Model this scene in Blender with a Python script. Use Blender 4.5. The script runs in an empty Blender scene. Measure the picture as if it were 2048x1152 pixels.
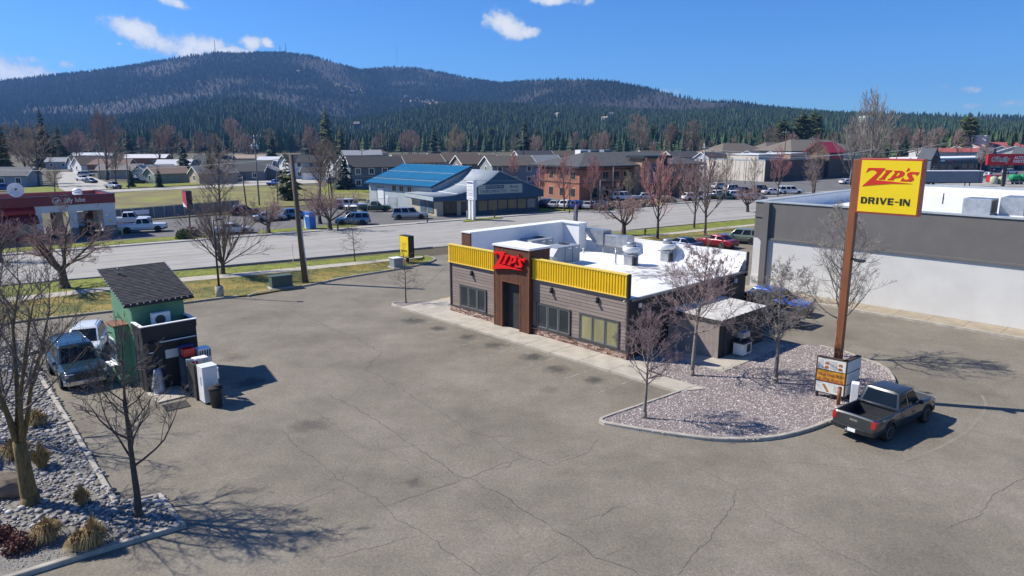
import bpy, bmesh, math, random
from mathutils import Vector, Matrix, Euler, noise as mnoise
R = random.Random(11)
HAZE = 8.5e-5
sc = bpy.context.scene
C = sc.collection
rad = math.radians
PI = math.pi

# ------------------------------------------------------------------ camera
CAM_H, FPX, PITCH = 12.0, 1380.0, 12.106
cam_d = bpy.data.cameras.new('camera')
cam_d.sensor_width = 36.0
cam_d.lens = 36.0 * FPX / 2048.0
cam_d.clip_start = 0.2
cam_d.clip_end = 20000.0
cam = bpy.data.objects.new('camera', cam_d)
cam.location = (0, 0, CAM_H)
cam.rotation_euler = (rad(90 - PITCH), 0, 0)
C.objects.link(cam)
sc.camera = cam

# ------------------------------------------------------------------ sun, sky, exposure
SUN_EL, SUN_AZ = 44.0, -77.0            # azimuth clockwise from +Y
sd = Vector((math.sin(rad(SUN_AZ)) * math.cos(rad(SUN_EL)), math.cos(rad(SUN_AZ)) * math.cos(rad(SUN_EL)), math.sin(rad(SUN_EL))))
sun_d = bpy.data.lights.new('sun', 'SUN')
sun_d.energy = 5.0
sun_d.angle = rad(0.53)
sun_d.color = (1.0, 0.94, 0.85)
sun = bpy.data.objects.new('sun', sun_d)
sun.rotation_euler = (-sd).to_track_quat('-Z', 'Y').to_euler()
sun.location = (-60, 10, 80)
C.objects.link(sun)

sc.view_settings.view_transform = 'Standard'
sc.view_settings.look = 'None'
sc.view_settings.gamma = 1.0
sc.view_settings.use_curve_mapping = False
sc.view_settings.exposure = 0.46
sc.cycles.use_denoising = True
sc.cycles.max_bounces = 6
sc.cycles.diffuse_bounces = 3
sc.cycles.glossy_bounces = 3
sc.cycles.transmission_bounces = 4
sc.cycles.volume_bounces = 0
sc.cycles.sample_clamp_indirect = 6.0
sc.cycles.adaptive_threshold = 0.02

def pix_dir(px, py):
    u, v = (px - 1024) / FPX, (py - 576) / FPX
    c, s = math.cos(rad(PITCH)), math.sin(rad(PITCH))
    return Vector((u, c - v * s, -s - v * c))
def G(px, py, z=0.0):
    """survey helper: where the sight line of a photo pixel meets the level z"""
    d = pix_dir(px, py)
    t = (z - CAM_H) / d.z
    return Vector((d.x * t, d.y * t, z))
def DZ(px, py, Y):
    """survey helper: the point on the sight line at the depth Y"""
    d = pix_dir(px, py)
    t = Y / d.y
    return Vector((d.x * t, Y, CAM_H + d.z * t))

world = bpy.data.worlds.new('World')
sc.world = world
world.use_nodes = True
wn, wl = world.node_tree.nodes, world.node_tree.links
wn.clear()
def wnode(t, **k):
    n = wn.new(t)
    for a, b in k.items():
        if a == 'op': n.operation = b
        else: setattr(n, a, b)
    return n
def wmath(op, a, b=None, c=None):
    n = wn.new('ShaderNodeMath'); n.operation = op
    for i, v in enumerate((a, b, c)):
        if v is None: continue
        if isinstance(v, (int, float)): n.inputs[i].default_value = v
        else: wl.new(v, n.inputs[i])
    return n.outputs[0]
out = wn.new('ShaderNodeOutputWorld')
sky = wn.new('ShaderNodeTexSky')
sky.sky_type = 'NISHITA'
sky.sun_disc = False
sky.sun_elevation = rad(SUN_EL)
sky.sun_rotation = rad(SUN_AZ)
sky.altitude = 700
sky.air_density = 1.0
sky.dust_density = 0.15
sky.ozone_density = 2.2
hsv = wn.new('ShaderNodeHueSaturation')
hsv.inputs['Saturation'].default_value = 1.12
hsv.inputs['Value'].default_value = 1.0
wl.new(sky.outputs[0], hsv.inputs['Color'])
bg = wn.new('ShaderNodeBackground')
bg.inputs['Strength'].default_value = 0.105
tint = wn.new('ShaderNodeMix'); tint.data_type = 'RGBA'; tint.blend_type = 'MULTIPLY'; tint.inputs['Factor'].default_value = 1.0
tint.inputs[7].default_value = (.34, .62, 1.0, 1)      # the photograph's deep polarised blue, over the whole sky alike
wl.new(hsv.outputs[0], tint.inputs[6]); wl.new(tint.outputs[2], bg.inputs['Color'])
# a few fair-weather clouds: soft patches in direction space broken up by noise
tc = wn.new('ShaderNodeTexCoord')
def cloud_at(px, py, rx, ry, rot=0.0):
    d = pix_dir(px, py).normalized()
    return (math.atan2(d.x, d.y), math.asin(d.z), rx / FPX, ry / FPX, rot)
thick = [cloud_at(275, 62, 58, 20, .22), cloud_at(345, 92, 84, 24, .30), cloud_at(405, 92, 62, 18, .1), cloud_at(452, 104, 60, 14), cloud_at(502, 86, 24, 15),
         cloud_at(536, 86, 14, 10, .4), cloud_at(25, 150, 66, 27, .1), cloud_at(70, 158, 52, 16, .1), cloud_at(214, 149, 20, 7),
         cloud_at(1012, 52, 44, 24, .3), cloud_at(1052, 66, 40, 14, -.1), cloud_at(345, 3, 34, 10, .2), cloud_at(1115, 1, 60, 10),
         (-1.6, .16, .18, .03, .1), (1.5, .2, .12, .03, 0), (2.6, .15, .2, .035, 0), (-2.4, .3, .12, .035, .1)]
thin = [cloud_at(133, 129, 14, 8), cloud_at(1902, 176, 16, 11, .5), cloud_at(1943, 178, 28, 8), cloud_at(1952, 212, 32, 7), cloud_at(2022, 207, 44, 8, -.1), cloud_at(240, 88, 10, 5), cloud_at(1340, 184, 26, 8), cloud_at(30, 120, 60, 9)]
nz = wn.new('ShaderNodeTexNoise')
nz.inputs['Scale'].default_value = 34.0
nz.inputs['Detail'].default_value = 6.0
nz.inputs['Roughness'].default_value = 0.68
wl.new(tc.outputs['Generated'], nz.inputs['Vector'])
def patches(lst, k):
    best = None
    for (a, e, rx, ry, ro) in lst:
        mp = wn.new('ShaderNodeMapping'); mp.vector_type = 'TEXTURE'
        mp.inputs['Location'].default_value = (math.sin(a)*math.cos(e), math.cos(a)*math.cos(e), math.sin(e))
        mp.inputs['Rotation'].default_value = (0, ro, -a); mp.inputs['Scale'].default_value = (rx, .3, ry)
        wl.new(tc.outputs['Generated'], mp.inputs[0])
        ln = wn.new('ShaderNodeVectorMath'); ln.operation = 'LENGTH'; wl.new(mp.outputs[0], ln.inputs[0])
        best = ln.outputs['Value'] if best is None else wmath('MINIMUM', best, ln.outputs['Value'])
    return wmath('MULTIPLY', wmath('EXPONENT', wmath('MULTIPLY', wmath('MULTIPLY', best, best), -1.1)), k)
total = wmath('MAXIMUM', patches(thick, 1.0), patches(thin, .5))
body = wmath('ADD', total, wmath('MULTIPLY', wmath('SUBTRACT', nz.outputs['Fac'], 0.5), 1.95))
mr = wn.new('ShaderNodeMapRange'); mr.interpolation_type = 'SMOOTHSTEP'
mr.inputs['From Min'].default_value = 0.26; mr.inputs['From Max'].default_value = 0.70
wl.new(body, mr.inputs['Value'])
gate = wn.new('ShaderNodeMapRange')
gate.inputs['From Min'].default_value = 0.06; gate.inputs['From Max'].default_value = 0.3
wl.new(total, gate.inputs['Value'])
mask = wmath('MULTIPLY', mr.outputs[0], gate.outputs[0])
mask = wmath('MULTIPLY', mask, 0.94)
cr = wn.new('ShaderNodeValToRGB')
cr.color_ramp.elements[0].position = 0.45; cr.color_ramp.elements[0].color = (0.50, 0.64, 0.84, 1)
cr.color_ramp.elements[1].position = 1.05; cr.color_ramp.elements[1].color = (1, 0.99, 0.97, 1)
wl.new(body, cr.inputs[0])
bgc = wn.new('ShaderNodeBackground')
bgc.inputs['Strength'].default_value = 0.72
wl.new(cr.outputs[0], bgc.inputs['Color'])
mx = wn.new('ShaderNodeMixShader')
wl.new(mask, mx.inputs[0]); wl.new(bg.outputs[0], mx.inputs[1]); wl.new(bgc.outputs[0], mx.inputs[2])
wl.new(mx.outputs[0], out.inputs[0])

# ------------------------------------------------------------------ materials
MATS = {}
def _rgba(c): return (c[0], c[1], c[2], 1.0)
def sr(r, g, b):
    """sRGB 0-255 to linear"""
    return tuple(((v / 255) / 12.92 if v / 255 <= .04045 else ((v / 255 + .055) / 1.055) ** 2.4) for v in (r, g, b))
def pm(name, c1, c2=None, scale=6.0, rough=0.7, metal=0.0, bump=0.0, bscale=None, detail=5.0, rnd=0.0, lo=.35, hi=.65, coat=0.0, spec=0.5, stretch=None, coords='Object'):
    """procedural principled material: two colours mixed by noise, optional bump and per-object brightness"""
    if name in MATS: return MATS[name]
    m = bpy.data.materials.new(name); m.use_nodes = True
    nt = m.node_tree; N, L = nt.nodes, nt.links
    p = N['Principled BSDF']
    p.inputs['Roughness'].default_value = rough
    p.inputs['Metallic'].default_value = metal
    p.inputs['Specular IOR Level'].default_value = spec
    if coat: p.inputs['Coat Weight'].default_value = coat; p.inputs['Coat Roughness'].default_value = .06
    t = N.new('ShaderNodeTexCoord'); vec = t.outputs[coords]
    if coords == 'World':
        vec = None
    if stretch:
        mp = N.new('ShaderNodeMapping'); mp.inputs['Scale'].default_value = stretch
        L.new(vec, mp.inputs['Vector']); vec = mp.outputs[0]
    if c2 is None: c2 = tuple(v * .82 for v in c1)
    n = N.new('ShaderNodeTexNoise'); n.inputs['Scale'].default_value = scale; n.inputs['Detail'].default_value = detail
    n.inputs['Roughness'].default_value = .6
    L.new(vec, n.inputs['Vector'])
    r = N.new('ShaderNodeValToRGB')
    r.color_ramp.elements[0].position = lo; r.color_ramp.elements[0].color = _rgba(c2)
    r.color_ramp.elements[1].position = hi; r.color_ramp.elements[1].color = _rgba(c1)
    L.new(n.outputs['Fac'], r.inputs[0]); col = r.outputs[0]
    if rnd:
        oi = N.new('ShaderNodeObjectInfo'); mr_ = N.new('ShaderNodeMapRange')
        mr_.inputs['To Min'].default_value = 1 - rnd; mr_.inputs['To Max'].default_value = 1 + rnd
        L.new(oi.outputs['Random'], mr_.inputs['Value'])
        mm = N.new('ShaderNodeVectorMath'); mm.operation = 'SCALE'
        L.new(col, mm.inputs[0]); L.new(mr_.outputs[0], mm.inputs['Scale']); col = mm.outputs[0]
    L.new(col, p.inputs['Base Color'])
    if bump:
        b = N.new('ShaderNodeTexNoise'); b.inputs['Scale'].default_value = bscale or scale * 6; b.inputs['Detail'].default_value = 4
        L.new(vec, b.inputs['Vector'])
        bn = N.new('ShaderNodeBump'); bn.inputs['Strength'].default_value = bump; bn.inputs['Distance'].default_value = .02
        L.new(b.outputs['Fac'], bn.inputs['Height']); L.new(bn.outputs[0], p.inputs['Normal'])
    MATS[name] = m
    return m
def glass(name, tint, rough=.06, spec=.8):
    return pm(name, tint, tuple(v * .7 for v in tint), scale=.9, rough=rough, spec=spec, detail=2)
def paint(name, c, metal=.25, rough=.28):
    return pm(name, c, tuple(v * .93 for v in c), scale=1.2, rough=rough, metal=metal, coat=.7)
def M_(k): return MATS[k]

# ------------------------------------------------------------------ mesh builder
class MB:
    def __init__(s): s.v, s.f, s.sm = [], [], []
    def add(s, vs, fs, smooth=False):
        o = len(s.v); s.v.extend(Vector(p) for p in vs)
        for f in fs: s.f.append(tuple(i + o for i in f)); s.sm.append(smooth)
        return s
    def box(s, x0, y0, z0, x1, y1, z1, M=None):
        vs = [Vector(p) for p in ((x0,y0,z0),(x1,y0,z0),(x1,y1,z0),(x0,y1,z0),(x0,y0,z1),(x1,y0,z1),(x1,y1,z1),(x0,y1,z1))]
        if M is not None: vs = [M @ p for p in vs]
        return s.add(vs, [(0,3,2,1),(4,5,6,7),(0,1,5,4),(1,2,6,5),(2,3,7,6),(3,0,4,7)])
    def cbox(s, cx, cy, cz, sx, sy, sz, M=None):
        return s.box(cx-sx/2, cy-sy/2, cz-sz/2, cx+sx/2, cy+sy/2, cz+sz/2, M)
    def prism(s, poly, z0, z1, M=None):
        """polygon in xy, extruded in z"""
        n = len(poly)
        vs = [Vector((p[0], p[1], z0)) for p in poly] + [Vector((p[0], p[1], z1)) for p in poly]
        if M is not None: vs = [M @ p for p in vs]
        fs = [tuple(range(n-1, -1, -1)), tuple(range(n, 2*n))] + [(i, (i+1) % n, n+(i+1) % n, n+i) for i in range(n)]
        return s.add(vs, fs)
    def prism_y(s, poly, y0, y1):
        """polygon in xz, extruded along y"""
        n = len(poly)
        vs = [(p[0], y0, p[1]) for p in poly] + [(p[0], y1, p[1]) for p in poly]
        return s.add(vs, [tuple(range(n)), tuple(range(2*n-1, n-1, -1))] + [(i, n+i, n+(i+1) % n, (i+1) % n) for i in range(n)])
    def prism_x(s, poly, x0, x1):
        """polygon in yz, extruded along x"""
        n = len(poly)
        vs = [(x0, p[0], p[1]) for p in poly] + [(x1, p[0], p[1]) for p in poly]
        return s.add(vs, [tuple(range(n-1, -1, -1)), tuple(range(n, 2*n))] + [(i, (i+1) % n, n+(i+1) % n, n+i) for i in range(n)])
    def tube(s, pts, rs, n=6, cap=True, smooth=True):
        pts = [Vector(p) for p in pts]
        if isinstance(rs, (int, float)): rs = [rs] * len(pts)
        o = len(s.v); prev = None
        for i, p in enumerate(pts):
            d = (pts[min(i+1, len(pts)-1)] - pts[max(i-1, 0)])
            if d.length < 1e-9: d = Vector((0, 0, 1))
            d.normalize()
            a = prev if prev is not None else (Vector((1, 0, 0)) if abs(d.x) < .9 else Vector((0, 1, 0)))
            a = (a - d * a.dot(d))
            if a.length < 1e-6: a = d.orthogonal()
            a.normalize(); prev = a; b = d.cross(a)
            for k in range(n):
                t = 2*PI*k/n
                s.v.append(p + (a*math.cos(t) + b*math.sin(t)) * rs[i])
        for i in range(len(pts)-1):
            for k in range(n):
                s.f.append((o+i*n+k, o+i*n+(k+1) % n, o+(i+1)*n+(k+1) % n, o+(i+1)*n+k)); s.sm.append(smooth)
        if cap and n > 2:
            s.f.append(tuple(o+k for k in range(n-1, -1, -1))); s.sm.append(False)
            s.f.append(tuple(o+(len(pts)-1)*n+k for k in range(n))); s.sm.append(False)
        return s
    def lathe(s, prof, n=16, M=None, smooth=True):
        """profile of (r, z) about the z axis"""
        o = len(s.v)
        for (r, z) in prof:
            for k in range(n):
                t = 2*PI*k/n; p = Vector((r*math.cos(t), r*math.sin(t), z))
                s.v.append(M @ p if M is not None else p)
        for i in range(len(prof)-1):
            for k in range(n):
                s.f.append((o+i*n+k, o+i*n+(k+1) % n, o+(i+1)*n+(k+1) % n, o+(i+1)*n+k)); s.sm.append(smooth)
        if prof[0][0] > 1e-4: s.f.append(tuple(o+k for k in range(n-1, -1, -1))); s.sm.append(False)
        if prof[-1][0] > 1e-4: s.f.append(tuple(o+(len(prof)-1)*n+k for k in range(n))); s.sm.append(False)
        return s
    def slab(s, a, b, c, d, t):
        """thick quad a b c d (counter-clockwise seen from its front), thickness t behind it"""
        a, b, c, d = map(Vector, (a, b, c, d))
        n = (b-a).cross(d-a).normalized() * t
        return s.add([a, b, c, d, a-n, b-n, c-n, d-n], [(0,1,2,3),(7,6,5,4),(0,4,5,1),(1,5,6,2),(2,6,7,3),(3,7,4,0)])
    def mesh(s, name):
        me = bpy.data.meshes.new(name)
        me.from_pydata([tuple(p) for p in s.v], [], s.f)
        me.polygons.foreach_set('use_smooth', s.sm)
        me.update()
        return me
    def build(s, name, mat, parent=None, bevel=0, fixn=False):
        me = s.mesh(name)
        if fixn:
            bm = bmesh.new(); bm.from_mesh(me); bmesh.ops.recalc_face_normals(bm, faces=bm.faces); bm.to_mesh(me); bm.free()
        if mat is not None: me.materials.append(mat)
        return put(name, me, parent, bevel)
def put(name, me, parent=None, bevel=0):
    o = bpy.data.objects.new(name, me)
    C.objects.link(o)
    if parent is not None: o.parent = parent
    if bevel:
        b = o.modifiers.new('bevel', 'BEVEL'); b.width = bevel; b.segments = 2; b.limit_method = 'ANGLE'; b.angle_limit = rad(40)
    return o
def tag(o, label=None, cat=None, group=None, kind=None):
    if label: o['label'] = label
    if cat: o['category'] = cat
    if group: o['group'] = group
    if kind: o['kind'] = kind
    return o
def thing(name, label, cat, loc=(0, 0, 0), rz=0.0, group=None):
    o = bpy.data.objects.new(name, None)
    o.empty_display_size = .3
    C.objects.link(o); o.location = loc; o.rotation_euler = (0, 0, rz)
    return tag(o, label, cat, group)
def copy_tree(o, parent=None):
    c = o.copy(); C.objects.link(c); c.parent = parent
    for ch in list(o.children): copy_tree(ch, c)
    return c
def text_mesh(body, size=1.0, shear=0.0, bold=0.0, extrude=.01, align='CENTER', space=1.0):
    cu = bpy.data.curves.new('lettering', 'FONT')
    cu.body = body; cu.size = size; cu.shear = shear; cu.offset = bold; cu.extrude = extrude
    cu.align_x = align; cu.align_y = 'CENTER'; cu.space_character = space; cu.resolution_u = 4
    o = bpy.data.objects.new('lettering', cu); C.objects.link(o)
    me = bpy.data.meshes.new_from_object(o)
    bpy.data.objects.remove(o); bpy.data.curves.remove(cu)
    return me
def lettering(body, mat, parent, loc, rot, size, sx=1.0, name='lettering', **k):
    me = text_mesh(body, size, **k); me.materials.clear(); me.materials.append(mat)
    o = put(name, me, parent); o.location = loc; o.rotation_euler = rot; o.scale = (sx, 1, 1)
    return o
FACE_Y = (PI/2, 0, 0)      # lettering that faces local -y
# ------------------------------------------------------------------ shared materials
pm('concrete', (.46, .42, .345), (.36, .325, .265), scale=1.3, rough=.9, bump=.15, bscale=40)
pm('kerb_concrete', (.44, .405, .34), (.30, .275, .23), scale=2.0, rough=.9, bump=.2, bscale=30)
pm('concrete_far', (.42, .40, .35), (.34, .32, .28), scale=.5, rough=.9)
pm('white_paint', (.78, .78, .76), (.68, .68, .66), scale=2, rough=.6)
pm('white_plain', (.8, .8, .79), (.74, .74, .73), scale=2, rough=.55)
pm('black_metal', (.018, .018, .02), (.012, .012, .013), scale=4, rough=.45)
pm('dark_metal', (.05, .05, .055), (.035, .035, .04), scale=3, rough=.5)
pm('galvanised', (.42, .44, .46), (.3, .32, .34), scale=3, rough=.42, metal=.6)
pm('steel_grey', (.22, .23, .24), (.16, .17, .18), scale=2, rough=.5, metal=.3)
pm('rubber', (.018, .018, .018), (.012, .012, .012), scale=9, rough=.85)
pm('chrome', (.62, .63, .65), (.5, .51, .53), scale=3, rough=.18, metal=.95)
pm('rim_alloy', (.42, .43, .44), (.3, .31, .32), scale=4, rough=.35, metal=.7)
pm('wood_pole', (.17, .125, .085), (.085, .065, .048), scale=3, rough=.9, stretch=(6, 6, .4), bump=.3)
pm('red_plastic', (.6, .012, .015), (.5, .01, .012), scale=3, rough=.35)
pm('lamp_red', (.45, .01, .012), (.3, .006, .01), scale=8, rough=.15, coat=.8)
pm('lamp_clear', (.62, .64, .66), (.4, .42, .45), scale=9, rough=.12, coat=.8)
pm('lamp_amber', (.7, .2, .02), (.55, .14, .015), scale=8, rough=.2, coat=.6)
glass('car_glass', (.010, .013, .016), rough=.08, spec=.35); glass('window_glass', (.03, .04, .045), spec=.45); glass('window_blue', (.10, .16, .22), rough=.1)

def asphalt_material():
    m = bpy.data.materials.new('weathered_asphalt'); m.use_nodes = True; MATS['asphalt'] = m
    N, L = m.node_tree.nodes, m.node_tree.links; p = N['Principled BSDF']
    tcn = N.new('ShaderNodeTexCoord'); vec = tcn.outputs['Object']
    def noise(sc_, det, ro=.6):
        n = N.new('ShaderNodeTexNoise'); n.inputs['Scale'].default_value = sc_; n.inputs['Detail'].default_value = det; n.inputs['Roughness'].default_value = ro
        L.new(vec, n.inputs['Vector']); return n.outputs['Fac']
    def ramp(f, stops):
        r = N.new('ShaderNodeValToRGB'); e = r.color_ramp.elements
        e[0].position, e[0].color = stops[0][0], _rgba(stops[0][1]); e[1].position, e[1].color = stops[-1][0], _rgba(stops[-1][1])
        for q, c_ in stops[1:-1]:
            k = e.new(q); k.color = _rgba(c_)
        L.new(f, r.inputs[0]); return r.outputs[0]
    def mix(f, a, b, mode='MIX'):
        x = N.new('ShaderNodeMix'); x.data_type = 'RGBA'; x.blend_type = mode
        if isinstance(f, float): x.inputs['Factor'].default_value = f
        else: L.new(f, x.inputs['Factor'])
        for s_, q in ((x.inputs[6], a), (x.inputs[7], b)):
            if isinstance(q, tuple): s_.default_value = _rgba(q)
            else: L.new(q, s_)
        return x.outputs[2]
    base = ramp(noise(.2, 8, .62), [(.34, (.160, .143, .112)), (.5, (.202, .181, .143)), (.66, (.240, .216, .174))])
    mid = ramp(noise(1.1, 6, .65), [(.3, (.90, .90, .90)), (.7, (1.08, 1.08, 1.08))])
    col = mix(1.0, base, mid, 'MULTIPLY')
    spk = ramp(noise(38, 3, .8), [(.3, (.62, .62, .62)), (.52, (1.0, 1.0, 1.0)), (.72, (1.42, 1.40, 1.36))])
    col = mix(1.0, col, spk, 'MULTIPLY')
    col = mix(1.0, col, ramp(noise(9, 4, .75), [(.3, (.80, .80, .80)), (.5, (1, 1, 1)), (.7, (1.22, 1.21, 1.18))]), 'MULTIPLY')
    vor = N.new('ShaderNodeTexVoronoi'); vor.inputs['Scale'].default_value = 26; L.new(vec, vor.inputs['Vector'])
    stones = ramp(vor.outputs['Color'], [(.15, (.8, .8, .8)), (.85, (1.22, 1.2, 1.16))])
    col = mix(.7, col, stones, 'MULTIPLY')
    # small dark spots and drips where cars stop
    sp = ramp(noise(.55, 8, .78), [(.28, (.55, .55, .55)), (.36, (1, 1, 1)), (.9, (1, 1, 1))])
    col = mix(.5, col, sp, 'MULTIPLY')
    blot = noise(1.9, 6, .75)
    for (x, y, r_, k) in STAINS:
        vd = N.new('ShaderNodeVectorMath'); vd.operation = 'DISTANCE'; L.new(vec, vd.inputs[0]); vd.inputs[1].default_value = (x, y, 0)
        nn = N.new('ShaderNodeMath'); nn.operation = 'MULTIPLY_ADD'; L.new(blot, nn.inputs[0]); nn.inputs[1].default_value = -r_ * 2.4; L.new(vd.outputs['Value'], nn.inputs[2])
        mr_ = N.new('ShaderNodeMapRange'); mr_.inputs['From Min'].default_value = -r_ * .9; mr_.inputs['From Max'].default_value = -r_ * .1
        mr_.inputs['To Min'].default_value = k; mr_.inputs['To Max'].default_value = 0
        L.new(nn.outputs[0], mr_.inputs['Value'])
        col = mix(mr_.outputs[0], col, (.05, .047, .043))
    L.new(col, p.inputs['Base Color']); p.inputs['Roughness'].default_value = .88; p.inputs['Specular IOR Level'].default_value = .3
    b = N.new('ShaderNodeBump'); b.inputs['Strength'].default_value = .55; b.inputs['Distance'].default_value = .012
    L.new(noise(45, 3, .7), b.inputs['Height']); L.new(b.outputs[0], p.inputs['Normal'])
ZA = rad(-46.8); ZO = Vector((-4.35, 47.78, 0))
def Z(x, y, z=0.0):
    """drive-in frame: x along its front towards the camera, y towards the back"""
    return Vector((ZO.x + x*math.cos(ZA) - y*math.sin(ZA), ZO.y + x*math.sin(ZA) + y*math.cos(ZA), z))
STAINS = []
for lx in (.2, 2.9, 5.7, 8.4, 11.2, 13.9, 16.4):
    q = Z(lx + R.uniform(-.2, .2), -3.4 + R.uniform(-.3, .3)); STAINS.append((q.x, q.y, R.uniform(.6, .95), R.uniform(.75, .9)))
for (a, b, r_, k) in ((620, 850, .9, .55), (500, 765, 1.0, .8), (470, 715, .8, .5), (830, 965, .4, .55), (345, 815, .5, .6), (1750, 860, .7, .3), (880, 530, .8, .4), (1100, 780, .5, .35)):
    q = G(a, b); STAINS.append((q.x, q.y, r_, k))
asphalt_material()
pm('asphalt_far', (.155, .15, .142), (.105, .102, .098), scale=.25, rough=.9, detail=7)
pm('asphalt_shade', (.115, .112, .108), (.085, .083, .08), scale=.3, rough=.9, detail=7)

def sheet(name, pts, z, mat, label=None, kind='structure', parent=None, skirt=0.0):
    """flat polygon, optional downward skirt"""
    vs = [Vector((p[0], p[1], z)) for p in pts]
    area = sum(vs[i].x*vs[(i+1) % len(vs)].y - vs[(i+1) % len(vs)].x*vs[i].y for i in range(len(vs)))
    if area < 0: vs.reverse()
    bm = bmesh.new(); bv = [bm.verts.new(v) for v in vs]; f = bm.faces.new(bv)
    if skirt:
        lo = [bm.verts.new(v - Vector((0, 0, skirt))) for v in vs]
        for i in range(len(vs)): bm.faces.new((bv[i], lo[i], lo[(i+1) % len(vs)], bv[(i+1) % len(vs)]))
    bmesh.ops.triangulate(bm, faces=[f])
    me = bpy.data.meshes.new(name); bm.to_mesh(me); bm.free(); me.materials.append(mat)
    o = put(name, me, parent)
    if parent is None: tag(o, label, None, None, kind)
    return o
def P(*px): return [G(*q) for q in px]

pm('dry_ground', (.115, .105, .05), (.075, .062, .036), scale=.03, rough=.95, detail=9)
sheet('ground', [(-4200, -120), (4200, -120), (4200, 7000), (-4200, 7000)], -.06, M_('dry_ground'), 'level valley floor under the whole town')
lot = sheet('parking_lot', [(-70, -40), (90, -40), (90, 30), (60, 78), (30, 100), (8, 90), (-6, 74), (-20, 63), (-40, 50), (-70, 30)], 0.0, M_('asphalt'), 'weathered grey asphalt parking lot with cracks')

# ---- the arterial road
def road_material():
    m = bpy.data.materials.new('worn_road'); m.use_nodes = True; MATS['road'] = m
    N, L = m.node_tree.nodes, m.node_tree.links; p = N['Principled BSDF']
    tcn = N.new('ShaderNodeTexCoord'); mp = N.new('ShaderNodeMapping'); mp.inputs['Scale'].default_value = (.012, .62, 1)
    L.new(tcn.outputs['Object'], mp.inputs['Vector'])
    n = N.new('ShaderNodeTexNoise'); n.inputs['Scale'].default_value = 1; n.inputs['Detail'].default_value = 5; n.inputs['Roughness'].default_value = .7
    L.new(mp.outputs[0], n.inputs['Vector'])
    r = N.new('ShaderNodeValToRGB'); e = r.color_ramp.elements
    e[0].position, e[0].color = .32, (.235, .225, .20, 1); e[1].position, e[1].color = .68, (.40, .385, .35, 1)
    L.new(n.outputs['Fac'], r.inputs[0])
    n2 = N.new('ShaderNodeTexNoise'); n2.inputs['Scale'].default_value = .5; n2.inputs['Detail'].default_value = 7
    L.new(tcn.outputs['Object'], n2.inputs['Vector'])
    r2 = N.new('ShaderNodeValToRGB'); r2.color_ramp.elements[0].color = (.72, .72, .72, 1); r2.color_ramp.elements[1].color = (1.2, 1.2, 1.2, 1)
    L.new(n2.outputs['Fac'], r2.inputs[0])
    x = N.new('ShaderNodeMix'); x.data_type = 'RGBA'; x.blend_type = 'MULTIPLY'; x.inputs['Factor'].default_value = .8
    L.new(r.outputs[0], x.inputs[6]); L.new(r2.outputs[0], x.inputs[7]); L.new(x.outputs[2], p.inputs['Base Color'])
    p.inputs['Roughness'].default_value = .9
road_material()
RA = math.atan2(107.1-56.5, 36.8+42.9)
RO = Vector((-42.9, 56.5, 0))
def RD(u, v, z=0.0): return Vector((RO.x + u*math.cos(RA) - v*math.sin(RA), RO.y + u*math.sin(RA) + v*math.cos(RA), z))
def road_far(u): return 19.0 + .052*u           # measured: the carriageway widens towards the right
mb = MB()
us = list(range(-150, 421, 10))
for i, u in enumerate(us):
    mb.v += [Vector((u, 0, .012)), Vector((u, road_far(u), .012))]
    if i: mb.f.append((2*i-2, 2*i, 2*i+1, 2*i-1)); mb.sm.append(False)
road = mb.build('road', M_('road')); road.location = RO; road.rotation_euler = (0, 0, RA)
tag(road, 'wide worn multi-lane road with streaked grey lanes', kind='structure')
pm('lane_white', (.46, .455, .43), (.30, .295, .28), scale=1.5, rough=.8)
pm('lane_yellow', (.46, .36, .13), (.32, .27, .15), scale=1.2, rough=.8)
def road_line(fr, w, mat, dash=None):
    m_ = MB()
    u = -140.0
    while u < 400:
        ln = dash[0] if dash else 20
        a, b = road_far(u)*fr, road_far(u+ln)*fr
        m_.add([(u, a-w/2, .018), (u+ln, b-w/2, .018), (u+ln, b+w/2, .018), (u, a+w/2, .018)], [(0, 1, 2, 3)])
        u += ln + (dash[1] if dash else 0)
    o = m_.build('lane_marking', mat, road); return o
road_line(.40, .12, M_('lane_yellow')); road_line(.41+.19, .12, M_('lane_yellow'))
road_line(.21, .10, M_('lane_white'), (3, 9)); road_line(.79, .10, M_('lane_white'), (3, 9))

def kerb(name, pts, w=.16, h=.15, z=0.0, mat='kerb_concrete', label=None, closed=False, seg=1.0):
    """kerb stone run along a polyline (inner side to the left)"""
    pts = [Vector((p[0], p[1], 0)) for p in pts]; n = len(pts); m_ = MB(); rows = []
    for i, p in enumerate(pts):
        a = pts[i-1] if (i or closed) else p; b = pts[(i+1) % n] if (i < n-1 or closed) else p
        d = (b-a).normalized(); nn = Vector((-d.y, d.x, 0))
        k = len(m_.v); rows.append(k)
        m_.v += [p+Vector((0, 0, z-.03)), p+nn*.015+Vector((0, 0, z+h-.02)), p+nn*.04+Vector((0, 0, z+h)), p+nn*w+Vector((0, 0, z+h)), p+nn*w+Vector((0, 0, z-.03))]
    for i in range(n-1 if not closed else n):
        a, b = rows[i], rows[(i+1) % n]
        for j in range(4): m_.f.append((a+j, b+j, b+j+1, a+j+1)); m_.sm.append(False)
    if not closed:
        m_.f.append(tuple(rows[0]+j for j in range(5))); m_.sm.append(False); m_.f.append(tuple(rows[-1]+j for j in range(4, -1, -1))); m_.sm.append(False)
    o = m_.build(name, M_(mat), fixn=True); tag(o, label, kind='structure'); return o
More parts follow.
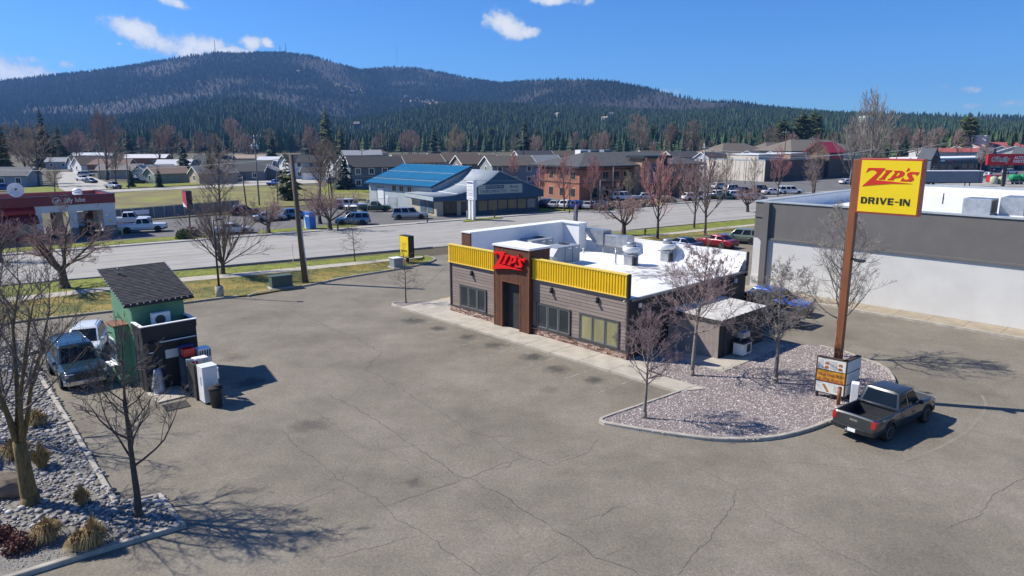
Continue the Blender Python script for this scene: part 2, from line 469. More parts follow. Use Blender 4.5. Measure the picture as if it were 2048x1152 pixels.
def smooth_path(pts, step=.6):
    """Catmull-Rom through world points"""
    P_ = [Vector(p) for p in pts]; o = []
    for i in range(len(P_)-1):
        p0, p1, p2, p3 = P_[max(i-1, 0)], P_[i], P_[i+1], P_[min(i+2, len(P_)-1)]
        k = max(1, int((p2-p1).length/step))
        for j in range(k):
            t = j/k
            o.append(.5*((2*p1)+(p2-p0)*t+(2*p0-5*p1+4*p2-p3)*t*t+(3*p1-p0-3*p2+p3)*t**3))
    o.append(P_[-1]); return o

# ---- roadside lawn with walk between the road and the lot
def lerp_tab(tab, x):
    if x <= tab[0][0]: a, b = tab[0], tab[1]
    elif x >= tab[-1][0]: a, b = tab[-2], tab[-1]
    else:
        for a, b in zip(tab, tab[1:]):
            if a[0] <= x <= b[0]: break
    return a[1] + (b[1]-a[1])*(x-a[0])/(b[0]-a[0])
t_road = [(-300, 598), (0, 573), (356, 542), (600, 524), (802, 505.5), (846, 511)]
t_wf = [(-300, 627), (53, 591), (228, 572), (375, 554), (474, 546), (706, 524), (846, 512)]
t_wn = [(-300, 639), (53, 600), (228, 580), (375, 562), (474, 553.5), (706, 530), (846, 514.5)]
t_cb = [(-300, 690), (56, 640), (195, 625), (367, 605), (474, 591.5), (500, 590), (602, 572.5), (690, 554), (802, 536.5), (846, 527)]
pm('lawn', (.23, .245, .02), (.10, .125, .014), scale=.9, rough=.95, detail=9, bump=.6, bscale=25, lo=.36, hi=.68)
pm('lawn_dry', (.27, .20, .045), (.085, .10, .018), scale=.45, rough=.95, detail=10, bump=.8, bscale=18, lo=.40, hi=.60)  # darker mottling also stands in for shading and tree shadow on the grass
pm('lawn_field', (.215, .225, .04), (.15, .12, .05), scale=.14, rough=.95, detail=10, bump=.3, bscale=6, lo=.4, hi=.66)
xs = list(range(-300, 840, 12)) + [846]
def lawn_strip(name, tops, mat, label):
    """tops: list of (table or mix of tables, height)"""
    m_ = MB(); n = len(tops)
    for i, x in enumerate(xs):
        for (tab, h) in tops:
            y = lerp_tab(tab, x) if isinstance(tab, list) else lerp_tab(tab[0], x)*(1-tab[2])+lerp_tab(tab[1], x)*tab[2]
            p = G(x, y, h); p.z += (mnoise.noise(p*.35)*.05 if 0 < h else 0) * (1 if isinstance(tab, tuple) else .2); m_.v.append(p)
        if i:
            for j in range(n-1): m_.f.append(((i-1)*n+j, (i-1)*n+j+1, i*n+j+1, i*n+j)); m_.sm.append(True)
    o = m_.build(name, mat, fixn=True); tag(o, label, kind='structure'); return o
lawn_strip('lawn', [(t_road, .12), ((t_road, t_wf, .5), .24), (t_wf, .30)], M_('lawn'), 'green grass verge between road and walk')
lawn_strip('path', [(t_wf, .305), (t_wn, .305)], M_('concrete'), 'narrow concrete walk along the grass verge')
lawn_strip('lawn', [(t_wn, .30), ((t_wn, t_cb, .35), .10), ((t_wn, t_cb, .62), .03), ((t_wn, t_cb, .82), .05), (t_cb, .12)], M_('lawn_dry'), 'yellowed grass swale beside the parking lot')
kerb('kerb', list(reversed([RD(u, -.02) for u in range(-140, 44, 6)])), label='concrete kerb along the near side of the road', mat='concrete_far', w=.2)
kerb('kerb', [G(x, lerp_tab(t_cb, x)+3) for x in range(-300, 480, 20)]+[G(478, 594.5)], label='kerb below the yellowed swale left of the gap')
nose = smooth_path(P((498, 594), (515, 588), (602, 575), (654, 565), (690, 557), (802, 539), (850, 528.5), (866, 524), (872, 520.5), (866, 516), (848, 513)))
kerb('kerb', nose, label='rounded kerb at the end of the grass verge')
mb = MB()
tip = P((846, 527), (858, 525), (866, 521.5), (868, 518.5), (862, 516), (846, 513.5))
sheet('lawn', [(p.x, p.y) for p in tip], .12, M_('lawn'), 'small grass tip inside the rounded kerb')
# grass tufts on the verge
pm('grass_blades', (.30, .29, .04), (.20, .20, .03), scale=.8, rough=.9, detail=6)
mb = MB()
for i in range(6000):
    x = R.uniform(-120, 850); k = R.random()
    if k < .4: y = lerp_tab(t_road, x)*(1-R.random())+lerp_tab(t_wf, x)*R.random()*.0 + 0; f = R.random(); y = lerp_tab(t_road, x)*(1-f)+lerp_tab(t_wf, x)*f; h = .12+.18*f
    else: f = R.random(); y = lerp_tab(t_wn, x)*(1-f)+lerp_tab(t_cb, x)*f; h = .30-.27*min(1, f/.62) if f < .62 else .03+.09*(f-.62)/.38
    p = G(x, y, h); a = R.uniform(0, PI); s_ = R.uniform(.03, .08); d = Vector((math.cos(a), math.sin(a), 0))*s_
    mb.add([p-d*.6, p+d*.6, p+Vector((R.uniform(-.05, .05), R.uniform(-.05, .05), R.uniform(.03, .09)))], [(0, 1, 2)])
o = mb.build('grass', M_('grass_blades')); tag(o, 'short rough grass blades on the roadside verge', 'grass', kind='stuff')

# ---- verge on the far right behind the drive-in
sheet('lawn', [(p.x, p.y) for p in P((1180, 471), (1231, 466), (1330, 455), (1498, 438.5), (1700, 418), (1700, 428), (1500, 449), (1380, 461), (1180, 483))], .02, M_('lawn'), 'grass verge by the road behind the drive-in')
sheet('path', [(p.x, p.y) for p in P((1180, 483), (1380, 461), (1500, 449), (1700, 428), (1700, 430.5), (1500, 452.5), (1380, 465), (1180, 487))], .024, M_('concrete'), 'concrete walk behind the drive-in')
sheet('lawn', [(p.x, p.y) for p in P((1180, 487), (1380, 465), (1500, 452.5), (1700, 430.5), (1700, 450), (1500, 470), (1400, 480), (1180, 500))], .028, M_('lawn_dry'), 'dry grass slope behind the parked red sedan')

# ---- cracks in the asphalt
pm('crack', (.05, .048, .045), (.03, .029, .027), scale=4, rough=.95)
pm('crack_edge', (.15, .136, .115), (.12, .11, .094), scale=6, rough=.95)
def crack(pts, w, name='crack', mat='crack', amp=.09, z=.004):
    pts = [Vector((p.x, p.y, 0)) for p in pts]; path = []
    for a, b in zip(pts, pts[1:]):
        k = max(2, int((b-a).length/.11))
        path += [a.lerp(b, j/k) for j in range(k)]
    path.append(pts[-1]); m_ = MB(); n = len(path); seed = R.uniform(0, 99)
    for i, p in enumerate(path):
        d = (path[min(i+1, n-1)]-path[max(i-1, 0)]).normalized(); nn = Vector((-d.y, d.x, 0))
        off = mnoise.noise(Vector((i*.55, seed, 0)))*amp*.8 + mnoise.noise(Vector((i*.17, seed, 5)))*amp*1.5 + mnoise.noise(Vector((i*.04, seed, 7)))*amp*2.2
        ww = w*(.45+.9*abs(mnoise.noise(Vector((i*.6, seed, 3))))) * min(1, .25+.2*min(i, n-1-i))
        m_.v += [p+nn*(off-ww)+Vector((0, 0, z)), p+nn*(off+ww)+Vector((0, 0, z))]
        if i: m_.f.append((2*i-2, 2*i, 2*i+1, 2*i-1)); m_.sm.append(False)
    return m_.build(name, M_(mat), lot)
def zc(*q): return [G(520+a/2.56, 740+b/2.56) for a, b in q]
def zd(*q): return [G(340+a/5.12, 540+b/5.12) for a, b in q]
CR = [(zd((860, 345), (1040, 375), (1190, 405), (1350, 465), (1530, 540), (1700, 615), (1860, 680), (2000, 740), (2160, 850))+zc((530, 0), (640, 50)), .022),
      (zc((640, 50), (740, 110), (830, 165), (960, 240), (1050, 310), (1180, 345), (1290, 410), (1345, 447), (1440, 470), (1500, 495)), .015),
      (zc((340, 120), (480, 190), (600, 270), (690, 335), (730, 370), (820, 425), (900, 465), (1000, 530), (1070, 550), (1130, 595), (1250, 655), (1350, 720), (1470, 790), (1600, 860), (1730, 960), (1850, 1000), (1980, 1090)), .018),
      (zc((1345, 447), (1070, 550)), .014), (zc((1070, 550), (830, 635), (650, 700)), .012),
      (zc((270, 200), (380, 280), (450, 340), (540, 400), (600, 415), (680, 400), (730, 370)), .010),
      (zc((100, 300), (180, 380), (270, 450), (340, 510), (420, 570), (450, 590), (640, 700), (700, 760), (860, 850), (960, 940), (1080, 1020), (1160, 1090)), .014),
      (zc((450, 590), (300, 640), (150, 715), (-60, 720), (-200, 770)), .009), (zc((1755, 345), (1680, 420), (1560, 465), (1500, 495)), .010),
      (zc((820, 850), (620, 910), (450, 945), (330, 965)), .010), (zc((1560, 940), (1450, 1000), (1360, 1060)), .010), (zc((1630, 780), (1760, 730), (1830, 690)), .008),
      (zc((900, 300), (1000, 350), (1110, 410)), .008), (zc((730, 110), (810, 80), (900, 65)), .008), (zc((660, 165), (740, 130)), .008), (zc((1000, 780), (1140, 755), (1230, 730)), .007),
      (P((1472, 975), (1462, 1010), (1430, 1060), (1380, 1120), (1350, 1152)), .012), (P((1500, 1000), (1560, 1045), (1640, 1090), (1740, 1140), (1800, 1170)), .012),
      (P((2060, 955), (1985, 990), (1960, 1030), (1890, 1060)), .011), (P((1290, 890), (1420, 950), (1472, 975)), .008), (P((1180, 1055), (1230, 1020), (1290, 1000)), .007),
      (P((640, 655), (560, 645), (480, 636)), .010), (P((660, 700), (700, 680), (735, 668)), .008), (P((1960, 790), (2060, 740)), .006), (P((380, 905), (420, 940)), .006),
      (P((745, 880), (820, 930), (930, 990), (1030, 1060), (1120, 1150)), .007), (P((1560, 920), (1700, 935), (1880, 960)), .007), (P((1240, 930), (1290, 960), (1330, 1010)), .006)]
for pts, w in CR:
    crack(pts, w*.85)
for (pts, w) in CR[:9]:
    for _ in range(3):                      # side branches
        i = R.randrange(len(pts)-1); a = pts[i].lerp(pts[i+1], R.random()); t = R.uniform(0, 2*PI)
        crack([a, a+Vector((math.cos(t), math.sin(t), 0))*R.uniform(.5, 1.4)], .008)

# ---- painted stall lines and the faded drive-through arc
pm('faded_white', (.30, .285, .25), (.19, .175, .148), scale=2.4, rough=.9, lo=.45, hi=.62)
pm('faded_yellow', (.245, .215, .155), (.20, .182, .148), scale=1.6, rough=.9, lo=.4, hi=.6)
for lx in (1.35, 4.1, 6.85, 9.6, 12.35, 15.1, 17.6):
    m_ = MB(); m_.prism([Z(lx-.05, -2.15)[:2], Z(lx+.05, -2.15)[:2], Z(lx+.04, -5.0)[:2], Z(lx-.04, -5.0)[:2]], .0042, .0062)
    m_.build('stall_line', M_('faded_white'), lot)
def band(pts, w, mat, name):
    pts = smooth_path(pts, .4); m_ = MB()
    for i, p in enumerate(pts):
        d = (pts[min(i+1, len(pts)-1)]-pts[max(i-1, 0)]).normalized(); nn = Vector((-d.y, d.x, 0))
        m_.v += [p+nn*w/2+Vector((0, 0, .005)), p-nn*w/2+Vector((0, 0, .005))]
        if i: m_.f.append((2*i-2, 2*i-1, 2*i+1, 2*i)); m_.sm.append(False)
    return m_.build(name, mat, lot, fixn=True)
band(P((1963, 790), (1972, 811), (1958, 838), (1927, 868), (1868, 900), (1790, 928)), .13, M_('faded_yellow'), 'painted_arc')

# ---- lots, walks and fields beyond the road
def far(u, v): return RD(u, road_far(u)+v)
kerb('kerb', [far(u, 0) for u in range(-140, 36, 6)], label='kerb in front of the oil change shop', mat='concrete_far', w=.2)
kerb('kerb', [far(u, 0) for u in range(48, 400, 8)], label='kerb on the far side of the road to the right', mat='concrete_far', w=.2)
sheet('pavement', [far(u, .2)[:2] for u in (-140, 40, 80, 400)]+[far(u, 1.9)[:2] for u in (400, 80, 40, -140)], .06, M_('concrete_far'), 'pale sidewalk along the far side of the road')
sheet('parking_lot', [far(-140, 1.9)[:2], far(46, 1.9)[:2], far(46, 30)[:2], far(-10, 26)[:2], far(-140, 40)[:2]], .02, M_('asphalt_far'), 'dark asphalt lot around the oil change shop and blue building')
sheet('parking_lot', [far(46, 1.9)[:2], far(400, 1.9)[:2], far(400, 90)[:2], far(60, 40)[:2], far(46, 30)[:2]], .02, M_('asphalt_far'), 'asphalt lot around the brick office and shops')
for a, b, lab in ((-6, 20, 'grass island beside the hedge at the oil change shop'), (26, 40, 'grass strip under the crabapples by the blue box')):
    sheet('lawn', [far(a, 2)[:2], far(b, 2)[:2], far(b-1, 5.5)[:2], far(a+1, 5.5)[:2]], .09, M_('lawn'), lab)
sheet('lawn', [(p.x, p.y) for p in P((925, 445), (1005, 437), (1000, 434.5), (930, 440))], .09, M_('lawn'), 'narrow grass strip under the white pylon sign')
sheet('lawn', [(p.x, p.y) for p in P((1075, 425), (1210, 421), (1330, 409), (1330, 405), (1200, 414), (1080, 416))], .09, M_('lawn'), 'grass strip in front of the brick office cars')
sheet('field', [(p.x, p.y) for p in P((150, 452), (236, 440), (480, 418), (745, 404), (752, 388), (640, 373), (500, 372), (236, 385), (100, 396))], .03, M_('lawn_field'), 'open field of patchy dry grass behind the fence')
sheet('road', [(p.x, p.y) for p in P((60, 396), (236, 384.5), (500, 371.5), (640, 366), (640, 361), (500, 367), (236, 379), (60, 388))], .036, M_('concrete_far'), 'narrow side street beyond the field')
sheet('road', [(p.x, p.y) for p in P((120, 384), (246, 377), (190, 356), (155, 344), (118, 344), (112, 352))], .041, M_('concrete_far'), 'residential street running away between the houses')
sheet('lawn', [(p.x, p.y) for p in P((246, 377), (410, 369), (400, 362), (225, 366))], .046, M_('lawn'), 'bright green front lawn by the sage house')
sheet('lawn', [(p.x, p.y) for p in P((15, 392), (135, 385), (110, 372), (20, 378))], .046, M_('lawn'), 'bright green lawn by the grey cottage')
sheet('driveway', [(p.x, p.y) for p in P((410, 369), (500, 366), (640, 362), (640, 354), (560, 355), (470, 358))], .05, M_('concrete_far'), 'broad concrete driveway by the blue pickup')
sheet('lawn', [(p.x, p.y) for p in P((640, 384), (740, 384), (740, 368), (660, 366))], .046, M_('lawn'), 'green back lawn behind the grey duplex')

# ---- gravel island in front of the drive-through
isl = smooth_path(P((1388, 774), (1300, 805), (1215, 834), (1200, 840), (1197, 846), (1208, 851), (1240, 857), (1355, 875), (1443, 884), (1533, 882), (1601, 869), (1663, 847), (1740, 810), (1786, 778), (1791, 762), (1776, 741), (1760, 731), (1724, 719), (1694, 707), (1640, 694)), .5)
isl_poly = [(p.x, p.y) for p in isl]+[tuple(Z(20.4, 9.6)[:2]), tuple(Z(15.4, 9.6)[:2]), tuple(Z(15.4, -.3)[:2]), tuple(Z(20.0, -.7)[:2])]
pm('gravel_base', (.30, .26, .24), (.13, .105, .10), scale=22, rough=.95, detail=4, bump=.8, bscale=30, lo=.38, hi=.62)
sheet('gravel_bed', isl_poly, .10, M_('gravel_base'), 'bed of pinkish gravel on the drive-through island')
kerb('kerb', isl, label='curved concrete kerb round the gravel island', w=.17, h=.15)
def island_material(name, stops, rough=.9):
    m = bpy.data.materials.new(name); m.use_nodes = True; MATS[name] = m
    N, L = m.node_tree.nodes, m.node_tree.links; p = N['Principled BSDF']; p.inputs['Roughness'].default_value = rough
    g = N.new('ShaderNodeNewGeometry'); r = N.new('ShaderNodeValToRGB'); e = r.color_ramp.elements
    e[0].position, e[0].color = stops[0][0], _rgba(stops[0][1]); e[1].position, e[1].color = stops[-1][0], _rgba(stops[-1][1])
    for q, c_ in stops[1:-1]: k = e.new(q); k.color = _rgba(c_)
    L.new(g.outputs['Random Per Island'], r.inputs[0]); L.new(r.outputs[0], p.inputs['Base Color']); return m
island_material('gravel_stones', [(0, (.16, .125, .12)), (.3, (.31, .245, .235)), (.6, (.46, .39, .365)), (.85, (.58, .53, .48)), (1, (.72, .68, .63))])
island_material('grey_gravel', [(0, (.13, .12, .11)), (.35, (.25, .235, .21)), (.7, (.40, .385, .35)), (1, (.6, .58, .54))])
def in_poly(x, y, poly):
    c_ = False; n = len(poly); j = n-1
    for i in range(n):
        if (poly[i][1] > y) != (poly[j][1] > y) and x < (poly[j][0]-poly[i][0])*(y-poly[i][1])/(poly[j][1]-poly[i][1])+poly[i][0]: c_ = not c_
        j = i
    return c_
OCT = [(0, 2, 4), (2, 1, 4), (1, 3, 4), (3, 0, 4), (2, 0, 5), (1, 2, 5), (3, 1, 5), (0, 3, 5)]
def pebble(mb_, p, s_):
    a = R.uniform(0, 2*PI); b = R.uniform(.6, 1); c1, c2 = Vector((math.cos(a), math.sin(a), R.uniform(-.25, .25)))*s_, Vector((-math.sin(a), math.cos(a), R.uniform(-.25, .25)))*s_*b
    u = Vector((R.uniform(-.3, .3), R.uniform(-.3, .3), 1))*s_*R.uniform(.45, .8)
    mb_.add([p+c1, p-c1, p+c2, p-c2, p+u, p-u], OCT)
mb = MB(); x0, x1 = min(p[0] for p in isl_poly), max(p[0] for p in isl_poly); y0, y1 = min(p[1] for p in isl_poly), max(p[1] for p in isl_poly)
n = 0
while n < 21000:
    x, y = R.uniform(x0, x1), R.uniform(y0, y1)
    if not in_poly(x, y, isl_poly): continue
    n += 1
    pebble(mb, Vector((x, y, .105)), R.uniform(.022, .055))
o = mb.build('gravel', M_('gravel_stones')); tag(o, 'loose pink and grey gravel on the drive-through island', 'gravel', kind='stuff')

# ---- cobble bed on the lower left
bed_px = P((20, 684), (97, 676), (113, 691), (63, 711), (152, 860), (240, 1010), (325, 993), (372, 1055), (200, 1105), (40, 1152))
bed_poly = [(p.x, p.y) for p in bed_px]+[(-19, 13.5), (-45, 13), (-52, 40), (-34, 41.5)]
pm('bed_base', (.26, .245, .215), (.13, .12, .105), scale=18, rough=.95, detail=4, bump=.8, bscale=30, lo=.38, hi=.62)
bed = sheet('cobble_bed', bed_poly, .10, M_('bed_base'), 'landscape bed of grey cobbles and fine gravel')
kerb('kerb', list(reversed([*P((60, 716), (152, 860), (240, 1010))])), label='straight kerb along the cobble bed', w=.2)
kerb('kerb', list(reversed([*P((243, 1008), (325, 992), (374, 1056), (200, 1108), (40, 1158)), Vector((-19, 13.2, 0))])), label='kerb round the corner of the cobble bed', w=.2)
kerb('kerb', list(reversed([*P((15, 686), (97, 676), (115, 692))])), label='short kerb at the far end of the cobble bed', w=.2)
def cobble_here(x, y):
    return mnoise.noise(Vector((x*.23+3.1, y*.23, 4.2))) + .35*mnoise.noise(Vector((x*.7, y*.7, 1.7))) > (-.42 if y > 19.6 or x > -13 else .0)
mb = MB(); n = 0
while n < 24000:
    x, y = R.uniform(-30, -10), R.uniform(13, 41)
    if not in_poly(x, y, bed_poly): continue
    n += 1
    if R.random() < .7 or not cobble_here(x, y): pebble(mb, Vector((x, y, .105)), R.uniform(.014, .036))
o = mb.build('gravel', M_('grey_gravel')); tag(o, 'fine grey gravel between the cobbles', 'gravel', kind='stuff')
def cobble_mesh(k):
    bm = bmesh.new(); bmesh.ops.create_icosphere(bm, subdivisions=2 if k < 5 else 1, radius=1)
    for v in bm.verts:
        v.co *= 1+.28*mnoise.noise(v.co*1.1+Vector((k*7.1, 0, 0))); v.co.z *= .55
    me = bpy.data.meshes.new('stone'); bm.to_mesh(me); bm.free()
    me.polygons.foreach_set('use_smooth', [True]*len(me.polygons)); me.materials.append(M_('cobble')); return me
pm('cobble', (.34, .325, .31), (.20, .19, .18), scale=4, rough=.75, rnd=.55, bump=.1)
island_material('cobble_mass', [(0, (.14, .13, .125)), (.3, (.20, .19, .18)), (.65, (.33, .315, .30)), (1, (.55, .53, .5))], .75)
CM = [cobble_mesh(k) for k in range(7)]
spots = []; tries = 0
grid = {}
while tries < 140000 and len(spots) < 5200:
    tries += 1
    x, y = R.uniform(-30, -10), R.uniform(13.4, 40)
    if not in_poly(x, y, bed_poly) or not cobble_here(x, y): continue
    s_ = .045+.10*R.random()**1.8
    key = (int(x/.3), int(y/.3)); ok = True
    for a in (-1, 0, 1):
        for b in (-1, 0, 1):
            for (q, w, s2) in grid.get((key[0]+a, key[1]+b), ()):
                if (q-x)**2+(w-y)**2 < ((s_+s2)*.82)**2: ok = False
    if not ok: continue
    grid.setdefault(key, []).append((x, y, s_)); spots.append((x, y, s_))
def seen_size(s): return s[2]/math.hypot(s[0], s[1]) if abs(s[0]/s[1]) < .76 else 0
spots.sort(key=lambda s: -seen_size(s))
for i, (x, y, s_) in enumerate(spots[:300]):
    o = put('stone', CM[i % 5], bed); o.location = (x, y, .11+s_*.18); o.rotation_euler = (R.uniform(-.2, .2), R.uniform(-.2, .2), R.uniform(0, 6.28)); o.scale = (s_*R.uniform(.9, 1.35), s_*R.uniform(.75, 1), s_)
mb = MB(); tmp = [([v.co.copy() for v in m_.vertices], [tuple(p.vertices) for p in m_.polygons]) for m_ in CM[5:]]
for (x, y, s_) in spots[300:]:
    M = Matrix.Translation((x, y, .11+s_*.18)) @ Matrix.Rotation(R.uniform(0, 6.28), 4, 'Z') @ Matrix.Diagonal((s_*1.2, s_*.9, s_, 1))
    vs, fs = tmp[R.randrange(2)]; mb.add([M @ v for v in vs], fs, True)
o = mb.build('cobbles', M_('cobble_mass'), bed); tag(o, kind='stuff')
# ------------------------------------------------------------------ the drive-in restaurant
pm('siding_brown', (.265, .212, .182), (.20, .158, .134), scale=2.2, rough=.75, rnd=.12, stretch=(.5, 3, 6), bump=.1)
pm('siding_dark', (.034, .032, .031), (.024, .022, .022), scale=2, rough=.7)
pm('trim_dark', (.055, .05, .046), (.04, .036, .033), scale=3, rough=.6)
pm('yellow_metal', (.86, .56, .012), (.78, .50, .01), scale=1.2, rough=.4)
pm('yellow_cap', (.86, .62, .12), (.76, .54, .09), scale=2, rough=.4)
pm('rust_wood', (.15, .056, .024), (.062, .025, .013), scale=2.2, rough=.8, stretch=(9, 9, .8), bump=.25, lo=.3, hi=.7)
pm('rust_trim', (.22, .075, .028), (.12, .042, .018), scale=3, rough=.7, stretch=(6, 6, .8))
pm('sign_red', (.80, .006, .008), (.72, .005, .006), scale=2, rough=.35)
pm('window_frame_dark', (.075, .070, .064), (.055, .05, .046), scale=3, rough=.5)
pm('blind_olive', (.30, .28, .13), (.22, .205, .095), scale=1.5, rough=.5, spec=.6, stretch=(1, 1, .2))
island_material('ledgestone', [(0, (.12, .065, .05)), (.3, (.25, .15, .115)), (.6, (.37, .25, .19)), (1, (.50, .38, .31))])
def membrane_material():
    m = pm('roof_membrane', (.82, .82, .81), (.68, .68, .67), scale=.5, rough=.55, detail=8)
    N, L = m.node_tree.nodes, m.node_tree.links; p = N['Principled BSDF']
    src = p.inputs['Base Color'].links[0].from_socket
    t = N.new('ShaderNodeTexCoord'); mp = N.new('ShaderNodeMapping'); mp.inputs['Scale'].default_value = (.9, .55, .5)
    L.new(t.outputs['Object'], mp.inputs[0]); n = N.new('ShaderNodeTexNoise'); n.inputs['Scale'].default_value = 1.6; n.inputs['Detail'].default_value = 9; n.inputs['Roughness'].default_value = .72
    L.new(mp.outputs[0], n.inputs['Vector'])
    vd = N.new('ShaderNodeVectorMath'); vd.operation = 'DISTANCE'; L.new(t.outputs['Object'], vd.inputs[0]); vd.inputs[1].default_value = (12.6, 8.2, 3.45)
    f = N.new('ShaderNodeMapRange'); f.inputs['From Min'].default_value = 1.0; f.inputs['From Max'].default_value = 5.5; f.inputs['To Min'].default_value = .13; f.inputs['To Max'].default_value = -.12
    L.new(vd.outputs['Value'], f.inputs['Value'])
    a = N.new('ShaderNodeMath'); a.operation = 'ADD'; L.new(n.outputs['Fac'], a.inputs[0]); L.new(f.outputs[0], a.inputs[1])
    r = N.new('ShaderNodeMapRange'); r.inputs['From Min'].default_value = .54; r.inputs['From Max'].default_value = .64; r.inputs['To Max'].default_value = .85; L.new(a.outputs[0], r.inputs['Value'])
    x = N.new('ShaderNodeMix'); x.data_type = 'RGBA'; L.new(r.outputs[0], x.inputs['Factor']); L.new(src, x.inputs[6]); x.inputs[7].default_value = (.13, .11, .09, 1)
    L.new(x.outputs[2], p.inputs['Base Color'])
membrane_material()
ZW, ZDP, ZH = 15.56, 12.8, 3.45
zp = thing('drive_in_restaurant', 'brown sided drive-in restaurant with yellow corrugated parapet and white roof', 'restaurant', ZO, ZA)
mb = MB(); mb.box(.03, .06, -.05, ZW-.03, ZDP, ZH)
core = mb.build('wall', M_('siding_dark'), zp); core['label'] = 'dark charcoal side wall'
# board grooves on the shaded end wall
unit = MB(); unit.add([(0, 0, 0), (1, 0, 0), (1, -.03, 0), (0, -.03, 0), (0, 0, .184), (1, 0, .184), (1, -.012, .184), (0, -.012, .184)], [(0, 3, 2, 1), (4, 5, 6, 7), (0, 1, 5, 4)[::-1], (1, 2, 6, 5), (3, 7, 6, 2)[::-1], (0, 4, 7, 3)])
unit_me = unit.mesh('siding_board'); unit_me.materials.append(M_('siding_brown'))
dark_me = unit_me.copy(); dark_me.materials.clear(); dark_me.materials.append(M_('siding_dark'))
WINS = [(1.10, 3.77), (8.62, 11.33), (12.16, 14.95)]; WZ0, WZ1 = .66, 2.14
TX0, TX1, TY = 5.02, 8.22, -.32
def board_row(z, x0, x1):
    segs = [(x0, x1)]
    for (a, b) in [(TX0, TX1)] + ([(a-.08, b+.08) for a, b in WINS] if z+.2 > WZ0-.05 and z < WZ1+.05 else []):
        ns = []
        for (p, q) in segs:
            if b <= p or a >= q: ns.append((p, q)); continue
            if a > p: ns.append((p, a))
            if b < q: ns.append((b, q))
        segs = ns
    for (p, q) in segs:
        n = max(1, round((q-p)/3.6)); cuts = [p]+[p+(q-p)*(i+R.uniform(-.25, .25))/n for i in range(1, n)]+[q]
        for a, b in zip(cuts, cuts[1:]):
            o = put('siding_board', unit_me, zp); o.location = (a+.004, .06, z); o.scale = (b-a-.008, 1, 1)
z = .60
while z < 3.70:
    board_row(z, .05, ZW-.05); z += .2
z = .02
while z < 3.3:
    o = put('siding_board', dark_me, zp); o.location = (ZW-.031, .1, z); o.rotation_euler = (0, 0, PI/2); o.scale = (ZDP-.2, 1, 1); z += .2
for a in (-.02, ZW-.08): MB().box(a, -.035, .55, a+.1, .1, 3.72).build('corner_trim', M_('trim_dark'), zp)
# ledge stone base, many small courses
mb = MB()
for row in range(6):
    x = -.04
    while x < ZW+.04:
        w = R.uniform(.14, .42); h0, h1 = row*.09, row*.09+.09
        if not (TX0-.05 < x+w/2 < TX1+.05):
            d = R.uniform(.03, .085); mb.box(x+.006, -d, h0+.006+R.uniform(-.004, .004), min(x+w, ZW+.05)-.006, .08, h1-.006)
        x += w
o = mb.build('stone_veneer', M_('ledgestone'), zp); tag(o, 'red and tan ledge stone base', kind='stuff')
for a, b in ((-.05, TX0-.01), (TX1+.01, ZW+.05)): MB().box(a, -.10, .545, b, .05, .595).build('ledge', M_('trim_dark'), zp)
# corrugated yellow parapet panels
def corrugated(x0, x1, y, z0, z1, pitch=.2, d=.045):
    m_ = MB(); n = max(1, round((x1-x0)/pitch)); p = (x1-x0)/n; prof = []
    for i in range(n):
        a = x0+i*p; prof += [(a, 0), (a+p*.42, 0), (a+p*.52, -d), (a+p*.9, -d)]
    prof.append((x1, 0))
    for i, (x, dy) in enumerate(prof):
        m_.v += [Vector((x, y+dy, z0)), Vector((x, y+dy, z1))]
        if i: m_.f.append((2*i-2, 2*i, 2*i+1, 2*i-1)); m_.sm.append(False)
    return m_
for (a, b) in ((-.10, TX0), (TX1, ZW-.04)):
    corrugated(a+.02, b-.02, -.06, 3.70, 4.86).build('corrugated_panel', M_('yellow_metal'), zp)
    mb = MB(); mb.box(a, -.058, 3.69, b, .16, 4.86); mb.build('parapet', M_('white_plain'), zp)
    mb = MB(); mb.box(a-.01, -.135, 4.862, b+.01, .18, 4.93); mb.box(a, -.125, 3.64, b, -.03, 3.698); mb.build('cap_flashing', M_('yellow_cap'), zp)
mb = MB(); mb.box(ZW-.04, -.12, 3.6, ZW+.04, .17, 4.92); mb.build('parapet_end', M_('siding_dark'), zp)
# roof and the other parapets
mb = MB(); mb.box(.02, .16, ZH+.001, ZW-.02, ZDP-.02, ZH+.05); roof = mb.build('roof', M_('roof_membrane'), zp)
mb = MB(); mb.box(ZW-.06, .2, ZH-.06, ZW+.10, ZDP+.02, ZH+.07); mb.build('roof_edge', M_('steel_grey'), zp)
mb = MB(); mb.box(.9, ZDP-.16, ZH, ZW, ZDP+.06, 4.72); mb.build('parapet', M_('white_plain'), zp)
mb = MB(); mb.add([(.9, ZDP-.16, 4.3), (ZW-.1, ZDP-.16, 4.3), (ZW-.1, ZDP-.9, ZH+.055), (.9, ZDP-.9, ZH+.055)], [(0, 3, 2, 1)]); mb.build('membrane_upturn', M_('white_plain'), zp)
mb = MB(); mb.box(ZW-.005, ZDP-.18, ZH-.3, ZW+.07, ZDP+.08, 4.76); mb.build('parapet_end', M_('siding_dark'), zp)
mb = MB(); mb.box(0, 1.2, ZH, .9, 11.6, 5.62); mb.build('parapet', M_('white_plain'), zp)
mb = MB(); mb.box(-.03, 1.1, ZH-.1, .93, 1.2, 5.6); mb.build('wood_panel', M_('rust_wood'), zp)
mb = MB(); mb.box(-.06, 1.05, 5.62, .96, 11.65, 5.70); mb.box(.93, 10.6, 5.62, 2.6, 11.65, 5.70); mb.build('cap_flashing', M_('white_plain'), zp)
mb = MB(); mb.box(.9, 10.7, ZH, 2.55, 11.6, 5.62); mb.build('parapet', M_('white_plain'), zp)
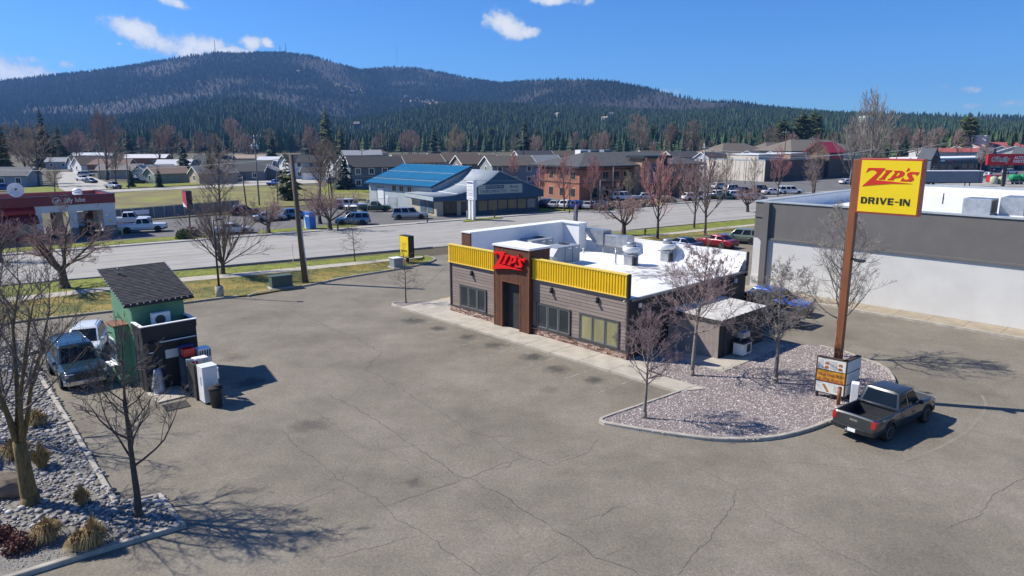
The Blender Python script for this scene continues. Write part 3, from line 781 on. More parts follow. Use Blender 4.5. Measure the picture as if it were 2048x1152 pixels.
# entrance tower of rusty vertical planks
OX0, OX1, OZ = 5.80, 7.40, 3.16
mb = MB(); mb.box(TX0+.03, TY+.03, 0, OX0-.02, 1.5, 5.40); mb.box(OX1+.02, TY+.03, 0, TX1-.03, 1.5, 5.40); mb.box(OX0-.02, TY+.03, OZ+.02, OX1+.02, 1.5, 5.40)
mb.build('tower_core', M_('trim_dark'), zp)
mb = MB(); x = TX0
while x < TX1-.01:
    w = min(R.uniform(.11, .17), TX1-x); d = R.uniform(.0, .018)
    xc = x+w/2
    mb.box(x+.004, TY-d, OZ if OX0 < xc < OX1 else .0, x+w-.004, TY+.03, 5.40); x += w
y = TY+.03
while y < 1.5:
    w = .15; d = R.uniform(0, .015)
    mb.box(TX1-.03, y+.004, 0, TX1+d, y+w-.004, 5.4); mb.box(TX0-d, y+.004, 0, TX0+.03, y+w-.004, 5.4); y += w
o = mb.build('wood_cladding', M_('rust_wood'), zp); o['label'] = 'rusty brown vertical plank cladding'; tag(o, kind='stuff')
for (a, b, c_, d_) in ((TX1-.05, TX1+.035, 0, 5.4), (OX0-.05, OX0, 0, OZ), (OX1, OX1+.05, 0, OZ), (OX0-.05, OX1+.05, OZ, OZ+.05), (TX0-.03, TX0+.04, 0, 5.4)): MB().box(a, TY-.033, c_, b, TY+.05, d_).build('corner_trim', M_('rust_trim'), zp)
mb = MB(); mb.box(TX0-.09, TY-.09, 5.40, TX1+.09, 1.6, 5.52); mb.build('cap_flashing', M_('white_plain'), zp)
# door set back in the tower
door = MB().box(6.18, .42, .05, 7.06, .46, 2.12).build('door', M_('window_frame_dark'), zp)
MB().box(6.29, .405, .30, 6.95, .43, 1.02).build('glass', M_('window_glass'), door)
MB().box(6.29, .405, 1.12, 6.95, .43, 2.0).build('glass', M_('window_glass'), door)
MB().tube([(6.24, .36, .95), (6.24, .36, 1.35)], .016, 8).build('handle', M_('chrome'), door)
lettering('Zip\'s', M_('white_paint'), door, (6.66, .40, 1.55), FACE_Y, .16, extrude=.002, shear=.2, name='door_decal')
mb = MB(); mb.box(OX0, .46, 0, 6.12, .5, OZ); mb.box(7.12, .46, 0, OX1, .5, OZ); mb.box(6.12, .46, 2.18, 7.12, .5, OZ); mb.build('entry_panel', M_('siding_brown'), zp)
mb = MB(); mb.box(6.10, .40, 0, 6.17, .5, 2.18); mb.box(7.07, .40, 0, 7.14, .5, 2.18); mb.box(6.10, .40, 2.13, 7.14, .5, 2.2); mb.build('door_frame', M_('window_frame_dark'), zp)
mb = MB(); mb.box(OX0-.02, .50, 0, OX1+.02, .56, OZ); mb.build('entry_back', M_('black_metal'), zp)
# windows
for wi, (a, b) in enumerate(WINS):
    w = MB()
    for (p, q, r_, s_) in ((a-.06, a+.02, WZ0-.06, WZ1+.06), (b-.02, b+.06, WZ0-.06, WZ1+.06)): w.box(p, -.03, r_, q, .09, s_)
    w.box(a+.02, -.03, WZ1-.02, b-.02, .09, WZ1+.06); w.box(a+.02, -.045, WZ0-.06, b-.02, .09, WZ0+.02)
    wf = w.build('window', M_('window_frame_dark'), zp)
    for i in range(3):
        p = a+(b-a)*i/3; q = a+(b-a)*(i+1)/3
        MB().box(p+.09, .012, WZ0+.07, q-.09, .03, WZ1-.07).build('pane', M_('blind_olive' if wi == 2 else 'window_glass'), wf)
        m_ = MB(); m_.box(p+.03, -.012, WZ0+.02, p+.09, .05, WZ1-.02); m_.box(q-.09, -.012, WZ0+.02, q-.03, .05, WZ1-.02); m_.box(p+.09, -.012, WZ0+.02, q-.09, .05, WZ0+.07); m_.box(p+.09, -.012, WZ1-.07, q-.09, .05, WZ1-.02)
        m_.build('sash', M_('steel_grey'), wf)
        if i: MB().box(p-.028, -.025, WZ0+.02, p+.028, .06, WZ1-.02).build('mullion', M_('window_frame_dark'), wf)
for x in (2.38, 9.85, 13.43):
    m_ = MB(); m_.box(x-.07, -.10, 2.98, x+.07, .06, 3.32); l = m_.build('wall_light', M_('black_metal'), zp, bevel=.01)
    MB().box(x-.2, -.26, 3.10, x-.02, -.10, 3.15).build('lamp_arm', M_('galvanised'), l)
MB().tube([(ZW-.16, -.04, 3.46), (ZW-.16, -.16, 3.46), (ZW-.16, -.2, 3.40)], .03, 8).build('security_camera', M_('white_plain'), zp)
MB().box(ZW+.03, .9, 2.95, ZW+.12, 1.1, 3.2).build('wall_box', M_('white_plain'), zp)
MB().box(ZW+.03, 11.2, 2.9, ZW+.14, 11.4, 3.15).build('flood_light', M_('white_plain'), zp)

# ---- the script logo, drawn once in unit space (0..1 across)
def logo(parent, mat, origin, w, h, depth, rot=FACE_Y, slope=0.0):
    """Z with its long tail, then IP'S in slanted heavy letters; local -y is the front"""
    g = bpy.data.objects.new('sign_lettering', None); C.objects.link(g); g.parent = parent; g.location = origin
    def poly(nm, pts):
        m_ = MB(); m_.prism_y([(x*w, z*h) for x, z in pts], -depth, 0)
        bm = bmesh.new(); me = m_.mesh(nm); bm.from_mesh(me); bmesh.ops.triangulate(bm, faces=[f for f in bm.faces if len(f.verts) > 4]); bmesh.ops.recalc_face_normals(bm, faces=bm.faces); bm.to_mesh(me); bm.free()
        me.materials.append(mat); return put(nm, me, g)
    def q(nm, *pts): poly(nm, [((x-250)/930, (605-y)/325) for x, y in pts])
    q('letter_z', (345, 290), (630, 290), (480, 490), (760, 506), (1085, 530), (760, 540), (500, 570), (270, 602), (495, 378), (482, 345), (430, 322), (370, 332), (315, 370))
    q('letter_i', (640, 320), (742, 320), (728, 344), (708, 350), (640, 445), (645, 460), (632, 477), (532, 477), (548, 460), (575, 450), (645, 352), (630, 340))
    q('letter_p', (770, 325), (900, 325), (940, 345), (946, 375), (915, 415), (860, 440), (795, 450), (780, 465), (786, 482), (680, 482), (695, 465), (722, 455), (794, 358), (778, 345), (770, 325), (838, 350), (800, 418), (835, 412), (866, 385), (868, 355), (838, 350))
    q('apostrophe', (962, 332), (985, 300), (1000, 270), (1022, 300), (1000, 322))
    q('letter_s', (1175, 338), (1140, 397), (1112, 372), (1070, 368), (1055, 382), (1078, 410), (1100, 440), (1094, 470), (1058, 492), (892, 492), (930, 428), (946, 460), (1000, 465), (1026, 450), (1000, 415), (984, 390), (996, 356), (1042, 338))
    return g
logo(zp, M_('sign_red'), (TX0-.04, TY-.06, 3.86), 3.12, 1.25, .16)
m_ = MB(); m_.box(TX0+.2, TY-.06, 4.2, TX0+2.6, TY-.0, 4.3); m_.build('sign_rail', M_('black_metal'), zp)

# ---- things on its roof
def rooftop_unit(loc, label):
    t = thing('rooftop_air_conditioner', label, 'air conditioner', Z(*loc), ZA, 'air conditioners on the drive-in roof')
    MB().box(-.72, -1.15, .12, .72, 1.15, 1.28).build('cabinet', M_('unit_grey'), t, bevel=.015)
    for y in (-.4, .38): MB().box(.715, y-.012, .14, .735, y+.012, 1.26).build('panel_seam', M_('dark_metal'), t)
    for y in (.1, .82): MB().box(.72, y-.14, 1.08, .733, y+.14, 1.16).build('rating_label', M_('white_plain'), t)
    m_ = MB(); m_.add([(.1, -1.15, 1.2), (.72, -1.15, 1.2), (.72, -1.6, .7), (.1, -1.6, .7), (.1, -1.15, .55), (.72, -1.15, .55)], [(0, 3, 2, 1), (0, 4, 3), (1, 2, 5), (3, 4, 5, 2), (0, 1, 5, 4)]); m_.build('intake_hood', M_('unit_grey'), t)
    MB().lathe([(.42, 1.281), (.42, 1.31), (.36, 1.31), (.36, 1.283)], 20, Matrix.Translation((-.25, .55, 0))).build('fan_ring', M_('dark_metal'), t)
    m_ = MB(); m_.lathe([(.355, 1.285), (.02, 1.286)], 20, Matrix.Translation((-.25, .55, 0))); m_.build('fan_grille', M_('black_metal'), t)
    MB().box(-.78, -1.2, 0, .78, 1.2, .12).build('curb', M_('white_plain'), t)
pm('unit_grey', (.29, .32, .35), (.23, .26, .29), scale=1.5, rough=.5)
rooftop_unit((1.55, 7.0, ZH+.05), 'grey rooftop air conditioner behind the entrance tower')
rooftop_unit((5.15, 5.9, ZH+.05), 'grey rooftop air conditioner nearest the yellow parapet')
def exhaust(loc, label):
    t = thing('exhaust_fan', label, 'exhaust fan', Z(*loc), ZA, 'mushroom exhaust fans on the drive-in roof')
    MB().box(-.34, -.34, 0, .34, .34, .72).build('curb', M_('galvanised'), t)
    MB().box(-.52, -.42, .72, .44, .42, .80).build('hinge_plate', M_('galvanised'), t)
    MB().lathe([(.28, .80), (.42, .86), (.58, 1.0), (.60, 1.28), (.56, 1.30), (.46, 1.28)], 20).build('spun_bowl', M_('white_paint'), t)
    MB().lathe([(.34, 1.26), (.34, 1.56), (.30, 1.6), (.0, 1.62)], 18).build('motor_cover', M_('galvanised'), t)
    MB().tube([(.5, .05, .0), (.5, .05, .75)], .09, 8).build('grease_pipe', M_('galvanised'), t)
    MB().box(.36, -.1, .05, .56, .12, .55).build('grease_box', M_('dark_metal'), t)
exhaust((8.95, 8.9, ZH+.05), 'white mushroom exhaust fan in the middle of the white roof')
exhaust((9.8, 12.0, ZH+.05), 'white mushroom exhaust fan near the back parapet')
t = thing('make_up_air_unit', 'galvanised make-up air unit with sloped hood on roof legs', 'air unit', Z(4.6, 11.9, ZH+.05), ZA)
mb = MB(); mb.prism_y([(-2.3, 1.72), (-1.0, .62), (-.2, .62), (-.2, 1.72)], -.5, .5); mb.build('intake_hood', M_('galvanised'), t)
MB().box(-.19, -.42, .62, 2.0, .42, 1.45).build('duct', M_('galvanised'), t, bevel=.02)
MB().box(1.2, -.44, .6, 2.02, .44, 1.48).build('duct_collar', M_('galvanised'), t)
for x in (-.95, -.25, 1.9):
    for y in (-.4, .4): MB().box(x-.03, y-.03, 0, x+.03, y+.03, .62).build('leg', M_('galvanised'), t)
MB().box(-1.0, -.45, .56, 2.0, -.38, .62).build('rail', M_('steel_grey'), t); MB().box(-1.0, .38, .56, 2.0, .45, .62).build('rail', M_('steel_grey'), t)
def vent_pipe(loc, h, r, label, mat='galvanised', cap=True):
    t = thing('vent_pipe', label, 'vent pipe', Z(*loc), ZA)
    MB().tube([(0, 0, 0), (0, 0, h)], r, 10).build('pipe', M_(mat), t)
    if cap: MB().lathe([(r*1.5, h), (r*1.7, h+.03), (r*1.2, h+.08), (0, h+.09)], 12).build('cap', M_(mat), t)
    MB().lathe([(r*2.4, 0), (r*1.2, .1)], 12).build('boot', M_('white_plain'), t)
vent_pipe((8.1, 8.3, ZH+.05), 1.05, .055, 'tall capped grey vent pipe beside the middle exhaust fan')
vent_pipe((6.9, 3.9, ZH+.05), .3, .06, 'short black vent stub near the yellow parapet', 'black_metal')
vent_pipe((3.3, 10.4, ZH+.05), .3, .05, 'short white vent stub before the make-up air unit', 'white_paint')
vent_pipe((1.6, 9.5, ZH+.05), .8, .02, 'thin antenna mast behind the entrance tower', 'steel_grey', False)

# ---- walk in front, slab by slab
walk = thing('pavement', None, None, ZO, ZA); walk['kind'] = 'structure'; walk['label'] = 'concrete walk along the front of the drive-in'
xw = [-3.3+2.15*i for i in range(12)]
for a, b in zip(xw, xw[1:]):
    e = .34 if b > 18.5 else 0
    MB().prism([(a+.008, -2.05), (b-.008, -2.05), (b-.008+e*2, -.02 if b < 17 else -.75), (a+.008+(e if a > 17 else 0), -.02 if a < 15.2 else -.75)], -.05, .14).build('slab', M_('concrete'), walk, bevel=.012)
MB().prism([(15.4, -.75), (17.6, -.75), (17.2, .4), (15.6, .4)], -.05, .136).build('slab', M_('concrete'), walk)
for (a, b, c_, d_) in ((15.62, 3.0, 17.6, 4.0), (17.6, 2.1, 20.3, 3.9), (18.95, 3.9, 20.3, 6.4), (18.95, 6.42, 20.3, 9.0)):
    MB().box(a+.01, b+.01, -.05, c_-.01, d_-.01, .132).build('slab', M_('concrete'), walk)
for (a, b, c_, d_) in ((-3.3, -.02, -.02, 2.6), (-3.3, 2.62, -.02, 6.0), (-3.3, 6.02, -.02, 10.0)):
    MB().box(a+.01, b+.01, -.05, c_-.01, d_-.01, .132).build('slab', M_('concrete'), walk)
pm('kerb_yellow', (.62, .36, .05), (.5, .3, .06), scale=3, rough=.7)
MB().box(-3.42, 1.6, -.02, -3.29, 7, .145).build('painted_kerb', M_('kerb_yellow'), walk)
# planter at the left end
pl = [Z(*q) for q in ((-3.3, -2.05), (-4.6, -2.0), (-4.95, -1.6), (-4.6, -.9), (-3.3, .6))]
sheet('planter', [(p.x, p.y) for p in pl], .11, M_('gravel_base'), 'small gravel planter with a young tree at the end of the walk')
kerb('kerb', smooth_path(list(reversed(pl)), .3), label='kerb of the small planter at the end of the walk')

# ---- lean-to store room beside the end wall
t = thing('storage_enclosure', 'dark lean-to store room with white corrugated roof beside the drive-in', 'shed', ZO, ZA)
EX0, EX1, EY0, EY1, EZ = ZW+.05, 18.9, 3.9, 9.0, 2.25
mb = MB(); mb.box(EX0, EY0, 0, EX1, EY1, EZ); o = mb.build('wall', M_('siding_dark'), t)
pm('lean_brown', (.32, .265, .235), (.26, .215, .19), scale=2.5, rough=.8)
mb = MB()
x = EX0
while x < EX1-.01:
    mb.box(x+.004, EY0-.03, 0, min(x+.3, EX1)-.004, EY0, EZ-.02); x += .3
mb.build('front_boards', M_('lean_brown'), t)
mb = MB(); n = 22
for i in range(n+1):
    y = EY0-.12+(EY1-EY0+.24)*i/n; dz = .03*(i % 2)
    mb.v += [Vector((EX0, y, EZ+.16+dz)), Vector((EX1+.12, y, EZ+.05+dz))]
    if i: mb.f.append((2*i-2, 2*i-1, 2*i+1, 2*i)); mb.sm.append(False)
mb.build('corrugated_roof', M_('roof_sheet'), t, fixn=True) if 'roof_sheet' in MATS else mb.build('corrugated_roof', pm('roof_sheet', (.66, .64, .58), (.5, .48, .43), scale=2, rough=.5), t, fixn=True)
MB().box(EX0, EY0-.1, EZ-.12, EX1+.1, EY0-.04, EZ+.07).build('fascia', M_('trim_dark'), t); MB().box(EX1+.05, EY0-.1, EZ-.12, EX1+.1, EY1+.1, EZ+.05).build('fascia', M_('trim_dark'), t)
MB().box(EX1, EY0+.6, 0.05, EX1+.04, EY0+1.6, 2.0).build('door', M_('dark_metal'), t)
t = thing('gas_meter_cabinet', 'pale utility cabinet and meter pipes beside the store room', 'utility box', Z(19.45, 5.6, .13), ZA)
MB().box(-.3, -.55, .08, .3, .45, .75).build('cabinet', M_('white_paint'), t, bevel=.02); MB().box(-.38, -.6, .75, .38, .5, .82).build('lid', M_('dark_metal'), t)
MB().box(-.25, -.35, 1.0, .2, .35, 1.35).build('meter', M_('galvanised'), t, bevel=.03); MB().tube([(0, .3, .8), (0, .3, 1.6), (-.3, .3, 1.6)], .04, 8).build('pipe', M_('galvanised'), t); MB().tube([(0, -.3, .8), (0, -.3, 1.02)], .04, 8).build('pipe', M_('galvanised'), t)
MB().box(.3, -.1, .2, .32, .3, .65).build('vent', M_('black_metal'), t)

# ------------------------------------------------------------------ pole sign, menu board, speaker post
pm('sign_yellow', (.84, .62, .006), (.80, .58, .005), scale=1, rough=.4)
pm('sign_frame_red', (.42, .055, .04), (.34, .04, .03), scale=2, rough=.45)
pm('pole_brown', (.26, .085, .03), (.18, .058, .022), scale=1.5, rough=.55, stretch=(3, 3, .5))
pm('sign_letter_red', (.62, .03, .012), (.55, .024, .01), scale=1, rough=.4)
pm('sign_black', (.02, .022, .008), (.016, .018, .006), scale=2, rough=.5)
PB = Vector((15.42, 31.2, 0))
sa = ZA
ps = thing('pole_sign', 'tall brown pole sign with yellow drive-in panel', 'sign', (PB.x, PB.y, .1), sa)
MB().box(-.155, -.155, 0, .155, .155, 11.05).build('pole', M_('pole_brown'), ps, bevel=.015)
sg = MB().box(.17, -.23, 8.72, 2.70, .23, 11.12).build('sign_cabinet', M_('sign_frame_red'), ps, bevel=.02); sg['label'] = 'yellow faced sign cabinet with red frame'
MB().box(.24, -.245, 8.80, 2.63, -.232, 11.04).build('sign_face', M_('sign_yellow'), sg); MB().box(.24, .232, 8.80, 2.63, .245, 11.04).build('sign_face', M_('sign_yellow'), sg)
lg = logo(sg, M_('sign_letter_red'), (.30, -.248, 9.90), 2.28, .84, .012)
def block_letters(parent, mat, x0, z0, h, yf):
    """heavy extended capitals D R I V E - I N"""
    L_ = {'D': [[(0, 0), (.62, 0), (.9, .2), (.9, .8), (.62, 1), (0, 1), (0, .8), (.58, .8), (.62, .72), (.62, .28), (.58, .2), (.30, .2), (.30, .8), (0, .8)]],
          'R': [[(0, 0), (.28, 0), (.28, 1), (0, 1)], [(.28, .8), (.62, .8), (.62, .58), (.28, .58), (.28, .40), (.45, .40), (.66, 0), (.98, 0), (.76, .42), (.9, .52), (.9, .9), (.8, 1), (.28, 1)]],
          'I': [[(0, 0), (.3, 0), (.3, 1), (0, 1)]], 'V': [[(.36, 0), (.62, 0), (1.0, 1), (.80, 1), (.52, .3), (.30, 1), (0, 1)]],
          'E': [[(0, 0), (.8, 0), (.8, .2), (.3, .2), (.3, .41), (.76, .41), (.76, .59), (.3, .59), (.3, .8), (.8, .8), (.8, 1), (0, 1)]],
          '-': [[(0, .42), (.5, .42), (.5, .56), (0, .56)]], 'N': [[(0, 0), (.16, 0), (.16, .62), (.62, 0), (.9, 0), (.9, 1), (.74, 1), (.74, .40), (.30, 1), (0, 1)]]}
    W_ = {'D': 1.02, 'R': 1.1, 'I': .44, 'V': 1.1, 'E': .95, '-': .64, 'N': 1.0}
    x = x0
    for ch in 'DRIVE-IN':
        m_ = MB()
        for pl_ in L_[ch]: m_.prism_y([(x+a*h, z0+b*h) for a, b in pl_], yf-.012, yf)
        me = m_.mesh('letter'); bm = bmesh.new(); bm.from_mesh(me); bmesh.ops.triangulate(bm, faces=[f for f in bm.faces if len(f.verts) > 4]); bmesh.ops.recalc_face_normals(bm, faces=bm.faces); bm.to_mesh(me); bm.free()
        me.materials.append(mat); put('letter', me, parent); x += W_[ch]*h*1.06
block_letters(sg, M_('sign_black'), .36, 9.16, .285, -.247)
MB().box(.155, -.05, 6.55, .30, .05, 6.63).build('lamp_arm', M_('black_metal'), ps)
MB().box(.28, -.14, 6.5, .72, .14, 6.6).build('flood_light', M_('black_metal'), ps, bevel=.02)

MBD = Vector((15.36, 30.15, 0))
mt = thing('menu_board', 'two-sided V-shaped drive-through menu board with food pictures', 'menu board', (MBD.x, MBD.y, .1), 0)
pm('menu_white', (.74, .73, .66), (.70, .69, .62), scale=2, rough=.4)
pm('menu_gold', (.72, .36, .03), (.62, .28, .02), scale=3, rough=.4)
pm('menu_orange', (.55, .13, .03), (.42, .09, .025), scale=5, rough=.4)
pm('menu_text', (.35, .34, .31), (.28, .27, .25), scale=5, rough=.5)
pm('menu_frame', (.075, .045, .035), (.055, .033, .026), scale=3, rough=.55)
pm('bun', (.48, .21, .05), (.33, .12, .03), scale=12, rough=.5)
def menu_panel(dx, dy, w, front, wing):
    a = math.atan2(dy, dx); e = bpy.data.objects.new(wing, None); C.objects.link(e); e.parent = mt; e.rotation_euler = (0, 0, a)
    s_ = 1 if front else -1                     # which local y side shows
    def yy(q): return q*s_
    def bx(x0, z0, x1, z1, d0, d1, mat, nm):
        y0, y1 = sorted((yy(d0), yy(d1))); MB().box(x0, y0, z0, x1, y1, z1).build(nm, mat, e)
    z0, z1 = .28, 1.92
    bx(.0, z0-.05, w, z1+.06, -.24, -.02, M_('menu_frame'), 'cabinet')
    hs = [(z0, z0+.50), (z0+.55, z0+1.07), (z0+1.12, z1)]
    mats = [M_('menu_white'), M_('menu_gold') if front else M_('menu_white'), M_('menu_white')]
    for (b0, b1), mt_ in zip(hs, mats): bx(.06, b0, w-.06, b1, -.02, -.008, mt_, 'poster')
    if front:
        rr = random.Random(5)
        for col in (0, 1):                      # top poster: rows of print and two pictures in each half; panel runs away from the corner
            x0 = .12+col*(w-.16)/2
            for k in range(9): bx(x0+.32, hs[2][0]+.06+k*.045, x0+.32+rr.uniform(.18, .36), hs[2][0]+.075+k*.045, -.008, -.004, M_('menu_text'), 'print_line')
            for k in range(2):
                zc_ = hs[2][0]+.06+k*.19; bx(x0+.08, zc_, x0+.25, zc_+.05, -.008, -.002, M_('bun'), 'food_picture'); bx(x0+.07, zc_+.05, x0+.26, zc_+.075, -.008, -.003, M_('menu_orange'), 'food_picture'); bx(x0+.09, zc_+.075, x0+.24, zc_+.13, -.008, -.002, M_('bun'), 'food_picture')
        for k in range(6):                      # middle poster: two rows of burgers
            for j in range(2):
                x0 = .10+k*(w-.2)/6; zc_ = hs[1][0]+.05+j*.21
                bx(x0+.02, zc_, x0+.17, zc_+.045, -.008, -.002, M_('bun'), 'food_picture'); bx(x0+.01, zc_+.045, x0+.18, zc_+.075, -.008, -.004, M_('menu_orange'), 'food_picture'); bx(x0+.025, zc_+.075, x0+.165, zc_+.13, -.008, -.003, M_('bun'), 'food_picture')
        bx(.08, hs[1][0], w-.08, hs[1][0]+.045, -.008, -.005, M_('menu_orange'), 'print_band')
        for k in range(5): bx(.12, hs[0][0]+.12+k*.06, .5, hs[0][0]+.14+k*.06, -.008, -.004, M_('menu_text'), 'print_line')
        for k in range(6): bx(w*.52+k*.035, hs[0][0]+.05+k*.055, w*.52+.10+k*.04, hs[0][0]+.13+k*.055, -.008, -.003-.0004*k, M_('bun'), 'food_picture')
    return e
menu_panel(-1.0, .92, 1.36, True, 'lit_wing')
menu_panel(1.1, .9, 1.42, False, 'shaded_wing')
for q in ((-.35, .42), (.4, .42), (-.85, .9), (.95, .85)): MB().box(q[0]-.05, q[1]-.05, -.05, q[0]+.05, q[1]+.05, .3).build('leg', M_('menu_frame'), mt)
sp = Vector((15.62, 29.75, 0))
t = thing('order_speaker', 'white drive-through order speaker post in front of the menu board', 'speaker', (sp.x, sp.y, .1), ZA+.3)
MB().box(-.16, -.22, .0, .16, .22, 1.12).build('housing', M_('white_plain'), t, bevel=.02)
MB().box(-.165, -.12, .72, -.158, .12, .95).build('speaker_grille', M_('steel_grey'), t)
b = G(1676, 813)
t = thing('bollard', 'rusty brown steel bollard left of the order speaker', 'bollard', (b.x, b.y, .08), 0)
MB().tube([(0, 0, 0), (0, 0, .82)], .085, 14).build('post', M_('pole_brown'), t); MB().lathe([(.088, .82), (.075, .87), (.0, .89)], 14).build('cap', M_('rust_trim'), t)
# ------------------------------------------------------------------ green and black coffee kiosk
pm('kiosk_green', (.13, .30, .17), (.105, .25, .14), scale=1.5, rough=.65)
pm('kiosk_black', (.022, .022, .024), (.015, .015, .017), scale=2, rough=.65)
pm('shingle', (.055, .055, .06), (.03, .03, .034), scale=3, rough=.95, bump=.4)
island_material('shingle_tabs', [(0, (.028, .028, .032)), (.5, (.044, .043, .047)), (1, (.066, .063, .066))], .95)
pm('rust_top', (.23, .10, .05), (.15, .065, .03), scale=4, rough=.8)
pm('freezer_white', (.78, .78, .77), (.72, .72, .71), scale=1.2, rough=.35, coat=.3)
KF = G(297, 787); KB = rad(44)           # front lower left corner; front runs along KB
def KP(x, y, z=0.0): return Vector((KF.x+x*math.cos(KB)-y*math.sin(KB), KF.y+x*math.sin(KB)+y*math.cos(KB), z))
kt = thing('coffee_kiosk', 'tall narrow green coffee kiosk with black front and slanted shingle roof', 'kiosk', KF, KB)
KW, KD, KTD = 2.5, 1.4, 3.3              # width, depth of the black front box, depth of the green tower behind it
KH, KGL, KGH = 3.28, 4.25, 5.25
MB().box(0, 0, 0, KW, KD, KH-.35).build('front_wall', M_('kiosk_black'), kt)
mb = MB(); mb.box(-.03, -.03, KH-.35, KW+.03, .08, KH); mb.box(-.03, .08, KH-.35, .08, KD, KH); mb.box(KW-.08, .08, KH-.35, KW+.03, KD, KH); mb.build('parapet', M_('kiosk_black'), kt)
mb = MB(); mb.box(-.06, -.06, KH, KW+.06, .12, KH+.04); mb.box(-.06, .12, KH, .12, KD, KH+.04); mb.box(KW-.12, .12, KH, KW+.06, KD, KH+.04); mb.build('cap_flashing', M_('white_plain'), kt)
MB().box(.09, .09, KH-.349, KW-.09, KD, KH-.30).build('flat_roof', M_('white_plain'), kt)
for z in (.0, 1.0, 1.75):
    MB().box(-.025, .02, z+1.10, .0, KD, z+1.14).build('trim_strip', M_('dark_metal'), kt)
MB().box(-.028, .6, 0, -.0, .66, KH-.35).build('trim_strip', M_('dark_metal'), kt)
mb = MB(); mb.prism_x([(KD, 0), (KTD+KD, 0), (KTD+KD, KGH), (KD, KGL)], .02, KW-.02); mb.build('tower_wall', M_('kiosk_green'), kt)
# slanted roof: low over the front, high at the back
def kroof(x, y, up=0.0):
    z = KGL+.05+(KGH-KGL)*(y-KD)/KTD; return Vector((x, y, z+up))
rx0, rx1, ry0, ry1 = -.36, KW+.36, KD-.40, KD+KTD+.30
mb = MB(); mb.slab(kroof(rx0, ry0, .10), kroof(rx1, ry0, .10), kroof(rx1, ry1, .10), kroof(rx0, ry1, .10), .12); rf = mb.build('roof', M_('shingle'), kt)
MB().box(rx0-.02, ry0-.02, kroof(0, ry0).z-.06, rx1+.02, ry0+.02, kroof(0, ry0).z+.09).build('fascia', M_('kiosk_black'), kt)
mb = MB(); sl_ = (kroof(0, ry1)-kroof(0, ry0)).length; rows = 26
for i in range(rows):
    y0 = ry0+(ry1-ry0)*i/rows; y1 = ry0+(ry1-ry0)*(i+1.15)/rows; x = rx0-R.uniform(0, .25)
    while x < rx1:
        w = R.uniform(.2, .3); a, b = max(x, rx0)+.004, min(x+w, rx1)-.004
        if b-a > .03: mb.add([kroof(a, y0, .128+R.uniform(0, .006)), kroof(b, y0, .128), kroof(b, min(y1, ry1), .106), kroof(a, min(y1, ry1), .106), kroof(a, y0, .10), kroof(b, y0, .10)], [(0, 1, 2, 3), (4, 5, 1, 0)])
        x += w
o = mb.build('shingles', M_('shingle_tabs'), kt); tag(o, kind='stuff')
pm('bulb', (.75, .75, .72), (.7, .7, .67), scale=3, rough=.3)
mb = MB()
def bulb(p):
    mb.add([p+Vector(q)*.04 for q in ((1, 0, 0), (-1, 0, 0), (0, 1, 0), (0, -1, 0), (0, 0, 1), (0, 0, -1))], OCT)
for i in range(12): bulb(kroof(rx0+(rx1-rx0)*i/11, ry0-.03, .09))
for i in range(1, 16):
    y = ry0+(ry1-ry0)*i/15; bulb(kroof(rx0-.03, y, .1)); bulb(kroof(rx1+.03, y, .1))
o = tag(mb.build('light_string', M_('bulb'), kt), kind='stuff')
MB().lathe([(.09, 0), (.05, .12), (.05, .28), (.08, .3), (0, .34)], 10, Matrix.Translation(kroof(.35, KD+KTD-.55, .1))).build('roof_vent', M_('galvanised'), kt)
# air conditioner on the flat roof
ac = MB().box(.75, .75, KH-.28, 1.6, 1.05, KH+.42).build('air_conditioner', M_('white_plain'), kt, bevel=.02)
MB().lathe([(.24, 0), (.24, .02), (.20, .025), (.0, .03)], 18, Matrix.Translation((1.12, .75, KH+.07)) @ Matrix.Rotation(PI/2, 4, 'X')).build('fan_grille', M_('dark_metal'), ac)
# service bay on the left side with window and counter
bx0 = -.62
mb = MB(); mb.box(bx0, KD+.75, 0, .02, KD+1.95, 3.0); bay = mb.build('service_bay', M_('kiosk_green'), kt)
MB().box(bx0-.05, KD+.70, 3.0, .02, KD+2.0, 3.07).build('bay_top', M_('rust_top'), bay)
wn_ = MB().box(bx0-.03, KD+.88, 1.15, bx0, KD+1.82, 2.35).build('window', M_('white_plain'), bay)
for k in (0, 1): MB().box(bx0-.04, KD+.93+k*.45, 1.22, bx0-.028, KD+1.32+k*.45, 2.28).build('pane', M_('window_blue'), wn_)
MB().box(bx0-.32, KD+.85, 1.02, bx0, KD+1.85, 1.07).build('counter', M_('white_plain'), bay)
MB().tube([(bx0, KD+1.3, 2.6), (bx0-.2, KD+1.3, 2.7), (bx0-.3, KD+1.3, 2.55)], .03, 6).build('lamp', M_('black_metal'), bay)
# front: rolled awning tube, small sign
MB().tube([(.12, -.12, 2.40), (KW-.1, -.12, 2.40)], .10, 12).build('awning_roll', M_('kiosk_black'), kt)
MB().tube([(.7, -.21, 2.48), (KW-.12, -.21, 2.48)], .03, 8).build('light_tube', M_('white_plain'), kt)
MB().box(.95, -.012, 1.55, 1.55, 0, 1.98).build('window', M_('menu_white'), kt)
MB().box(.22, -.03, 1.95, .42, -.0, 2.0).build('notice', M_('white_plain'), kt)
mb = MB(); mb.box(-.1, -1.75, -.02, 1.35, -.0, .07); mb.build('step_slab', M_('concrete'), kt)
def plain(name, label, cat, x, y, z=0.0, rz=0.0, group=None):
    return thing(name, label, cat, KP(x, y, z), KB+rz, group)
t = plain('doormat', 'dark wet rubber mat on the ground before the kiosk', 'mat', .40, -2.35, .012, -.1)
MB().box(-.5, -.75, 0, .55, .2, .02).build('mat', M_('crack'), t)
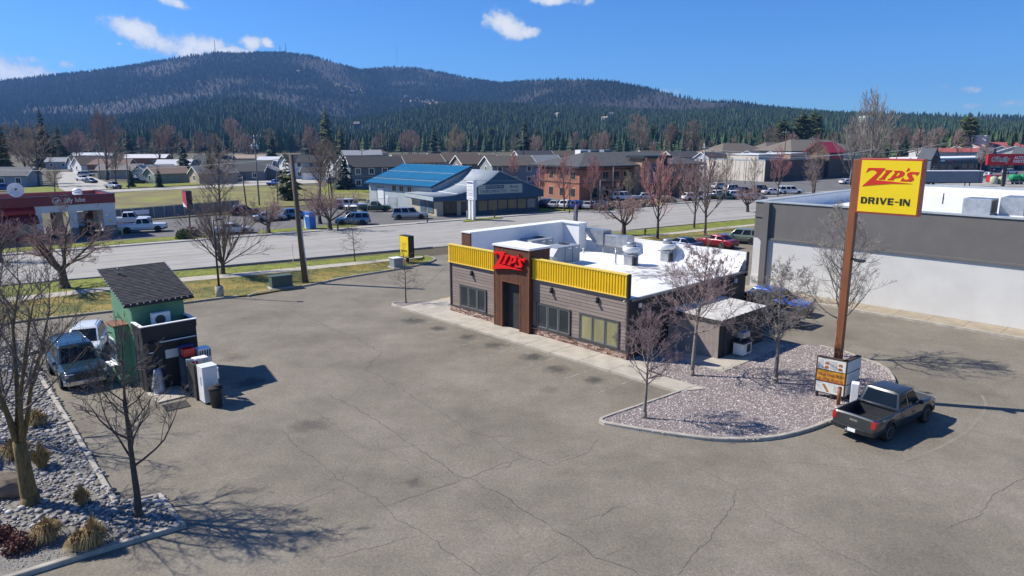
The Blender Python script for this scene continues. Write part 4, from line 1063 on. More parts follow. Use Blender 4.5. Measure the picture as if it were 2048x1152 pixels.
# sandwich board wrapped in a pale cloth
t = plain('covered_stand', 'pale plastic-wrapped stand at the kiosk corner', 'stand', .40, -.34, .07)
pm('wrap', (.50, .52, .55), (.26, .28, .31), scale=5, rough=.4, stretch=(3, 3, .6))
mb = MB(); rows = []
for i in range(7):
    f = i/6; r_ = .16+.14*(1-f)**.8
    for k in range(16):
        a = 2*PI*k/16; q = r_*(1+.16*math.sin(a*5+f*2)); mb.v.append(Vector((q*math.cos(a), q*.75*math.sin(a), f*1.15)))
for i in range(6):
    for k in range(16): mb.f.append((i*16+k, i*16+(k+1) % 16, (i+1)*16+(k+1) % 16, (i+1)*16+k)); mb.sm.append(True)
mb.f.append(tuple(96+k for k in range(16))); mb.sm.append(False)
mb.build('cover', M_('wrap'), t)
# freezers and drink cooler on the right
t = plain('drink_cooler', 'blue topped glass-door drink cooler against the kiosk front', 'cooler', 1.80, -.60)
pm('cooler_blue', (.04, .07, .22), (.03, .05, .17), scale=3, rough=.4)
MB().box(-.34, -.45, .05, .34, .35, 1.70).build('body', M_('kiosk_black'), t, bevel=.02); MB().box(-.34, .1, 1.71, .34, .36, 2.15).build('header', M_('cooler_blue'), t)
MB().box(-.36, -.4, .15, -.335, .3, 1.62).build('glass_door', M_('window_blue'), t); MB().box(-.3, -.475, .15, .3, -.45, 1.62).build('front_panel', M_('freezer_white'), t)
t = plain('sign_panel', 'dark boarded panel beside the white freezer', 'panel', 1.42, -2.15)
MB().box(-.04, -.45, 0, .04, .75, 1.72).build('board', M_('trim_dark'), t); MB().box(-.05, -.47, 1.72, .75, -.43, 1.78).build('rail', M_('trim_dark'), t); MB().box(-.09, -.47, 0, -.045, -.43, 1.75).build('post', M_('dark_metal'), t)
t = plain('chest_freezer', 'tall white chest freezer standing by the trash can', 'freezer', 1.74, -3.1)
MB().box(-.33, -.34, .06, .36, .34, 1.74).build('cabinet', M_('freezer_white'), t, bevel=.03); MB().box(-.34, -.35, 1.745, .37, .35, 1.80).build('lid', M_('freezer_white'), t, bevel=.015); MB().box(-.345, -.1, .9, -.33, -.06, 1.3).build('handle', M_('galvanised'), t)
MB().box(-.30, -.30, 0, .33, .30, .06).build('plinth', M_('black_metal'), t)
t = plain('stacked_tubs', 'white freezer box behind the red crate', 'box', 2.42, -.85)
MB().box(-.3, -.3, 0, .3, .3, 2.0).build('cabinet', M_('freezer_white'), t, bevel=.02)
for k in range(5): MB().box(-.27+k*.115, -.31, 1.6, -.2+k*.115, -.30, 1.94).build('slot', M_('dark_metal'), t)
t = plain('red_crate', 'bright red plastic crate on top of the cooler', 'crate', 1.74, -.80, 1.725)
mb = MB(); mb.box(-.26, -.2, 0, .26, .2, .04); mb.box(-.26, -.2, .04, -.22, .2, .38); mb.box(.22, -.2, .04, .26, .2, .38); mb.box(-.22, -.2, .04, .22, -.16, .38); mb.box(-.22, .16, .04, .22, .2, .38); mb.build('crate', M_('red_plastic'), t)
t = plain('stand_shelf', 'white wire-legged shelf behind the tall freezer', 'shelf', 1.95, -1.62)
MB().box(-.3, -.24, 1.72, .34, .24, 1.775).build('top', M_('white_plain'), t)
for q in ((-.27, -.2), (.3, -.2), (-.27, .2), (.3, .2)): MB().box(q[0]-.02, q[1]-.02, 0, q[0]+.02, q[1]+.02, 1.72).build('leg', M_('galvanised'), t)
t = plain('red_sign', 'red and white ice cream sign on the shelf front', 'sign', 1.62, -1.72, 1.45, -.5)
MB().box(-.3, -.02, 0, .32, .02, .34).build('board', M_('white_plain'), t); MB().box(-.2, -.03, .05, .22, -.02, .22).build('panel', M_('red_plastic'), t)
t = plain('paper_notice', 'white notice board leaning right of the freezer', 'notice', 2.3, -2.75)
MB().box(-.02, -.22, .95, .02, .22, 1.5).build('board', M_('menu_white'), t); MB().box(-.015, -.02, 0, .015, .02, .95).build('stake', M_('galvanised'), t)
t = plain('trash_can', 'dark plastic trash can with black bag beside the freezer', 'trash can', 1.72, -4.0)
mb = MB(); mb.lathe([(.22, 0), (.29, .82), (.31, .84), (.31, .88), (.27, .88), (.25, .5)], 18); mb.build('can', M_('dark_metal'), t)
mb = MB()
for k in range(3): mb.lathe([(.30, .85), (.34, .88), (.30, .95), (.16, 1.0), (.0, .98)] if k == 0 else [(.12, .94), (.15, 1.02), (.08, 1.08), (0, 1.07)], 12, Matrix.Translation((.06*k, -.05*k, 0)))
mb.build('bag', M_('rubber'), t)
# ------------------------------------------------------------------ vehicles
def interp(tab, x):
    if x <= tab[0][0]: return tab[0][1]
    for a, b in zip(tab, tab[1:]):
        if x <= b[0]: return a[1]+(b[1]-a[1])*(x-a[0])/max(1e-6, b[0]-a[0])
    return tab[-1][1]
# L length, W width, sill height, wheel radius, axle positions, top line of the lower body (rear to front), cabin corner points, side pillars
CARS = {
 'pickup': dict(L=5.4, W=1.89, sill=.42, wr=.39, ax=(-1.55, 1.69), top=[(-2.7, 1.10), (-.72, 1.10), (-.70, 1.12), (1.05, 1.12), (1.25, 1.10), (2.3, 1.04), (2.6, .98), (2.7, .90)],
                cab=(-.74, -.52, .62, 1.18), zb=1.10, zr=1.79, pil=(.0, .42, 1.0), bed=(-2.56, -.82, .60), doors=((-.66, .22), (.24, 1.12))),
 'suv':    dict(L=4.95, W=1.92, sill=.36, wr=.37, ax=(-1.42, 1.46), top=[(-2.47, 1.02), (-2.3, 1.08), (.9, 1.08), (1.2, 1.06), (2.15, 1.0), (2.4, .92), (2.47, .84)],
                cab=(-2.40, -2.12, .40, 1.12), zb=1.07, zr=1.80, pil=(.0, .30, .62, 1.0), doors=((-1.0, .02), (.04, 1.06))),
 'crossover': dict(L=4.6, W=1.82, sill=.30, wr=.34, ax=(-1.30, 1.36), top=[(-2.3, .92), (-2.15, 1.0), (.85, 1.0), (1.15, .98), (2.0, .88), (2.22, .78), (2.3, .70)],
                cab=(-2.16, -1.66, .20, 1.12), zb=.99, zr=1.64, pil=(.0, .28, .62, 1.0), doors=((-.9, .05), (.07, 1.05))),
 'sedan':  dict(L=4.8, W=1.82, sill=.26, wr=.33, ax=(-1.40, 1.42), top=[(-2.4, .84), (-2.25, .94), (-1.7, .97), (.85, .93), (1.2, .91), (2.1, .78), (2.32, .68), (2.4, .60)],
                cab=(-1.78, -1.05, .12, 1.08), zb=.94, zr=1.44, pil=(.0, .50, 1.0), doors=((-.85, .12), (.14, 1.05))),
 'van':    dict(L=5.5, W=1.98, sill=.38, wr=.38, ax=(-1.72, 1.66), top=[(-2.75, 1.02), (-2.6, 1.10), (1.05, 1.10), (1.35, 1.08), (2.4, 1.02), (2.66, .94), (2.75, .86)],
                cab=(-2.68, -2.45, .58, 1.25), zb=1.09, zr=1.88, pil=(.0, .36, .66, 1.0), doors=((-.8, .24), (.26, 1.2))),
 'bigpickup': dict(L=5.9, W=2.0, sill=.46, wr=.41, ax=(-1.75, 1.85), top=[(-2.95, 1.16), (-.72, 1.16), (-.70, 1.18), (1.15, 1.18), (1.4, 1.16), (2.5, 1.12), (2.85, 1.06), (2.95, .95)],
                cab=(-.76, -.55, .70, 1.28), zb=1.16, zr=1.92, pil=(.0, .42, 1.0), bed=(-2.8, -.84, .66), doors=((-.68, .26), (.28, 1.2))),
}
_cm = {}
def car_meshes(kind):
    if kind in _cm: return _cm[kind]
    s = CARS[kind]; L, W = s['L'], s['W']; hw = W/2; D = {}
    def w_at(x):
        f = 1.0
        d = L/2-x
        if d < .9: f -= .16*((.9-d)/.9)**2
        d = L/2+x
        if d < .5: f -= .07*((.5-d)/.5)**2
        return hw*f
    def bot(x):
        z = s['sill']
        for a in s['ax']:
            r = s['wr']*1.17; dx = abs(x-a)
            if dx <= r: z = max(z, s['wr']+math.sqrt(max(0, r*r-dx*dx)))
        return z
    xs = {-L/2+.05, L/2-.07, -L/2+.2, L/2-.22, L/2-.45}
    for x, _ in s['top']: xs.add(max(-L/2+.05, min(L/2-.07, x)))
    for a in s['ax']:
        r = s['wr']*1.17
        for f in (-1.004, -1, -.93, -.78, -.5, -.2, .2, .5, .78, .93, 1, 1.004): xs.add(a+r*f)
    for x in (-.8, -.3, .2, .7): xs.add(x)
    bed = s.get('bed')
    if bed: xs |= {bed[0], bed[0]+.004, bed[1], bed[1]-.004}
    xs = sorted(xs)
    def ring(x, sc_=1.0, zlo=None, zhi=None):
        zt, zb, w = interp(s['top'], x), bot(x), w_at(x)*sc_
        if zhi is not None: zt = zhi; zb = max(zb, zlo)
        h = zt-zb
        inbed = bed and bed[0]+.002 < x < bed[1]-.002
        o = [(w*.94, zb), (w*.985, zb+h*.18), (w, zb+h*.48), (w*.985, zb+h*.74), (w*.955, zt-.05), (w*.925, zt-.008)]
        if inbed: o += [(w*.90, zt), (w*.86, zt-.01), (w*.85, bed[2]), (0, bed[2])]
        else: o += [(w*.90, zt), (w*.80, zt+.008), (w*.45, zt+.02), (0, zt+.024)]
        return [Vector((x, y, z)) for y, z in o]+[Vector((x, -y, z)) for y, z in o[-2::-1]]
    rings = [ring(-L/2, .93, s['sill']+.1, interp(s['top'], -L/2)-.05)]+[ring(x) for x in xs]+[ring(L/2, .90, s['sill']+.1, interp(s['top'], L/2)-.03)]
    m = MB(); n = len(rings[0])
    for r in rings: m.v += r
    for i in range(len(rings)-1):
        for k in range(n-1): m.f.append((i*n+k, i*n+k+1, (i+1)*n+k+1, (i+1)*n+k)); m.sm.append(True)
    m.f.append(tuple(range(n))); m.sm.append(False); m.f.append(tuple((len(rings)-1)*n+k for k in range(n-1, -1, -1))); m.sm.append(False)
    D['body'] = m.mesh('body')
    bm = bmesh.new(); bm.from_mesh(D['body']); bmesh.ops.recalc_face_normals(bm, faces=bm.faces)
    for e in bm.edges:
        if len(e.link_faces) == 2 and e.link_faces[0].normal.angle(e.link_faces[1].normal, 0) > rad(38): e.smooth = False
    bm.to_mesh(D['body']); bm.free()
    # cabin shell
    xb2, xr2, xr1, xb1 = s['cab']; zb, zr = s['zb']-.02, s['zr']; yb, yr = hw*.90, hw*.74
    def cp(x, y, z): return Vector((x, y, z))
    A = [cp(xb2, yb, zb), cp(xr2, yr, zr-.05), cp(xr1, yr, zr-.03), cp(xb1, yb*.97, zb)]
    B = [Vector((p.x, -p.y, p.z)) for p in A]
    m = MB()
    mid1, mid2 = cp(xr2+.06, yr*.62, zr), cp(xr1-.08, yr*.62, zr+.01)
    mid1b, mid2b = cp(xr2+.06, -yr*.62, zr), cp(xr1-.08, -yr*.62, zr+.01)
    vs = A+B+[mid1, mid2, mid1b, mid2b]
    m.add(vs, [(0, 1, 2, 3), (7, 6, 5, 4), (0, 4, 5, 10, 8, 1), (3, 2, 9, 11, 6, 7), (1, 8, 9, 2), (8, 10, 11, 9), (10, 5, 6, 11)])
    me = m.mesh('cabin'); bm = bmesh.new(); bm.from_mesh(me); bmesh.ops.recalc_face_normals(bm, faces=bm.faces)
    bmesh.ops.bevel(bm, geom=[e for e in bm.edges if e.calc_length() > .2 and len(e.link_faces) == 2], offset=.045, segments=2, affect='EDGES', profile=.5)
    for f in bm.faces: f.smooth = True
    for e in bm.edges:
        if len(e.link_faces) == 2 and e.link_faces[0].normal.angle(e.link_faces[1].normal, 0) > rad(50): e.smooth = False
    bm.to_mesh(me); bm.free(); D['cabin'] = me
    # glass panes a little proud of the shell
    def pane(a, b, c_, d_, mu, mv0, mv1, nm):
        """quad corners: a bottom-left, b bottom-right, c top-right, d top-left, seen from outside"""
        def q(u, v): return a.lerp(b, u).lerp(d_.lerp(c_, u), v)
        p = [q(mu, mv0), q(1-mu, mv0), q(1-mu*1.1, 1-mv1), q(mu*1.1, 1-mv1)]
        nn = (p[1]-p[0]).cross(p[3]-p[0]).normalized()
        m_ = MB(); m_.slab(*[v+nn*.012 for v in p], .02); return m_.mesh(nm)
    D['windshield'] = pane(B[3], A[3], A[2], B[2], .07, .05, .09, 'windshield')
    D['rear_window'] = pane(A[0], B[0], B[1], A[1], .08, .12, .10, 'rear_window')
    side = []
    pil = s['pil']
    for sgn, Q in ((1, A), (-1, B)):
        for a, b in zip(pil, pil[1:]):
            lo_a, lo_b, hi_a, hi_b = Q[0].lerp(Q[3], a), Q[0].lerp(Q[3], b), Q[1].lerp(Q[2], a), Q[1].lerp(Q[2], b)
            if sgn > 0: side.append(pane(lo_b, lo_a, hi_a, hi_b, .075 if len(pil) > 2 else .05, .10, .12, 'side_window'))
            else: side.append(pane(lo_a, lo_b, hi_b, hi_a, .075 if len(pil) > 2 else .05, .10, .12, 'side_window'))
    D['side'] = side
    allw = MB()
    for me_ in [D['windshield'], D['rear_window']]+side: allw.add([v.co for v in me_.vertices], [tuple(p.vertices) for p in me_.polygons])
    D['windows'] = allw.mesh('windows')
    # doors: thin skins over the body side with a visible shut line
    D['doors'] = []
    for sgn in (1, -1):
        for (a, b) in s['doors']:
            m_ = MB(); st = [a+.012]+[x for x in xs if a+.03 < x < b-.03]+[b-.012]; k = 0
            for x in st:
                r_ = ring(x)[:5]
                for j, p in enumerate(r_):
                    zz = p.z if j else p.z+.10
                    m_.v.append(Vector((p.x, sgn*(p.y+.009), zz)))
                if k:
                    o0, o1 = (k-1)*5, k*5
                    for j in range(4): m_.f.append((o0+j, o0+j+1, o1+j+1, o1+j) if sgn < 0 else (o0+j, o1+j, o1+j+1, o0+j+1)); m_.sm.append(True)
                k += 1
            D['doors'].append((m_.mesh('door'), sgn, a))
    D['spec'] = s; D['w_at'] = w_at; _cm[kind] = D
    return D
def wheel_meshes():
    if 'wheel' in _cm: return _cm['wheel']
    t = MB(); RX = Matrix.Rotation(PI/2, 4, 'X')
    t.lathe([(.62, -.34), (.9, -.36), (.985, -.27), (1.0, -.12), (1.0, .12), (.985, .27), (.9, .36), (.62, .34)], 26, RX)
    r = MB(); r.lathe([(.64, -.30), (.64, .30)], 20, RX); r.lathe([(.66, .33), (.60, .35), (.56, .24)], 20, RX); r.lathe([(.66, -.33), (.60, -.35), (.56, -.24)], 20, RX)
    for k in range(6):
        a = 2*PI*k/6; M = Matrix.Rotation(a, 4, 'Y')
        for sy in (.29, -.29): r.cbox(.32, sy, 0, .56, .07, .22, M)
    r.lathe([(.16, -.33), (.16, .33)], 10, RX)
    d = MB(); d.lathe([(.56, -.22), (.56, .22)], 18, RX)
    _cm['wheel'] = (t.mesh('tyre'), r.mesh('rim'), d.mesh('brake_disc'))
    for me, mt_ in zip(_cm['wheel'], ('rubber', 'rim_alloy', 'black_metal')): me.materials.append(M_(mt_))
    return _cm['wheel']
PAINTS = dict(charcoal=(.040, .046, .048), teal=(.012, .045, .068), white=(.74, .75, .76), silver=(.42, .44, .45), darkgrey=(.055, .06, .068), black=(.014, .015, .018), red=(.23, .008, .016), blue=(.012, .12, .62),
              navy=(.015, .03, .10), sage=(.20, .24, .17), skyblue=(.10, .22, .38), tan=(.32, .27, .19), green=(.03, .10, .06), royal=(.02, .07, .30), maroon=(.12, .012, .02))
for k_, v_ in PAINTS.items(): paint('paint_'+k_, v_, .0 if k_ == 'white' else .25)
_shared = {}
def mslot(me, mat):
    """mesh copy per (mesh, paint), shared between alike vehicles"""
    key = (me.name, mat.name)
    if key not in _shared:
        c_ = me.copy(); c_.materials.clear(); c_.materials.append(mat); _shared[key] = c_
    return _shared[key]
def vehicle(kind, color, label, cat, p, heading, group=None, detail=2, trim='black_metal', roof=None, name=None, z=0.0, rack=False, lamp='lamp_clear'):
    """detail 2: every part; 1: body, cabin, windows, wheels and lights"""
    D = car_meshes(kind); s = D['spec']; L, W = s['L'], s['W']; hw = W/2; pt = M_('paint_'+color)
    t = thing(name or {'pickup': 'pickup_truck', 'bigpickup': 'pickup_truck', 'van': 'suburban_van'}.get(kind, kind if kind != 'suv' else 'suv'), label, cat, (p[0], p[1], z), heading, group)
    b = put('body', mslot(D['body'], pt), t); c_ = put('cabin', mslot(D['cabin'], pt), t)
    MB().box(-L/2+.35, -hw*.72, s['sill']-.16, L/2-.35, hw*.72, s['sill']+.42).build('chassis', M_('black_metal'), t) if not s.get('bed') else MB().box(-L/2+.35, -hw*.72, s['sill']-.16, L/2-.35, hw*.72, s['sill']+.12).build('chassis', M_('black_metal'), t)
    gl = M_('car_glass')
    if detail >= 2:
        put('windshield', mslot(D['windshield'], gl), c_); put('rear_window', mslot(D['rear_window'], gl), c_)
        for me in D['side']: put('side_window', mslot(me, gl), c_)
        for me, sgn, a in D['doors']:
            d = put('door', mslot(me, pt), t); y = D['w_at'](a)*.985
            MB().cbox(a+.16, sgn*(y+.016), s['zb']-.24, .16, .03, .035).build('handle', M_('trim_dark') if color in ('charcoal', 'black') else pt, d)
    else: put('windows', mslot(D['windows'], gl), c_)
    ty, ri, br = wheel_meshes()
    for a in s['ax']:
        for sy in (1, -1):
            w = put('wheel', ty, t); w.location = (a, sy*(hw-.125), s['wr']); w.scale = (s['wr'],)*3
            put('rim', ri, w)
            if detail >= 2: put('brake_disc', br, w)
    zt_f, zt_r = interp(s['top'], L/2-.15), interp(s['top'], -L/2+.1)
    for sy in (1, -1):
        yf, yr_ = D['w_at'](L/2-.12), D['w_at'](-L/2+.05)
        m_ = MB(); m_.box(L/2-.36, min(sy*yf*.56, sy*yf*.99), zt_f-.22, L/2-.02, max(sy*yf*.56, sy*yf*.99), zt_f-.05); h = m_.build('headlight', M_(lamp), t, bevel=.02 if detail > 1 else 0)
        if detail > 1 and rack: MB().box(L/2-.34, min(sy*yf*.88, sy*yf*1.0), zt_f-.21, L/2-.06, max(sy*yf*.88, sy*yf*1.0), zt_f-.06).build('indicator', M_('lamp_amber'), h)
        m_ = MB(); m_.box(-L/2-.012, min(sy*yr_*.80, sy*yr_*1.0), zt_r-.34, -L/2+.2, max(sy*yr_*.80, sy*yr_*1.0), zt_r-.04); m_.build('taillight', M_('lamp_red'), t, bevel=.015 if detail > 1 else 0)
        if detail > 1: MB().box(s['cab'][3]-.36, min(sy*hw*.94, sy*hw*1.13), s['zb']-.02, s['cab'][3]-.18, max(sy*hw*.94, sy*hw*1.13), s['zb']+.14).build('mirror', pt if color not in ('charcoal',) else M_('black_metal'), t, bevel=.03)
    bump = M_(trim)
    m_ = MB(); m_.prism([(L/2-.25, -hw*.97), (L/2-.02, -hw*.80), (L/2+.06, -hw*.4), (L/2+.07, 0), (L/2+.06, hw*.4), (L/2-.02, hw*.80), (L/2-.25, hw*.97), (L/2-.4, hw*.9), (L/2-.4, -hw*.9)], s['sill']-.02, s['sill']+.2); m_.build('front_bumper', bump, t, bevel=.02 if detail > 1 else 0)
    m_ = MB(); m_.prism([(-L/2-.10, -hw*.55), (-L/2-.09, hw*.55), (-L/2-.02, hw*.92), (-L/2+.2, hw*.96), (-L/2+.2, -hw*.96), (-L/2-.02, -hw*.92)], s['sill'], s['sill']+.2); m_.build('rear_bumper', bump, t, bevel=.02 if detail > 1 else 0)
    MB().box(L/2-.10, -hw*.5, s['sill']+.24, L/2+.012, hw*.5, zt_f-.07).build('grille', M_('black_metal'), t, bevel=.015 if detail > 1 else 0)
    if detail > 1:
        MB().box(-L/2-.115, -.16, s['sill']+.02, -L/2-.1, .16, s['sill']+.16).build('licence_plate', M_('white_plain'), t)
        for a in s['ax']:                        # dark wheel-arch lips
            for sy in (1, -1):
                y = D['w_at'](a); pts = [(a+s['wr']*1.19*math.cos(q), sy*(y-.012), s['wr']+s['wr']*1.19*math.sin(q)) for q in [rad(k) for k in range(8, 173, 12)]]
                MB().tube(pts, .035, 6).build('wheel_arch', M_('black_metal') if color in ('charcoal', 'teal') else pt, t)
        if rack:
            for sy in (1, -1): MB().tube([(s['cab'][1]+.15, sy*hw*.60, s['zr']+.06), (s['cab'][2]-.15, sy*hw*.60, s['zr']+.06)], .02, 6).build('roof_rail', M_('black_metal') if color == 'white' else M_('chrome'), c_)
            if rack > 1:
                for k in range(5):
                    x = s['cab'][1]+.3+k*.42; MB().box(x-.02, -hw*.58, s['zr']+.055, x+.02, hw*.58, s['zr']+.085).build('roof_slat', M_('chrome'), c_)
    return t
# dark pickup beside the menu board
c0 = Vector((15.23+17.91, 26.2+28.14, 0))/2; hd = math.atan2(28.14-26.2, 17.91-15.23); cc = c0+Vector((-math.sin(hd), math.cos(hd), 0))*.83-Vector((math.cos(hd), math.sin(hd), 0))*.07
tac = vehicle('pickup', 'charcoal', 'dark grey crew-cab pickup with open bed at the menu board', 'pickup truck', cc, hd, trim='black_metal')
m_ = MB()
for k in range(15): m_.box(-.825, -.74+k*.10, .62, -.80, -.69+k*.10, 1.06)
m_.build('bed_ribs', M_('dark_metal'), tac)
m_ = MB()
for k in range(13): m_.box(-2.5, -.70+k*.11, .601, -.9, -.66+k*.11, .618)
m_.build('bed_liner', M_('dark_metal'), tac)
MB().box(-2.69, -.70, .70, -2.655, .70, 1.08).build('tailgate', M_('paint_charcoal'), tac, bevel=.01)
MB().box(-2.705, -.16, .86, -2.685, .16, .95).build('tailgate_handle', M_('chrome'), tac)
MB().box(-.88, -.86, 1.09, -.80, .86, 1.13).build('bed_rail', M_('black_metal'), tac)
lettering('TRD', M_('steel_grey'), tac, (-2.15, -.945, 1.0), FACE_Y, .16, extrude=.003, bold=.004, name='side_decal')
lettering('4X4 OFF ROAD', M_('steel_grey'), tac, (-2.15, -.945, .90), FACE_Y, .07, extrude=.003, name='side_decal')
MB().lathe([(.02, 0), (.02, .06), (.045, .1), (.03, .14), (0, .15)], 10, Matrix.Translation((-2.92, .15, .42))).build('tow_ball', M_('chrome'), tac)
MB().box(-2.95, .11, .40, -2.6, .19, .44).build('hitch', M_('black_metal'), tac)
# vehicles by the kiosk: both nose towards the camera
h1 = rad(-48)
def nose_at(px, py, hd_, L): return G(px, py)-Vector((math.cos(hd_), math.sin(hd_), 0))*L/2
v = nose_at(177, 779, h1, 5.0)
tv = vehicle('suv', 'teal', 'blue-green older SUV with chrome bumper left of the kiosk', 'suv', v, h1, trim='chrome', rack=2); tv.scale = (1.05, 1.06, 1.04)
v2 = G(176, 708)
vehicle('crossover', 'white', 'white crossover with black roof rails behind the blue-green SUV', 'suv', v2, rad(-66), trim='paint_white', rack=1)
# behind the drive-in
hz = ZA+PI
vehicle('bigpickup', 'darkgrey', 'grey pickup seen over the lean-to in the drive-through lane', 'pickup truck', Z(15.9, 14.1), hz, detail=2)
vehicle('crossover', 'blue', 'bright blue hatchback by the white store wall', 'car', Z(15.8, 17.3), ZA, detail=2)
vehicle('sedan', 'red', 'dark red sedan parked behind the drive-in roof', 'car', G(1432, 493), rad(130), detail=2)
vehicle('suv', 'sage', 'pale green SUV beside the corner of the grey and white store', 'suv', G(1480, 486), rad(150), detail=2)
vehicle('sedan', 'navy', 'dark blue sedan half hidden by the drive-in parapet', 'car', G(1362, 499), rad(130), detail=1)
# oil change shop
vehicle('bigpickup', 'white', 'white crew-cab pickup parked right of the oil change shop', 'pickup truck', G(286, 464), rad(24), detail=2)
vehicle('bigpickup', 'white', 'white pickup half hidden behind the nearer white pickup', 'pickup truck', G(258, 450), rad(24), detail=1)
vehicle('sedan', 'white', 'white sedan seen through the vase-shaped tree', 'car', G(468, 467), rad(25), detail=1)
vehicle('sedan', 'silver', 'silver sedan behind the crabapple near the utility pole', 'car', G(540, 442), rad(30), detail=1)
vehicle('crossover', 'maroon', 'dark maroon car behind the bare shrub by the road sign', 'car', G(490, 430), rad(30), detail=1)
vehicle('crossover', 'skyblue', 'small blue car behind the utility pole', 'car', G(592, 437), rad(30), detail=1)
vehicle('suv', 'skyblue', 'light blue SUV facing left before the blue building lot', 'suv', G(706, 449), rad(188), detail=2)
vehicle('van', 'silver', 'silver long SUV parked in front of the chiropractic office', 'suv', G(820, 438), rad(12), detail=2)
vehicle('pickup', 'green', 'dark green pickup behind the chain gate', 'pickup truck', G(750, 423), rad(6), detail=1)
vehicle('van', 'white', 'white van by the corner of the pale blue warehouse', 'van', G(702, 418), rad(10), detail=1)
# row in front of the brick office
for (x, y, k, c_, h, lab) in ((1093, 415, 'crossover', 'navy', 65, 'navy car nearest the blue gable end'), (1112, 416, 'sedan', 'silver', 65, 'silver sedan second in the row before the brick office'), (1134, 417, 'crossover', 'white', 65, 'white hatchback behind the first pink budding tree'),
                              (1156, 418, 'crossover', 'royal', 65, 'blue hatchback in the middle of the row before the brick office'), (1180, 418, 'sedan', 'silver', 65, 'silver sedan behind the second pink budding tree'), (1203, 419, 'crossover', 'darkgrey', 65, 'dark car at the right end of the row before the brick office'),
                              (1248, 401, 'van', 'white', 10, 'white long SUV in front of the arched entrance'), (1290, 399, 'sedan', 'white', 20, 'white sedan beside the white long SUV'), (1386, 401, 'crossover', 'white', 15, 'white car left of the tall street pole'),
                              (1432, 397, 'pickup', 'white', 20, 'white pickup behind the street pole'), (1452, 399, 'sedan', 'green', 20, 'dark green car behind the small bare tree trunk'), (1472, 396, 'crossover', 'white', 15, 'white hatchback right of the dark green car'),
                              (1466, 384, 'suv', 'silver', 25, 'silver SUV in the second parking row'), (1488, 386, 'sedan', 'navy', 25, 'navy car in the second parking row'), (1523, 385, 'suv', 'darkgrey', 20, 'grey SUV below the corner of the beige store'),
                              (1545, 389, 'sedan', 'white', 8, 'white sedan before the street lamp'), (1580, 388, 'van', 'white', 2, 'white long SUV parked in front of the red budding tree'), (1694, 368, 'sedan', 'white', 20, 'white sedan behind the yellow drive-in sign'),
                              (1510, 400, 'sedan', 'silver', 12, 'silver sedan left of the street lamp by the road'), (1440, 378, 'crossover', 'white', 25, 'white car in the back row beside the beige store'),
                              (1925, 343, 'crossover', 'silver', 15, 'silver car above the trailer roof'), (1938, 342, 'sedan', 'white', 15, 'white sedan above the trailer roof'), (1975, 355, 'pickup', 'white', 20, 'white pickup left of the red auto parts sign pole'),
                              (2020, 348, 'van', 'white', 10, 'white van right of the auto parts sign pole'), (1995, 345, 'suv', 'navy', 10, 'navy SUV under the auto parts sign')):
    vehicle(k, c_, lab, 'car' if k not in ('pickup', 'van') else ('pickup truck' if k == 'pickup' else 'suv'), G(x, y), rad(h), detail=1)
# in the residential streets
for (x, y, k, c_, h, lab) in ((227, 377, 'pickup', 'silver', -32, 'silver pickup nearest the field on the side street'), (182, 366, 'sedan', 'navy', -32, 'dark sedan in the row on the residential street'), (166, 362, 'pickup', 'white', -32, 'white pickup behind the dark sedan on the residential street'),
                              (173, 353, 'suv', 'silver', 15, 'silver SUV in the driveway before the white gabled house'), (372, 364, 'sedan', 'skyblue', 30, 'pale blue car on the lawn beside the tan house'), (275, 367, 'crossover', 'black', 20, 'black car beside the sage house'),
                              (478, 362, 'suv', 'silver', -60, 'silver SUV in the wide driveway'), (456, 364, 'sedan', 'black', -50, 'black car beside the silver SUV in the driveway'), (553, 372, 'pickup', 'royal', 160, 'bright blue pickup by the end of the driveway'),
                              (668, 366, 'crossover', 'skyblue', 20, 'pale blue car under the bare tree by the garage'), (150, 343, 'sedan', 'navy', -20, 'dark blue car before the white gabled house'), (5, 382, 'pickup', 'royal', 20, 'blue pickup at the left edge by the grey cottage')):
    vehicle(k, c_, lab, 'car' if k not in ('pickup',) else 'pickup truck', G(x, y), rad(h), detail=1)
# ------------------------------------------------------------------ grey and white store on the right
pm('stucco_white', (.64, .635, .60), (.57, .565, .535), scale=.5, rough=.9, detail=8, bump=.15, bscale=12)
pm('stucco_grey', (.155, .148, .138), (.132, .126, .118), scale=.6, rough=.9, detail=8, bump=.15, bscale=12)
pm('flash_pale', (.46, .50, .51), (.38, .42, .43), scale=1, rough=.5, metal=.2)
WO = Vector((19.87, 56.34, 0))
st = thing('store_building', 'long flat-roofed store with white wall and dark grey upper band', 'store', WO, ZA)
SW, SD, SH = 46.0, 33.0, 7.1
MB().box(0, 0, -.05, SW, .4, 4.18).build('wall', M_('stucco_white'), st); MB().box(0, 0, 4.18, SW, .4, SH).build('upper_wall', M_('stucco_grey'), st)
MB().box(0, .4, -.05, .4, SD, SH).build('side_wall', M_('stucco_grey'), st); MB().box(SW-.4, .4, -.05, SW, SD, SH).build('side_wall', M_('stucco_grey'), st); MB().box(0, SD, -.05, SW, SD+.4, SH).build('rear_wall', M_('stucco_white'), st)
MB().box(.4, .4, 6.1, SW-.4, SD, 6.2).build('roof', M_('white_plain'), st)
mb = MB(); mb.box(.4, .4, 6.2, .43, SD, SH-.02); mb.box(.43, SD-.03, 6.2, SW-.4, SD, SH-.02); mb.box(.43, .4, 6.2, SW-.4, .43, SH-.02); mb.build('parapet_lining', M_('white_plain'), st)
mb = MB(); mb.box(-.08, -.08, SH, SW, .5, SH+.1); mb.box(-.08, .5, SH, .5, SD+.48, SH+.1); mb.box(.5, SD-.1, SH, SW, SD+.48, SH+.1); mb.build('cap_flashing', M_('flash_pale'), st)
